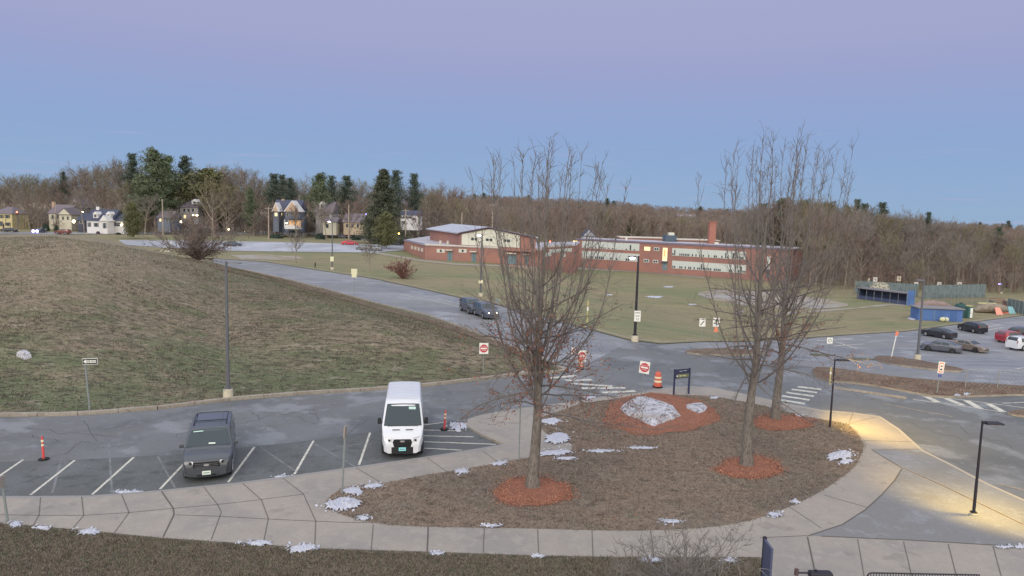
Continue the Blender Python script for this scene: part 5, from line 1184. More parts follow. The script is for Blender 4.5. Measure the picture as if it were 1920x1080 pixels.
# speed limit board on the field lamp post
P = G(1190, 640, .06); z1 = hgt(P, 582); z0 = hgt(P, 602); root = thing('speed_limit_sign', 'white speed limit board strapped to the lit lamp post', 'road sign', P + Vector((.12, -.2, 0)))
white_txt(['SPEED', 'LIMIT', '15'])(root, (z0 + z1) / 2, .62, z1 - z0)
P = G(623, 506, .08); z1 = hgt(P, 481); z0 = hgt(P, 490); root = thing('small_board', 'pale blank board on the lamp post near the walker', 'sign', P + Vector((0, -.2, 0))); board(root, (z0 + z1) / 2, .65, z1 - z0, m_sy)
P = G(901, 556, .08); z1 = hgt(P, 525); z0 = hgt(P, 531); root = thing('small_board', 'pale pink board on the lamp post behind the front oak', 'sign', P + Vector((0, -.2, 0))); board(root, (z0 + z1) / 2, .6, z1 - z0, m_sy)
def twoboards(root, z, w_, h_):
    for s, a in ((-1, .0), (1, .0)): b = board(root, z, w_ * .49, h_, m_sy, x=s * w_ * .25)
    board(root, z - h_ * .85, w_ * .8, h_ * .7, m_sy, 'lower_board')
sign_post('pair of pale yellow boards on thin posts beside the access road', 664, 552, 504, .85, .72, twoboards, dz=0)
def thinpair(root, z, w_, h_): board(root, z, w_ * .4, h_, m_galv, x=-w_ * .27); board(root, z, w_ * .4, h_, m_galv, x=w_ * .27)
sign_post('narrow grey double sign behind the queueing cars', 932, 602, 560, .45, .5, thinpair, dz=.05, post=.03)
def slash(root, z, w_, h_):
    b = board(root, z, w_, h_); m = MB(); m.add([(-w_ * .36, -.036, z - h_ * .30), (-w_ * .24, -.036, z - h_ * .36), (w_ * .36, -.036, z + h_ * .18), (w_ * .26, -.036, z + h_ * .26)], [(0, 1, 2, 3)]); m.box((w_ * .1, -.036, z + h_ * .4), (w_ * .5, .004, h_ * .1)); m.build('black_mark', m_sb, b)
sign_post('white sign with a black slanting mark, left one of two by the field', 1315, 640, 597, .62, .84, slash, dz=.05)
def fig(root, z, w_, h_):
    b = board(root, z, w_, h_); m = MB(); m.box((0, -.036, z), (w_ * .12, .004, h_ * .8)); m.box((-w_ * .18, -.036, z - h_ * .1), (w_ * .4, .004, h_ * .1)); m.box((w_ * .2, -.036, z - h_ * .2), (w_ * .3, .004, h_ * .1)); m.build('black_mark', m_sb, b); disc(b, z + h_ * .2, w_ * .2, m_sg, 'green_mark', y=-.038)
    m = MB(); m.add([(-w_ * .3, -.02, z - h_ * 1.1), (w_ * .35, -.02, z - h_ * 1.1), (w_ * .15, -.02, z - h_ * .55), (-w_ * .15, -.02, z - h_ * .55)], [(0, 1, 2, 3)]); m.build('orange_flag', m_so, root)
sign_post('white sign with an orange piece below it, right one of two by the field', 1341, 641, 596, .72, .92, fig, dz=.05)
def greenring(root, z, w_, h_): b = board(root, z, w_, h_); disc(b, z, w_ * .3, m_sg, 'green_ring'); disc(b, z, w_ * .2, m_sw, 'ring_centre', y=-.042)
sign_post('white sign with a green ring left of the right car park', 1554, 664, 633, .66, .7, greenring, dz=.05)
def redp(root, z, w_, h_):
    b = board(root, z, w_, h_); c = board(b, z, w_ * .66, h_ * .84, m_so, 'orange_panel', y=-.034); board(c, z, w_ * .5, h_ * .66, m_sw, 'white_panel', y=-.046); disc(c, z + h_ * .12, w_ * .14, m_sb, 'black_mark', y=-.06); disc(c, z - h_ * .16, w_ * .16, m_sb, 'black_mark', y=-.06)
    m = MB(); m.box((0, -.02, z - h_ * .72), (w_ * .6, .02, h_ * .2)); m.build('blue_plate', M('blue_plate', C(70, 80, 150)), root)
sign_post('white and orange sign on a grey post in the leafy verge', 1757, 737, 678, .42, .82, redp, dz=.19, tilt=.06)
def bare_(root, z, w_, h_): board(root, z, w_, h_, m_galv, 'sign_back', y=.02)
sign_post('slanted grey sign post seen edge on at the left tip of the island', 641, 926, 800, .05, .40, lambda r, z, a, b: (lambda m: m.build('sign_edge', M('sign_edge', C(140, 128, 122)), r))((lambda m: (m.box((0, 0, z), (.06, .36, .46)), m)[1])(MB())), dz=LZ, tilt=.05, post=.045)
sign_post('grey sign post seen edge on at the left border of the picture', 13, 978, 896, .05, .3, lambda r, z, a, b: (lambda m: m.build('sign_edge', MATS['sign_edge'], r))((lambda m: (m.box((0, 0, z), (.05, .3, .4)), m)[1])(MB())), dz=LZ, tilt=-.08, post=.045)
sign_post('thin grey post left of the front oak trunk', 973, 862, 745, .05, .3, lambda r, z, a, b: (lambda m: m.build('sign_edge', MATS['sign_edge'], r))((lambda m: (m.box((0, 0, z), (.05, .3, .4)), m)[1])(MB())), dz=LZ, post=.035)
sign_post('faded red and white post sign at the right car park entry', 1671, 672, 621, .34, .5, lambda r, z, a, b: board(r, z, a, b, m_so), dz=.05, tilt=.14, post=.06, mat=m_sw)
sign_post('small red sign on the walkway lamp side', 1560, 722, 719, .2, .3, lambda r, z, a, b: board(r, z, a, b, m_sr), dz=.19) if False else None
def yellow_post(label, px, py, top, dz, r=.07):
    P = G(px, py, dz); H = hgt(P, top); root = thing('marker_post', label, 'marker post', P); m = MB(); m.tube([(0, 0, -.2), (0, 0, H * .96), (0, 0, H)], [r, r, r * .6], 8); m.build('post', M('faded_yellow', C(176, 164, 100), [(2, 4, .45, .6, L(C(150, 140, 110), .8))]), root, smooth=40)
    m = MB(); m.tube([(0, 0, H * .55), (0, 0, H * .7)], r * 1.08, 8); m.build('band', m_sw, root)
yellow_post('faded yellow post on the verge left of the black walkway lamp', 1556, 718, 688, .19, .06); yellow_post('pale yellow post by the field behind the front oak', 1101, 606, 563, .05, .09)
# wayfinding sign
PA = G(1262, 741, SWZ); PB = G(1292, 739, SWZ); Pm = (PA + PB) / 2; H = hgt(Pm, 691); dx_ = (PB - PA); ln = dx_.length; root = thing('wayfinding_sign', 'dark navy direction sign on two posts at the head of the island', 'sign', Pm, rz=math.atan2(dx_.y, dx_.x) + .1)
m_navy = M('navy_sign', C(46, 52, 82), rough=.5)
for s in (-1, 1): m = MB(); m.box((s * ln / 2, 0, H / 2 - .1), (.09, .09, H + .2)); m.build('post', m_navy, root)
m = MB(); m.box((0, 0, H - .34), (ln - .09, .05, .62)); b = m.build('panel', m_navy, root)
m = MB(); m.box((.05, -.032, H - .48), (ln - .24, .01, .24)); m.build('lower_panel', M('olive_panel', C(104, 108, 84)), b)
m = MB()
for (x0, x1, z_) in ((-.26, -.02, -.17), (.06, .34, -.14)): m.box(((x0 + x1) / 2, -.034, H + z_), (x1 - x0, .008, .05))
m.build('worn_lettering', M('faded_white', C(150, 156, 160)), b)
m = MB(); zc = H - .48; m.add([(-.52, -.04, zc), (-.44, -.04, zc + .07), (-.44, -.04, zc + .03), (-.36, -.04, zc + .03), (-.36, -.04, zc - .03), (-.44, -.04, zc - .03), (-.44, -.04, zc - .07)], [(0, 1, 2, 3, 4, 5, 6)]); m.build('white_arrow', m_sw, b)
m = MB(); m.box((-.16, -.041, zc), (.16, .006, .09)); m.box((.16, -.041, zc), (.3, .006, .07)); m.build('pale_lettering', M('pale_green_letters', C(168, 182, 120)), b)
# drums and delineators
m_or = M('hazard_orange', C(206, 88, 62), rough=.5); m_ref = M('reflective_white', C(250, 214, 176), rough=.4); m_delin = M('delineator_red', C(206, 62, 66), rough=.5)
def drum(label, px, py, dz, top):
    P = G(px, py, dz); H = hgt(P, top); root = thing('traffic_drum', label, 'traffic barrel', P); k = H; m = MB()
    pr = [(0, .31), (.06, .31), (.07, .29), (.30, .28), (.31, .27), (.52, .265), (.53, .25), (.74, .24), (.75, .225), (.93, .21), (.97, .19), (1.0, .12)]
    m.tube([(0, 0, z * k) for z, r in pr], [r * k * .92 for z, r in pr], 20); m.build('drum_body', m_or, root, smooth=30)
    for z0_, z1_, r in ((.33, .47, .272), (.60, .72, .25)): q = MB(); q.tube([(0, 0, z0_ * k), (0, 0, z1_ * k)], r * k * .95, 20, cap=False); q.build('reflective_band', m_ref, root, smooth=30)
    q = MB(); q.tube([(0, 0, 0), (0, 0, .06)], .34 * k, 16); q.build('rubber_base', m_tyre, root); q = MB(); q.tube([(-.07, 0, k), (-.05, 0, k + .1), (.05, 0, k + .1), (.07, 0, k)], .02, 6); q.build('handle', m_or, root)
drum('orange and white striped barrel on the walkway edge beside the wayfinding sign', 1233, 725, .10, 698); drum('orange striped barrel in the junction behind the front oak', 1088, 692, .06, 672)
def delin(label, px, py, dz, top, tilt=0):
    P = G(px, py, dz); H = hgt(P, top); root = thing('delineator_post', label, 'traffic post', P, ry=tilt); m = MB(); m.tube([(0, 0, .05), (0, 0, H - .09), (0, 0, H)], [.06, .05, .03], 10); m.build('post', m_delin, root, smooth=40)
    for f in (.62, .80): q = MB(); q.tube([(0, 0, H * f), (0, 0, H * (f + .09))], .056, 10, cap=False); q.build('reflective_band', m_ref, root)
    q = MB(); q.tube([(0, 0, 0), (0, 0, .06), (0, 0, .07)], [.24, .23, .1], 8); q.build('rubber_base', m_tyre, root)
    q = MB(); q.tube([(0, 0, H), (0, 0, H + .05)], .045, 8); q.build('grip', m_delin, root)
delin('orange red post on a black base in the left end of the lot', 82, 862, PL, 820, -.03); delin('orange red post on a black base beside the hatched bay', 833, 806, PL, 771, .05)

# the walker
def person(P, rz, H, label, top_c, leg_c):
    root = thing('person', label, 'person', P, rz); k = H / 1.75; me = bpy.data.meshes.new('person')
    J = [(0, 0, .95), (0, 0, 1.15), (0, .01, 1.38), (0, .02, 1.5), (0, .03, 1.64), (-.1, 0, .9), (-.11, .12, .5), (-.1, .05, .07), (.1, 0, .9), (.11, -.1, .5), (.1, -.28, .12), (-.2, 0, 1.4), (-.25, -.1, 1.12), (-.22, -.02, .9), (.2, 0, 1.4), (.25, .08, 1.12), (.22, .2, .95), (-.1, .2, .05), (.1, -.14, .05)]
    E = [(0, 1), (1, 2), (2, 3), (3, 4), (0, 5), (5, 6), (6, 7), (0, 8), (8, 9), (9, 10), (2, 11), (11, 12), (12, 13), (2, 14), (14, 15), (15, 16), (7, 17), (10, 18)]
    R = [.15, .15, .16, .06, .1, .1, .075, .05, .1, .075, .05, .075, .05, .035, .075, .05, .035, .04, .04]
    me.from_pydata([(a * k, b * k, c * k) for a, b, c in J], E, []); o = link('body', me, root); sk = o.modifiers.new('skin', 'SKIN')
    for v, r in zip(me.skin_vertices[0].data if me.skin_vertices else [], R): v.radius = (r * k, r * k)
    if not me.skin_vertices:
        bm = bmesh.new(); bm.from_mesh(me); lay = bm.verts.layers.skin.verify()
        for v, r in zip(bm.verts, R): v[lay].radius = (r * k, r * k)
        bm.verts.ensure_lookup_table(); bm.verts[0][lay].use_root = True; bm.to_mesh(me); bm.free()
    o.modifiers.new('sub', 'SUBSURF').levels = 2; me.materials.append(top_c)
    h = MB(); h.tube([(0, 0, 1.63 * k), (0, 0, 1.70 * k), (0, 0, 1.76 * k)], [.11 * k, .115 * k, .05 * k], 10); h.build('hair', M('dark_hair', C(40, 36, 36)), root, smooth=60)
person(G(591, 503, .1), 1.2, hgt(G(591, 503, .1), 491.5), 'person in dark clothes walking on the grass beside the access road', M('dark_clothes', C(36, 36, 44)), None)

# ------------------------------------------------------------------ fences
m_mesh = M('fence_wire', C(140, 142, 144), rough=.5, metal=.3)
def chain_fence(label, pts, h, dz, step=3.0, rail=.025, wires=5, mat=None, diag=.35, base_y=None, name='chain_link_fence', group=None):
    """posts, rails and a real woven-wire grid between ground points"""
    W = [Vector(p) for p in pts]; root = thing(name, label, 'fence', W[0], group=group); o = W[0]; mat = mat or m_mesh
    posts = []
    for a, b in zip(W[:-1], W[1:]):
        n = max(1, round((b - a).length / step)); posts += [a.lerp(b, i / n) for i in range(n)]
    posts.append(W[-1])
    for p in posts: m = MB(); q = p - o; m.tube([(q.x, q.y, q.z - .1), (q.x, q.y, q.z + h + .05)], rail * 1.4, 6); m.build('post', mat, root)
    r_ = MB(); w_ = []
    for a, b in zip(posts[:-1], posts[1:]):
        a, b = a - o, b - o; r_.tube([(a.x, a.y, a.z + h), (b.x, b.y, b.z + h)], rail, 6)
        L_ = (b - a).length; n = int((L_ + h) / diag)
        for i in range(n):
            for s in (0, 1):
                t0 = i * diag - h; t1 = i * diag; z0_, z1_ = (0, h) if s == 0 else (h, 0)
                if t0 < 0: z0_ = z0_ + (z1_ - z0_) * (-t0 / h); t0 = 0
                if t1 > L_: z1_ = z0_ + (z1_ - z0_) * ((L_ - t0) / (t1 - t0)); t1 = L_
                if t1 <= t0: continue
                p = a.lerp(b, t0 / L_); q = a.lerp(b, t1 / L_); w_.append((p.x, p.y, p.z + z0_, q.x, q.y, q.z + z1_, .004 + rail * .12, .004 + rail * .12))
    r_.build('top_rail', mat, root); V, Fq = seg_arrays(w_, 3); np_mesh('wire_mesh', V, Fq, mat, root); return root
chain_fence('low chain link fence along the leafy verge at the right', [G(1810, 724, .19), G(1870, 727, .19), G(1925, 728, .19), G(1990, 731, .19)], 1.25, .19, step=2.4)
m_scr = M('green_windscreen', C(100, 116, 120), [(.8, 4, .45, .6, L(C(84, 98, 106), .8))], rough=.8); m_blue = M('team_blue', C(66, 104, 164), [(.7, 4, .45, .6, L(C(56, 90, 146), .6))], rough=.6); m_dkblue = M('dugout_navy', C(62, 72, 104))
def screen_fence(label, pa, pb, h, n, mat, name='screened_fence', z=None):
    a, b = Vector(pa), Vector(pb); root = thing(name, label, 'fence', a); d = b - a; L_ = math.hypot(d.x, d.y); rz = math.atan2(d.y, d.x); root.rotation_euler[2] = rz
    for k in range(n + 1): m = MB(); m.tube([(L_ * k / n, 0, -.5), (L_ * k / n, 0, h + .1)], .06, 6); m.build('post', m_galv, root)
    for k in range(n): m = MB(); m.box((L_ * (k + .5) / n, .05, h / 2 + .05), (L_ / n - .1, .02, h - .1)); m.build('screen_panel', mat, root)
    return root
DR = 150
fz = lambda px, D: ground_at(px, D)
screen_fence('green screened fence running behind the ball field dugout', fz(1603, 169), fz(1720, 164), 3.1, 9, m_scr)
screen_fence('taller grey green screened fence right of the dugout', fz(1728, 160), fz(1846, 168), 3.2, 14, m_scr)
screen_fence('short screened fence at the far right edge', fz(1888, 142), fz(1932, 134), 2.6, 6, m_scr)
# white numbered boards above the fence
for i, (px, row, lab) in enumerate([(1639, 525, 'leftmost of the small white boards over the outfield fence'), (1683, 523, 'second small tan board over the outfield fence'), (1716, 534, 'white board in the middle of the row over the outfield fence'), (1759, 534, 'fourth white board over the outfield fence'), (1797, 534, 'rightmost white board over the outfield fence'), (1627, 527, 'tiny narrow board at the left end of the outfield fence')]):
    D = 174; P = ground_at(px, D); zt = hgt(P, row - 5); root = thing('target_board', lab, 'board', P, group='boards over the outfield fence'); m = MB(); m.tube([(0, 0, 0), (0, 0, zt)], .05, 6); m.build('post', m_galv, root)
    w_ = 1.0 if i < 5 else .45; m = MB(); m.box((0, -.08, zt - .6), (w_, .05, 1.2)); b = m.build('board', M('board_tan', C(176, 164, 148)) if i in (1, 5) else M('board_white', C(186, 184, 182)), root)
    m = MB(); m.box((0, -.12, zt - .42), (w_ * .5, .02, .18)); m.box((w_ * .16, -.12, zt - .72), (w_ * .18, .02, .3)); m.build('dark_mark', M('board_mark', C(90, 84, 84)), b)
# dugout
a, b = fz(1608, 157), fz(1699, 147); d = b - a; L_ = math.hypot(d.x, d.y); root = thing('dugout', 'long dark dugout with a blue end wall on the ball field', 'dugout', a, math.atan2(d.y, d.x)); root.location.z = (a.z + b.z) / 2
m = MB(); m.box((L_ / 2, 2.4, 1.2), (L_, .2, 2.6)); m.build('back_wall', m_dkblue, root); m = MB(); m.box((L_ / 2, 1.1, 2.55), (L_ + .4, 3, .18)); m.build('roof', M('dugout_roof', C(112, 108, 116)), root)
for x in (0, L_): m = MB(); m.box((x, 1.2, 1.25), (.25, 2.5, 2.6)); m.build('end_wall', m_dkblue, root)
m = MB(); m.box((L_ / 2, .05, .45), (L_ - .3, .12, .9)); m.build('front_rail_wall', m_dkblue, root); m = MB(); m.box((L_ / 2, 1.9, .5), (L_ - 1, .4, .1)); m.build('bench', m_wood, root)
for k in range(7): m = MB(); m.tube([(L_ * k / 6 * .98 + .2, 0, 0), (L_ * k / 6 * .98 + .2, 0, 2.45)], .05, 6); m.build('column', m_galv, root)
a = fz(1701, 146); root = thing('blue_screen', 'tall bright blue panel at the right end of the dugout', 'panel', a); m = MB(); m.box((.6, 0, 1.6), (1.6, .12, 3.3)); m.build('panel', m_blue, root); [(lambda m: m.build('post', m_galv, root))(MB().tube([(x, -.1, 0), (x, -.1, 3.5)], .05, 6)) for x in (-.2, 1.4)]
# banner in the dugout gap: white team banner
a = fz(1648, 163); root = thing('fence_banner', 'white arched banner on the screened fence above the dugout', 'banner', a); m = MB(); m.prism([(-2.2, 1.2), (2.2, 1.0), (2.2, 2.6), (1.4, 3.3), (0, 3.5), (-1.4, 3.3), (-2.2, 2.7)], 'y', -.1, -.04); m.build('banner', M('banner_cream', C(172, 168, 154), [(2.2, 3, .48, .54, L(C(100, 100, 100), .9))]), root)
# blue shed
a = G(1733, 603, .12); b = G(1791, 601, .12); rz = -.12; root = thing('shed', 'bright blue shed with a flat grey roof beside the right car park', 'shed', (a + b) / 2, rz); L_ = (b - a).length; H = hgt((a + b) / 2, 580)
m = MB(); m.box((0, 1.6, H / 2 - .3), (L_, 3.2, H + .6)); m.build('wall', m_blue, root); m = MB(); m.box((0, 1.6, H + .14), (L_ + .5, 3.8, .16)); m.build('roof', M('shed_roof', C(124, 120, 124)), root); m = MB(); m.box((-L_ * .14, -.02, H * .45), (.08, .04, H * .9)); m.build('corner_trim', m_galv, root); m = MB(); m.box((L_ * .3, -.03, 1.0), (1.0, .05, 2.0)); d_ = m.build('door', M('door_blue', C(58, 94, 150)), root)
m = MB(); m.box((L_ * .3 + .38, -.08, 1.0), (.06, .06, .16)); m.build('handle', m_galv, d_)
Pw = G(1770, 603.5, .12); root = thing('wrapped_bale', 'pale wrapped bundle leaning on the blue shed', 'bundle', Pw); m = MB(); m.tube([(-.75, 0, .35), (-.5, 0, .42), (0, 0, .45), (.5, 0, .42), (.72, 0, .38)], [.2, .38, .42, .4, .22], 12); m.build('bundle', M('pale_wrap', C(196, 194, 156)), root, smooth=60); m = MB(); m.tube([(-.1, 0, .45), (.1, 0, .45)], .435, 12, cap=False); m.build('strap', m_galv, root)
# green tank and portable toilet
Pw = G(1805, 596, .12); root = thing('water_tank', 'dark green round tank between the blue shed and the toilet cabin', 'tank', Pw); m = MB(); m.tube([(0, .8, -.2), (0, .8, 2.0), (0, .8, 2.4), (0, .8, 2.6)], [1.05, 1.05, .8, .2], 20); m.build('tank', M('tank_green', C(42, 74, 74)), root, smooth=40); m = MB(); m.tube([(0, .8, 2.58), (0, .8, 2.7)], .25, 12); m.build('lid', m_black, root)
Pw = G(1819, 597, .12); root = thing('portable_toilet', 'green portable toilet with a white door and yellow roof', 'portable toilet', Pw, .3); m = MB(); m.box((0, .55, 1.05), (1.1, 1.1, 2.3)); m.build('cabin', M('cabin_green', C(48, 92, 92)), root); m = MB(); m.box((.16, -.02, 1.0), (.55, .05, 1.8)); dd = m.build('door', m_sw, root); m = MB(); m.box((-.02, -.06, 1.0), (.05, .04, .2)); m.build('latch', m_black, dd); m = MB(); m.box((0, .55, 2.27), (1.2, 1.2, .14), taper=.8); m.build('roof', M('cabin_roof', C(160, 150, 96)), root); m = MB(); m.box((.56, .55, 1.05), (.02, 1.0, 2.0)); m.build('side_panel', M('cabin_blue', C(52, 66, 140)), root)
# stacked mats, coloured playground pieces
Pw = G(1866, 588, .12); root = thing('tarp_pile', 'long tan tarp covered pile behind the portable toilet', 'pile', Pw); V = []; n_ = 18
m = MB(); m.tube([(-3.4, 1, .4), (-2.4, 1, .8), (-.8, 1, .95), (1, 1, .9), (2.2, 1, .8), (3, 1, .4)], [.3, .85, 1.0, .95, .85, .3], 10); o_ = m.build('tarp', M('tan_tarp', C(136, 124, 110), [(1.5, 5, .45, .6, L(C(112, 102, 94), .8))], bump=(3, 1, .1)), root, smooth=60); m = MB(); m.box((-1, 1.2, 1.85), (3.4, .5, .16)); m.build('top_board', M('pale_yellow_board', C(190, 182, 130)), root)
for (px, py, c, lab, tl) in [(1875, 590, (226, 140, 120), 'salmon pink leaning panel at the edge of the right car park', .5), (1886, 588, (196, 100, 84), 'smaller red pink panel beside the salmon one', .7), (1899, 588, (120, 176, 186), 'light teal leaning panel right of the pink ones', .5), (1913, 586, (128, 190, 178), 'aqua leaning panel at the far right', .55)]:
    Pw = G(px, py, .12); root = thing('play_panel', lab, 'panel', Pw, .2, group='coloured panels by the car park'); m = MB(); m.add([(-.75, 0, 0), (.75, 0, 0), (.45 + tl * .4, .8, 1.25), (-.6 + tl * .3, .8, 1.3), (-.75, .12, 0), (.75, .12, 0), (.45 + tl * .4, .92, 1.25), (-.6 + tl * .3, .92, 1.3)], [(0, 1, 2, 3), (4, 5, 6, 7), (0, 1, 5, 4), (1, 2, 6, 5), (2, 3, 7, 6), (3, 0, 4, 7)]); m.build('panel', M('panel_%d' % px, C(*c)), root)
    m = MB(); m.tube([(0, 1.5, 0), (0, .9, 1.1)], .04, 6); m.build('prop', m_galv, root)
# batting cage, red bleacher
a = fz(1742, 148); root = thing('batting_cage', 'dark net batting cage frame in front of the screened fence', 'batting cage', a); w_ = []
for k in range(9): x = k * 1.5; m = MB(); m.tube([(x, 0, 0), (x, 0, 2.6), (x, 3, 2.9)], .05, 6); m.build('frame_post', m_galv, root)
for k in range(60):
    x = k * .2; w_.append((x, .02, 0, x, .02, 2.6, .012, .012))
for k in range(12): w_.append((0, .02, k * .22, 12, .02, k * .22, .012, .012))
V, Fq = seg_arrays(w_, 3); np_mesh('netting', V, Fq, M('dark_net', C(62, 66, 74)), root)
a = fz(1741, 143); root = thing('dirt_mound', 'pinkish heap of gravel behind the batting cage net', 'heap', a + Vector((3, 4, 0))); m = MB(); m.tube([(-4, 0, 0), (-3, 0, .2), (0, 0, .5), (2.5, 0, .3), (4, 0, 0)], [.3, .6, .8, .7, .3], 12); m.build('heap', M('gravel_pink', C(140, 118, 116), [(2, 5, .45, .6, L(C(120, 104, 104), .8))], bump=(3, 1, .1)), root, smooth=60)
a = fz(1877, 150); root = thing('bleachers', 'small dark red bleachers under the blue white lamp', 'bleachers', a)
for k in range(4): m = MB(); m.box((0, k * .5, .4 + k * .35), (3.4, .35, .08)); m.build('bench_row', M('bleacher_red', C(120, 48, 52)), root)
for x in (-1.5, 1.5): m = MB(); m.box((x, .8, .6), (.1, 2, 1.2)); m.build('side_frame', m_galv, root)
# soccer goal frame near the upper car park, bottom railing, screen and camera mount
a = ground_at(313, 176); root = thing('goal_frame', 'white leaning goal frame left of the thicket bush', 'goal frame', a); m = MB(); [m.tube(p, .07, 6) for p in ([(-1.6, 0, 0), (-.4, 0, 1.4)], [(-.4, 0, 1.4), (1, 0, 1.5)], [(1, 0, 0), (1, 0, 2.6)], [(1.2, 0, 2.6), (.8, 0, 1.5)])]; m.build('frame', m_sw, root); m = MB(); m.box((.3, -.2, .15), (1.5, .4, .25)); m.build('base_block', m_sw, root)
Pr = G(1625, 1092, SWZ); Pq = G(1835, 1096, SWZ); H = hgt(Pr, 1074); root = thing('railing', 'black metal railing at the bottom edge on the right', 'railing', Pr, math.atan2((Pq - Pr).y, (Pq - Pr).x)); L_ = (Pq - Pr).length
m = MB(); m.tube([(0, 0, 0), (0, 0, H - .12), (.05, 0, H - .03), (.14, 0, H), (L_, 0, H)], .025, 8); m.build('top_rail', m_dpole, root, smooth=40); m = MB(); m.tube([(0, 0, H * .3), (L_, 0, H * .3)], .018, 6); m.build('lower_rail', m_dpole, root)
for k in range(40): m = MB(); m.tube([(.12 + k * (L_ - .12) / 39, 0, 0), (.12 + k * (L_ - .12) / 39, 0, H)], .012, 5); m.build('baluster', m_dpole, root)
P0 = G(1436, 1110, LZ); root = thing('blue_fence_panel', 'narrow blue fence panel seen edge on at the end of the front lawn', 'fence panel', P0); H = hgt(P0, 1016); m = MB(); m.add([(-.02, -.25, 0), (.05, -.25, 0), (.05, -.25, H * .93), (-.02, -.25, H * .93), (-.10, .2, 0), (-.02, .2, 0), (-.02, .2, H), (-.10, .2, H)], [(0, 1, 2, 3), (4, 5, 6, 7), (0, 1, 5, 4), (1, 2, 6, 5), (2, 3, 7, 6), (3, 0, 4, 7)]); m.build('panel', M('slate_blue_panel', C(70, 75, 104), rough=.6), root); m = MB(); m.box((-.05, .24, H / 2), (.1, .1, H + .1)); m.build('post', m_dpole, root)
P0 = G(1525, 1100, SWZ); H = hgt(P0, 1068); root = thing('bicycle_rack', 'black metal fitting with a knob at the bottom edge of the walkway', 'rack', P0); m = MB(); m.tube([(-.55, 0, H - .12), (-.05, 0, H - .12)], .03, 8); m.build('arm', m_dpole, root)
m = MB(); m.tube([(-.58, 0, H - .2), (-.58, 0, H)], .07, 10); m.build('knob', M('brown_knob', C(84, 64, 66)), root); m = MB(); m.tube([(-.1, 0, 0), (-.1, 0, H - .3)], .04, 6); m.tube([(.45, 0, 0), (.45, 0, H - .3)], .04, 6); m.build('leg', m_dpole, root)
m = MB(); m.box((.2, 0, H - .17), (.75, .3, .22)); m.build('box_body', m_dpole, root, bevel=.06); m = MB(); m.tube([(.05, 0, H - .06), (.05, 0, H)], .04, 8); m.build('stud', m_dpole, root)
# ------------------------------------------------------------------ school and gym
m_brick = M('red_brick', C(144, 102, 95), [(.25, 4, .42, .6, L(C(134, 95, 90), .8)), (2.5, 5, .5, .66, L(C(160, 116, 104), .5)), (.08, 3, .5, .6, L(C(158, 108, 93), .6))], rough=.9)
m_roofg = M('pale_flat_roof', C(168, 166, 178), [(.2, 4, .45, .6, L(C(150, 148, 160), .8))]); m_trim = M('pale_trim', C(188, 180, 168)); m_panelw = M('white_wall_panel', C(196, 196, 182), [(.5, 4, .5, .62, L(C(172, 172, 160), .6))])
m_winp = M('window_panel', C(184, 192, 190), rough=.3, spec=.5); m_wind = M('window_dark', C(52, 62, 72), rough=.1, spec=.6); m_winlit = M('window_lit', C(220, 200, 140), emit=((1, .80, .42, 1), .75)); m_winlit2 = M('window_glow', C(200, 150, 90), emit=((1, .55, .25, 1), .5))
m_door = M('door_teal', C(98, 122, 132)); m_eave = M('dark_eave', C(84, 70, 92)); m_coping = M('roof_coping', C(112, 104, 126))
class Wall:
    """vertical wall from P0 to P1; picture rectangles become real rectangles standing proud of it"""
    def __init__(s, root, P0, P1, zb):
        s.root = root; s.P0 = Vector(P0); s.P1 = Vector(P1); s.zb = zb; d = s.P1 - s.P0; d.z = 0; s.L = d.length; s.d = d.normalized(); s.n = Vector((s.d.y, -s.d.x, 0))
        if s.n.y > 0: s.n = -s.n
        s.org = root.matrix_basis.translation.copy() if False else Vector(root.location)
    def u(s, px, row):
        lo, hi = -.2, 1.2
        for _ in range(30):
            m = (lo + hi) / 2; q = s.P0 + s.d * (s.L * m); z = s.z(q, row)
            if proj((q.x, q.y, z))[0] < px: lo = m
            else: hi = m
        return m * s.L
    def z(s, q, row):
        lo, hi = -30, 60
        for _ in range(34):
            m = (lo + hi) / 2
            if proj((q.x, q.y, m))[1] > row: lo = m
            else: hi = m
        return m
    def rect(s, px0, px1, rt, rb, mat, name, proud=.06, parent=None, thick=None, zz=None):
        """rows measured at px0"""
        u0, u1 = s.u(px0, rb), s.u(px1, rb); q = s.P0 + s.d * u0; z1, z0 = (s.z(q, rt), s.z(q, rb)) if zz is None else zz
        return s.box(u0, u1, z0, z1, mat, name, proud, parent, thick)
    def box(s, u0, u1, z0, z1, mat, name, proud=.06, parent=None, thick=None):
        t = thick or .12; c = s.P0 + s.d * ((u0 + u1) / 2) + s.n * (proud - t / 2) - s.org; m = MB(); m.box((c.x, c.y, (z0 + z1) / 2 - s.org.z), (u1 - u0, t, z1 - z0), math.atan2(s.d.y, s.d.x)); return m.build(name, mat, parent or s.root)
    def band(s, px0, px1, rt, rb, n, split=.62, dark=.5, seed=0, slant=0):
        r = random.Random(seed); u0, u1 = s.u(px0, rb), s.u(px1, rb); q = s.P0 + s.d * u0; z1, z0 = s.z(q, rt), s.z(q, rb); w_ = (u1 - u0) / n; zs = z1 - (z1 - z0) * split
        for i in range(n):
            a, b = u0 + i * w_, u0 + (i + 1) * w_ - .0; f = s.box(a, b - .03, z0, z1, m_winp, 'window', .06)
            for k in range(2):
                if r.random() < .85:
                    aa = a + .12 + k * w_ / 2; m_ = m_wind if r.random() < dark + .25 else m_winp; s.box(aa, aa + w_ / 2 - .2, z0 + .12, zs - .1 + (r.random() < .12) * (z1 - zs) * .7, m_, 'pane', .085, f, .05)
        return z0, z1
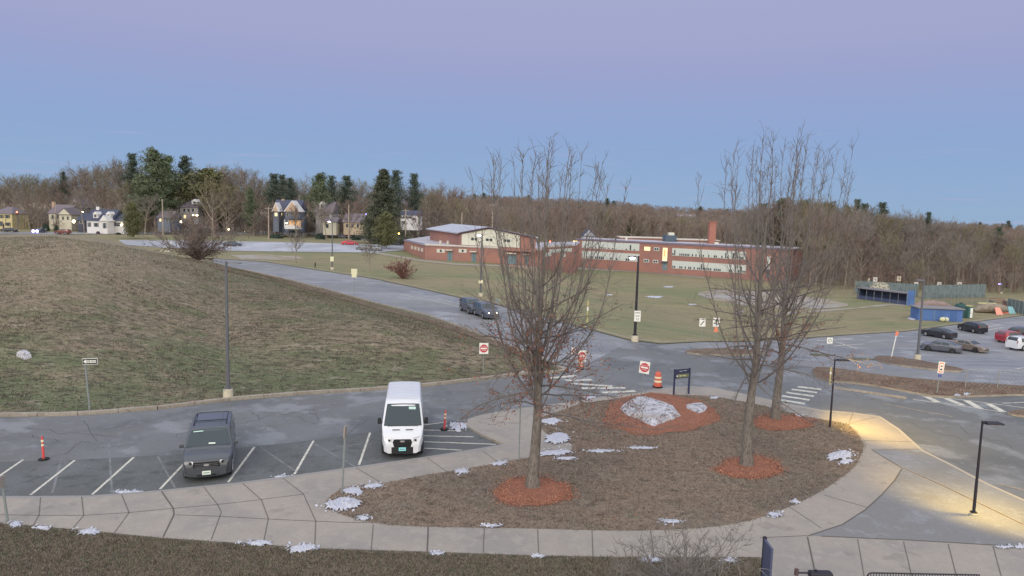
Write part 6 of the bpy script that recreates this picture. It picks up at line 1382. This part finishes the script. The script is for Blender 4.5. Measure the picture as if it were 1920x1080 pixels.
def footprint(root, pts, z0, z1, mat, name='wall', rim=None, roofmat=None):
    o = Vector(root.location); m = MB(); m.prism([(p[0] - o.x, p[1] - o.y) for p in pts], 'z', z0 - o.z, z1 - o.z); m.build(name, mat, root)
    c = Vector((sum(p[0] for p in pts) / len(pts), sum(p[1] for p in pts) / len(pts)))
    if roofmat:
        m = MB(); q = [(p[0] + (.25 if p[0] > c.x else -.25) - o.x, p[1] + (.25 if p[1] > c.y else -.25) - o.y) for p in pts]; m.prism(q, 'z', z1 - o.z + .002, z1 - o.z + (rim or .35)); return m.build('roof', roofmat, root)
def pt(px, D, z=0): x = (px - 960) / F * D; p = proj((x, D, z)); x += (px - p[0]) / F * D; return Vector((x, D, z))
# school
A = pt(1078, 230, -4); B = pt(1473, 192, -4); sch = thing('school_building', 'long two storey red brick school with white window bands and a brick chimney', 'school', (A.x, A.y, -5))
W = Wall(sch, A, B, -5); zr = W.z(A, 449); dn = -W.n; back = [B + dn * 16, A + dn * 16]
rf = footprint(sch, [A, B] + back, -6.5, zr, m_brick, roofmat=m_roofg, rim=.3)
W.box(-.2, W.L + .2, zr - .12, zr + .42, m_coping, 'roof_edge', .2, thick=.3)
W.band(1091, 1199, 451.5, 464.5, 15, dark=.25, seed=1, split=.75); W.band(1091, 1199, 470, 484, 15, dark=.35, seed=2)
W.band(1260, 1399, 465, 479, 20, dark=.55, seed=3, split=.62); W.band(1260, 1399, 488.5, 503, 20, dark=.5, seed=4)
for (a, b, rt, rb, mt) in [(1208, 1219, 462.5, 469.5, m_winlit), (1226, 1236, 463.5, 470, m_winp), (1207, 1217, 485.5, 491.5, m_winp), (1224, 1234, 487, 493, m_winp)]:
    f = W.rect(a, b, rt, rb, mt, 'window'); 
    if mt is m_winp: W.rect(a + 1.4, (a + b) / 2 - .6, rt + 1.5, rb - 1, m_wind, 'pane', .09, f); W.rect((a + b) / 2 + .6, b - 1.4, rt + 1.5, rb - 1, m_wind, 'pane', .09, f)
for (a, b, rt, rm, rb, mt) in [(1242, 1250.5, 464.5, 489, 506, m_winlit), (1074, 1082, 451, 471, 489, m_winlit), (1437, 1443, 480.5, 505, 520, m_winp)]:
    f = W.rect(a, b, rt, rm, mt, 'stair_window'); W.rect(a + 2.6, b - 2.6, rt + 4, rm - 8, m_wind if mt is m_winp else m_winlit2, 'pane', .09, f); W.rect(a - 1.5, b + 1.5, rm, rm + 2, m_coping, 'canopy', .9, thick=1.0); d_ = W.rect(a, b, rm + 2.5, rb, m_door, 'door', .08); W.rect((a + b) / 2 + 1.5, (a + b) / 2 + 2.3, rm + 9, rm + 11, m_trim, 'handle', .12, d_)
W.box(0, W.L, -5.4, -4.6, M('foundation', C(126, 108, 100)), 'plinth', .05)
# low parts and things on the roof (children of the school: they belong to it)
def roofbox(px0, px1, D, r0, z0, mat, name, d=5, parent=None, capm=None):
    a, b = pt(px0, D, z0), pt(px1, D, z0); lo, hi = 0, 40
    for _ in range(30):
        m = (lo + hi) / 2
        if proj((a.x, a.y, m))[1] > r0: lo = m
        else: hi = m
    o = Vector(sch.location); q = MB(); q.box(((a.x + b.x) / 2 - o.x, a.y + d / 2 - o.y, (z0 + lo) / 2 - o.z), (b.x - a.x, d, lo - z0)); r_ = q.build(name, mat, parent or sch)
    if capm: q = MB(); q.box(((a.x + b.x) / 2 - o.x, a.y + d / 2 - o.y, lo - o.z + .14), (b.x - a.x + .5, d + .5, .28)); q.build('coping', capm, r_)
    return r_
roofbox(1163, 1247, 236, 445.5, zr - 1.5, m_brick, 'upper_storey', 9, capm=m_trim); roofbox(1269, 1348, 226, 450, zr - 1.5, m_brick, 'upper_storey', 9, capm=m_trim)
vb = roofbox(1248, 1268, 222, 441, zr - .5, M('slate_unit', C(72, 88, 104)), 'vent_housing', 5); roofbox(1254, 1264, 222.5, 436, zr + 1, m_panelw, 'vent_cap', 2, vb)
roofbox(1329, 1341, 214, 417, zr - .5, M('chimney_brick', C(158, 102, 86), [(2, 5, .45, .6, L(C(142, 90, 78), .7))]), 'chimney', 1.9, capm=M('chimney_cap', C(146, 100, 84))); roofbox(1341, 1347, 212, 454, zr - .2, m_panelw, 'roof_hatch', 1.5); roofbox(1173, 1176, 224, 444.5, zr, m_panelw, 'vent_pipe', .8)
# low link wing
C0 = pt(1012, 180, -1.5); C1 = pt(1078, 196, -2); low = thing('classroom_wing', 'single storey brick wing linking the gym to the two storey school', 'school', (C0.x, C0.y, -2)); WL = Wall(low, C0, C1, -2); zl = WL.z(C0, 464)
footprint(low, [C0, C1, C1 + Vector((3, 22, 0)), C0 + Vector((0, 22, 0))], -6, zl, m_brick, roofmat=m_roofg); WL.box(-.1, WL.L + .1, zl - .1, zl + .4, m_trim, 'roof_edge', .15, thick=.2); WL.band(1030, 1072, 467.5, 474.5, 7, dark=.2, seed=6); WL.rect(1022, 1033, 474, 481, m_winp, 'window'); WL.rect(1052, 1060, 476, 482, m_winp, 'window')
# gym: low front rooms and the gabled hall are one building
G0, G1, G2 = pt(757, 200), pt(797, 174), pt(1014, 166); gym = thing('gymnasium', 'brick gym hall with a low white gable rising over flat roofed brick rooms', 'gym', (G1.x, G1.y, -1))
WA = Wall(gym, G0, G1, 0); WB = Wall(gym, G1, G2, 0); zg = 3.65
footprint(gym, [G0, G1, G2, G2 + Vector((3, 40, 0)), G0 + Vector((3, 36, 0))], -4, zg, m_brick, roofmat=m_roofg, rim=.12)
WA.box(-.1, WA.L + .1, zg - .1, zg + .32, M('blue_coping', C(112, 104, 132)), 'roof_edge', .15, thick=.25); WB.box(-.1, WB.L + .1, zg - .1, zg + .34, m_trim, 'roof_edge', .15, thick=.25)
for k in range(4): WA.rect(771 + k * 6.2, 774.5 + k * 6.2, 460.5 + k * 1.4, 466.5 + k * 1.6, m_trim, 'window')
for (a, b) in [(819, 834), (860, 875)]:
    f = WB.rect(a, b, 466.5, 473.5, m_trim, 'window'); [WB.rect(a + 1 + 5 * k, a + 4.4 + 5 * k, 468, 472.5, m_winp if k != 1 else m_wind, 'pane', .09, f) for k in range(3)]
for (a, b, t) in [(839, 848, 468), (884, 893, 471), (952, 968, 474), (984, 991, 476)]:
    d_ = WB.rect(a, b, t + 4, t + 21, m_door, 'door', .08); WB.rect(a - 1.5, b + 1.5, t - .5, t + 1.5, m_trim, 'canopy', .8, thick=.9); WB.rect((a + b) / 2 - .3, (a + b) / 2 + .3, t + 5, t + 20, m_wind, 'door_gap', .11, d_)
WB.box(0, WB.L, -1.6, -.25, M('plinth_pale', C(150, 134, 122)), 'plinth', .04)
# hall
FL = pt(863, 174, zg); FR = pt(1004, 164, zg); WH = Wall(gym, FL, FR, zg); dep = pt(806, 206, zg) - FL; BL = FL + dep; BR = FR + dep; ze = 6.75; zp = 8.35; o = Vector(gym.location)
mid = FL.lerp(FR, .40); midb = mid + dep
m = MB(); fr = [FL, FR, FR, mid, FL]; zz = [zg - .5, zg - .5, ze - .25, zp, ze]; m.add([(p.x - o.x, p.y - o.y, z - o.z) for p, z in zip(fr, zz)] + [(p.x + dep.x - o.x, p.y + dep.y - o.y, z - o.z) for p, z in zip(fr, zz)], [(0, 1, 2, 3, 4), (9, 8, 7, 6, 5), (0, 5, 6, 1), (1, 6, 7, 2), (0, 4, 9, 5), (2, 7, 8, 3), (3, 8, 9, 4)]); m.build('hall_wall', m_brick, gym)
m = MB()
def slab_(p, q, zp_, zq_, t=.3, ov=.5):
    e = WH.n * ov; a, b = p + e, q + e; c, d = b + dep * 1.03, a + dep * 1.03; V = [(a, zp_), (b, zq_), (c, zq_), (d, zp_)]
    m.add([(v.x - o.x, v.y - o.y, z + .02 - o.z) for v, z in V] + [(v.x - o.x, v.y - o.y, z + t - o.z) for v, z in V], [(3, 2, 1, 0), (4, 5, 6, 7), (0, 1, 5, 4), (1, 2, 6, 5), (2, 3, 7, 6), (3, 0, 4, 7)])
slab_(FL - WH.d * .8, mid, ze - .06, zp); slab_(mid, FR + WH.d * .8, zp, ze - .32); m.build('hall_roof', M('hall_roof_grey', C(160, 164, 182), [(.3, 4, .45, .6, L(C(146, 150, 166), .6))]), gym)
m = MB(); 
for p, q, a, b in ((FL, mid, ze, zp), (mid, FR, zp, ze - .25)): m.tube([p + WH.n * .56 - o + Vector((0, 0, a - zg + .12)), q + WH.n * .56 - o + Vector((0, 0, b - zg + .12))], .16, 4)
m.build('gable_trim', m_eave, gym)
u0, u1 = WH.L * .02, WH.L * .80; us = np.linspace(u0, u1, 9)
for i in range(8):
    a, b = us[i] + .04, us[i + 1] - .02; um = WH.L * .40
    zt = lambda u: (ze + (zp - ze) * u / um if u < um else zp + (ze - .25 - zp) * (u - um) / (WH.L - um)) - .18
    q0, q1 = FL + WH.d * a + WH.n * .05, FL + WH.d * b + WH.n * .05; m = MB(); V = [(q0, zg + .4), (q1, zg + .4), (q1, zt(b)), (q0, zt(a))]; m.add([(v.x - o.x, v.y - o.y, z - o.z) for v, z in V] + [(v.x - o.x + WH.n.x * .06, v.y - o.y + WH.n.y * .06, z - o.z) for v, z in V], [(0, 1, 2, 3), (7, 6, 5, 4), (0, 4, 5, 1), (1, 5, 6, 2), (2, 6, 7, 3), (3, 7, 4, 0)]); m.build('white_panel', m_panelw, gym)
for u in (3.2, 4.2, 7.4, 8.4, 12.2, 13.2): WH.box(u, u + .75, zg + 1.6, zg + 2.2, m_wind, 'window', .16)
for (px_, t) in ((826, 449), (840, 452)): WB2 = pt(px_, 180, zg); m = MB(); m.tube([(WB2.x - o.x, WB2.y - o.y, zg - o.z), (WB2.x - o.x, WB2.y - o.y, zg - o.z + 1.0)], .35, 8); m.build('roof_vent', m_trim, gym)

# ------------------------------------------------------------------ houses
m_slate = M('slate_roof', C(62, 68, 92), [(1.5, 4, .45, .6, L(C(74, 78, 100), .7))]); m_shing = M('brown_shingle', C(112, 102, 112), [(1.5, 4, .45, .6, L(C(96, 88, 98), .7))])
m_wh = M('white_clapboard', C(200, 198, 200)); m_ye = M('yellow_clapboard', C(184, 170, 124)); m_gr = M('grey_clapboard', C(150, 146, 148)); m_bl = M('blue_grey_clapboard', C(96, 104, 122)); m_ta = M('tan_clapboard', C(176, 156, 132)); m_shut = M('dark_shutter', C(52, 56, 66))
def house(label, px0, px1, D, base, eave, ridge, wall, roof, style='side', depth=9, wins=(), door=None, chim=None, dormers=(), gable=None, lit=(), zextra=0, name='house'):
    """front wall faces the camera between picture columns px0..px1; wins = (px0,px1,row_top,row_bottom)"""
    a = pt(px0, D); b = pt(px1, D); root = thing(name, label, 'house', ((a.x + b.x) / 2, D, 0)); W = Wall(root, a, b, 0); zz = lambda px, row: W.z(pt(px, D), row)
    pm_ = (px0 + px1) / 2; z0 = zz(pm_, base); z1 = zz(pm_, eave); z2 = zz(pm_, ridge) ; w_ = (b - a).length / 2; root.location.z = z0; W.org = Vector(root.location); h = z1 - z0; r = z2 - z1 + .3
    m = MB(); m.box((0, depth / 2, h / 2 - .6), (2 * w_, depth, h + 1.2)); m.build('wall', wall, root); ov = .45; m = MB()
    if style == 'side':
        m.add([(-w_ - ov, -ov, h - .1), (w_ + ov, -ov, h - .1), (w_ + ov, depth + ov, h - .1), (-w_ - ov, depth + ov, h - .1), (-w_ - ov, depth / 2, h + r), (w_ + ov, depth / 2, h + r)], [(3, 2, 1, 0), (0, 1, 5, 4), (2, 3, 4, 5), (1, 2, 5), (3, 0, 4)])
    elif style == 'front':
        m.add([(-w_ - ov, -ov, h - .1), (w_ + ov, -ov, h - .1), (w_ + ov, depth, h - .1), (-w_ - ov, depth, h - .1), (0, -ov, h + r), (0, depth, h + r)], [(3, 2, 1, 0), (0, 4, 5, 3), (1, 2, 5, 4), (2, 3, 5), (0, 1, 4)])
        g_ = MB(); g_.add([(-w_ + .1, -ov - .03, h), (w_ - .1, -ov - .03, h), (0, -ov - .03, h + r - .45), (-w_ + .1, -ov - .1, h), (w_ - .1, -ov - .1, h), (0, -ov - .1, h + r - .45)], [(0, 1, 2), (5, 4, 3), (0, 3, 4, 1), (1, 4, 5, 2), (2, 5, 3, 0)]); g_.build('gable_wall', gable or wall, root)
    else:
        k = min(w_ * .75, depth * .5); m.add([(-w_ - ov, -ov, h - .1), (w_ + ov, -ov, h - .1), (w_ + ov, depth + ov, h - .1), (-w_ - ov, depth + ov, h - .1), (-w_ + k, depth / 2, h + r), (w_ - k, depth / 2, h + r)], [(3, 2, 1, 0), (0, 1, 5, 4), (2, 3, 4, 5), (1, 2, 5), (3, 0, 4)])
    ro = m.build('roof', roof, root)
    for (cx, ct) in ([chim] if chim else []): q = pt(cx, D + depth / 2); zt = zz(cx, ct) - z0 + .3; m = MB(); m.box((q.x - root.location.x, depth / 2, (h + zt) / 2), (1.0, .8, zt - h)); m.build('chimney', m_wh if wall is m_wh and style == 'side' else M('chimney_tan', C(170, 140, 120)), ro)
    for (wa, wb, rt, rb) in wins:
        mt = m_winlit if (wa, rt) in lit else m_wind
        f = W.rect(wa - .5, wb + .5, rt - .4, rb + .4, m_trim if wall is not m_wh else m_wh, 'window', .08); W.rect(wa, wb, rt, rb, mt, 'pane', .12, f)
        if wall in (m_wh, m_ye): [W.rect(x0_, x0_ + 1, rt, rb, m_shut, 'shutter', .12, f) for x0_ in (wa - 1.7, wb + .7)]
    if door: d_ = W.rect(door[0], door[1], door[2], base, m_shut, 'door', .1); W.rect(door[1] - .9, door[1] - .5, (door[2] + base) / 2, (door[2] + base) / 2 + .6, m_trim, 'handle', .16, d_)
    for (cx, rt, rb, ww) in dormers:
        q = pt(cx, D); x = q.x - root.location.x; zt = zz(cx, rt) - z0; zb = zz(cx, rb) - z0; wd = ww / F * D / 2; dm = MB(); dm.box((x, 1.6, (zb + zt) / 2 - .3), (wd * 2, 3, zt - zb - .6)); do = dm.build('dormer', m_wh if wall is not m_gr else m_wh, ro)
        dm = MB(); dm.add([(x - wd - .2, -.1, zt - .6), (x + wd + .2, -.1, zt - .6), (x, -.1, zt + .35), (x - wd - .2, 3.4, zt - .6), (x + wd + .2, 3.4, zt - .6), (x, 3.4, zt + .35)], [(0, 1, 2), (0, 2, 5, 3), (1, 4, 5, 2), (3, 5, 4)]); dm.build('dormer_roof', m_wh, ro)
        dm = MB(); dm.box((x, .06, (zb + zt) / 2 - .2), (wd * .9, .06, (zt - zb) * .45)); dm.build('dormer_window', m_wind, ro)
    return root, W
house('yellow two storey house at the left border', -14, 24, 252, 436.5, 400, 389, m_ye, m_shing, 'hip', 9, wins=[(2, 5, 403, 409), (11, 17, 403, 409), (1, 4, 415, 424), (12, 18, 417, 423)], door=(6, 8.5, 419))
house('white cottage with steep slate roof, two dormers and a small front gable', 163, 210, 238, 431.5, 413.5, 394, m_wh, m_slate, 'side', 9, wins=[(166.5, 169, 417, 425), (178, 183, 418, 425)], door=(194.8, 198, 417), chim=(186, 389.5), dormers=[(180, 398.5, 409, 8), (204.5, 398.5, 409, 8)])
r_, W_ = house('low white side wing of the dormered cottage', 210.8, 232, 239.5, 431.5, 413.5, 402, m_wh, m_slate, 'side', 7, wins=[(215, 218, 417, 424), (222, 225, 417, 424)])
house('small gabled entrance bay of the dormered cottage', 191, 202, 235, 431.5, 414, 405.5, m_wh, m_wh, 'front', 4, wins=[(195, 198, 418, 428)])
house('rambling white house with stacked gables left of the cottage', 93, 127, 262, 424, 400, 385, M('cream_clapboard', C(188, 182, 164)), m_shing, 'side', 10, wins=[(97, 101, 403, 410), (107, 111, 392 + 10, 410), (116, 121, 404, 411)], chim=(103, 380))
house('cream gabled wing in front of the rambling white house', 112, 135, 252, 426, 402, 391, M('cream_clapboard', C(188, 182, 164)), m_shing, 'front', 8, wins=[(117, 120, 406, 412), (126, 129, 406, 412)])
house('brownish grey gabled house rising behind the rambling house', 129, 156, 285, 412, 389, 371, m_gr, m_shing, 'front', 9, wins=[(137, 140, 393, 399), (146, 149, 393, 399)], gable=M('taupe_gable', C(128, 116, 110)))
house('dark blue cottage between the street lamp and the white cottage', 147, 161, 245, 430, 412, 401, M('navy_clapboard', C(66, 70, 90)), m_slate, 'side', 7, wins=[(150, 154, 414, 419)])
house('grey shingled house with a white attic dormer behind evergreens', 339, 372, 262, 414, 388, 374, m_gr, m_shing, 'hip', 10, wins=[(344, 348, 391, 397), (352, 356, 391, 397), (360, 364, 391, 397), (345, 349, 403, 409)], dormers=[(366, 375, 383, 11)], lit=[(345, 403)])
house('small blue grey house with a lit window behind the utility pole', 296, 320, 245, 427, 408, 397, m_bl, m_shing, 'side', 8, wins=[(299.5, 302.5, 410, 415), (312, 315, 410, 416)], lit=[(299.5, 410)])
rt, Wv = house('blue grey victorian house with a tall tan gable and a lit porch', 512, 560, 248, 429, 396.5, 376, m_bl, m_slate, 'side', 10, wins=[(516, 521, 399, 404), (524, 529, 399, 404)], chim=(531.5, 374.5), lit=[(516, 399), (524, 399)])
house('tan shingled front gable bay of the victorian house with white trim', 535, 562, 244.5, 427, 396.5, 377.5, m_bl, m_wh, 'front', 5, wins=[(537.5, 541, 398.5, 404.5), (546, 548.5, 398.5, 404.5), (550, 552.5, 398.5, 404.5), (555, 558, 398.5, 404.5)], gable=M('tan_shingles', C(186, 158, 134), [(3, 4, .45, .6, L(C(168, 140, 118), .7))]))
house('narrow left gable bay of the victorian house', 513, 523, 245, 428, 396, 381, m_bl, m_wh, 'front', 4, wins=[(515.5, 520, 399, 405)], gable=M('tan_shingles', C(186, 158, 134)), lit=[(515.5, 399)])
# porch of the victorian house
Pq = pt(534, 241.5); z0 = Wall(rt, pt(512, 241.5), pt(560, 241.5), 0).z(Pq, 427); pr = thing('porch', 'white railed porch glowing warm on the victorian house', 'porch', (Pq.x, 241.5, z0)); wd = (pt(561, 241.5) - Pq).x
m = MB(); m.box((wd / 2, 1.5, 2.9), (wd + .6, 3.6, .25)); m.build('porch_roof', m_slate, pr); m = MB(); m.box((wd / 2, 1.5, -.15), (wd, 3.2, .5)); m.build('deck', m_wh, pr)
for k in range(5): m = MB(); m.box((wd * k / 4, -.1, 1.35), (.22, .22, 2.9)); m.build('column', m_wh, pr)
m = MB(); m.box((wd / 2, -.1, .55), (wd, .08, .8)); m.build('railing', m_wh, pr); m = MB(); m.box((wd * .55, 2.7, 1.4), (wd * .8, .1, 2.2)); m.build('lit_front', m_winlit2, pr); m = MB(); m.tube([(.6, .1, 1.4), (.6, .1, 1.75)], .2, 8); m.build('porch_lantern', m_litw, pr)
house('long low tan house with a purple brown roof behind the utility poles', 644, 680, 250, 434, 416.5, 402, m_ta, m_shing, 'side', 9, wins=[(649, 653, 420, 426), (659, 663, 420, 426), (669, 673, 420, 426)])
house('tall weathered house with white peaks left of the low tan house', 592, 622, 256, 431, 398, 379, m_gr, m_shing, 'side', 10, wins=[(600, 605, 401, 406), (613, 617, 401, 406), (606, 610, 418, 423)], dormers=[(603, 380, 392, 8)])
house('low cream wing in front of the weathered house', 606, 630, 248, 434, 415.5, 409, M('cream_clapboard', C(188, 182, 164)), m_shing, 'side', 6, wins=[(611, 616, 420, 427)])
house('white two storey house with an open gable right of the pointed spruce', 751, 785, 250, 425, 403, 396, m_wh, m_slate, 'side', 9, wins=[(755, 758, 405.5, 409.5), (761, 764, 405.5, 409.5), (767, 770, 405.5, 409.5), (774, 777, 408, 413), (757, 760, 414, 419)])
house('small white gabled house peeking over the brick wing', 1092, 1115, 262, 452, 442, 430, M('pale_blue_clapboard', C(160, 164, 180)), m_slate, 'front', 8, wins=[(1099, 1102, 436, 440), (1105, 1108, 436, 440)])
house('pale yellow house alone on the distant ridge', 1270, 1304, 640, 414.5, 408, 401.5, m_ye, m_shing, 'side', 12, wins=[(1277, 1280, 409.5, 412), (1288, 1291, 409.5, 412), (1296, 1299, 409.5, 412)], dormers=[(1277, 404, 408.5, 5), (1294, 404, 408.5, 5)])
house('far small house glimpsed in the woods at the right edge', 1897, 1918, 430, 474, 466, 460, m_ye, m_shing, 'side', 8, wins=[(1902, 1905, 468, 471), (1910, 1913, 468, 471)])
# hedges and evergreen shrubs by the houses
def hedge(label, px, D, row, wpx, mat, seed, hpx):
    P = ground_at(px, D); w_ = wpx / F * D; h_ = hpx / F * D; root = thing('evergreen_shrub', label, 'shrub', P); q = np.random.default_rng(seed); n = 1400; u = q.normal(0, 1, (n, 3)); u /= np.linalg.norm(u, axis=1, keepdims=True); c = u * q.uniform(.55, 1, (n, 1)) * np.array([w_ / 2, w_ * .4, h_]); c[:, 2] = abs(c[:, 2]); v = q.normal(0, 1, (n, 3)); v /= np.linalg.norm(v, axis=1, keepdims=True); t = np.cross(v, u); t /= np.maximum(1e-3, np.linalg.norm(t, axis=1, keepdims=True)); s = q.uniform(.1, .28, (n, 1))
    V = np.stack([c - v * s, c + t * s, c + v * s, c - t * s], 1).reshape(-1, 3); np_mesh('foliage', V, np.arange(n * 4).reshape(-1, 4), mat, root); m = MB(); m.tube([(0, 0, -.3), (0, 0, h_ * .6)], [.15, .06], 6); m.build('stem', m_bgbark, root)
m_hg = M('hedge_green', C(58, 78, 68), [(1.5, 4, .45, .6, L(C(44, 58, 50), .8))])
for (lab, px, D, wp, hp) in [('wide dark green hedge below the victorian porch', 518, 238, 26, 8), ('dark round shrub right of the victorian house', 598, 240, 13, 11), ('second dark shrub nearer the leaning tree', 606, 238, 7, 8), ('dark shrub before the low tan house windows', 668, 240, 18, 7), ('dark green shrub mass below the white gabled house', 772, 236, 30, 11), ('round evergreen against the white gabled house', 792, 242, 16, 18), ('dark evergreen clump before the grey house', 357, 240, 22, 12), ('dark evergreen right of the twin globed lamp', 388, 244, 24, 16), ('dark bush in front of the cottage wing', 222, 234, 10, 4), ('purplish dark bush by the cottage door', 184, 234, 7, 6), ('dark evergreen between rambling house gables', 106, 246, 8, 12), ('dark shrub left of the rambling house', 86, 246, 14, 14)]:
    hedge(lab, px, D, 0, wp, m_hg if 'purpl' not in lab else M('purple_bush', C(96, 78, 92)), int(px), hp)
# police car lights at the side street, porch lights
def glow(label, px, D, row, mat, r, name, cat, up=True):
    g0 = ground_at(px, D); q = Wall(sch, pt(px - 5, D), pt(px + 5, D), 0); z = q.z(g0, row); root = thing(name, label, cat, g0); m = MB(); m.tube([(0, 0, 0), (0, 0, max(.2, z - g0.z - r))], .05, 6); m.build('post', m_pole, root); m = MB(); m.tube([(0, 0, z - g0.z - r), (0, 0, z - g0.z), (0, 0, z - g0.z + r)], [r * .5, r, r * .4], 10); m.build('lantern', mat, root, smooth=60)
for (px, D, row, mt, r, lab) in [(139, 242, 415, m_litw, .5, 'warm garden light between the rambling house and the dark blue cottage'), (229, 236, 421, m_litw, .45, 'warm light at the right end of the cottage wing'), (340, 240, 416, m_litw, .3, 'warm light under the grey house'), (33, 246, 432.5, m_litw, .3, 'low light beside the yellow house drive'), (429, 240, 430, m_litw, .25, 'small light low behind the young tree'), (1034, 215, 456, m_sred, .22, 'second red glow under the signal behind the front oak')]:
    glow(lab, px, D, row, mt, r, 'garden_light', 'lamp')
P = ground_at(75, 232); c_ = car('crossover', 'car with dazzling blue white headlamps facing the camera at the side street', P, math.pi, paint('navy', C(70, 78, 96)), lights='on', name='moving_car')
for ch in c_.children:
    if ch.name.startswith('headlight'): ch.data = ch.data.copy(); ch.data.materials[0] = M('blue_headlamp', (.6, .6, 1, 1), emit=((.26, .22, 1, 1), 10))
for x in (-.62, .62): m = MB(); m.tube([(x, 2.3, .72), (x, 2.42, .72)], [.5, .34], 12); m.build('headlamp_bulb', MATS['blue_headlamp'], c_)
# street side road going uphill on the left
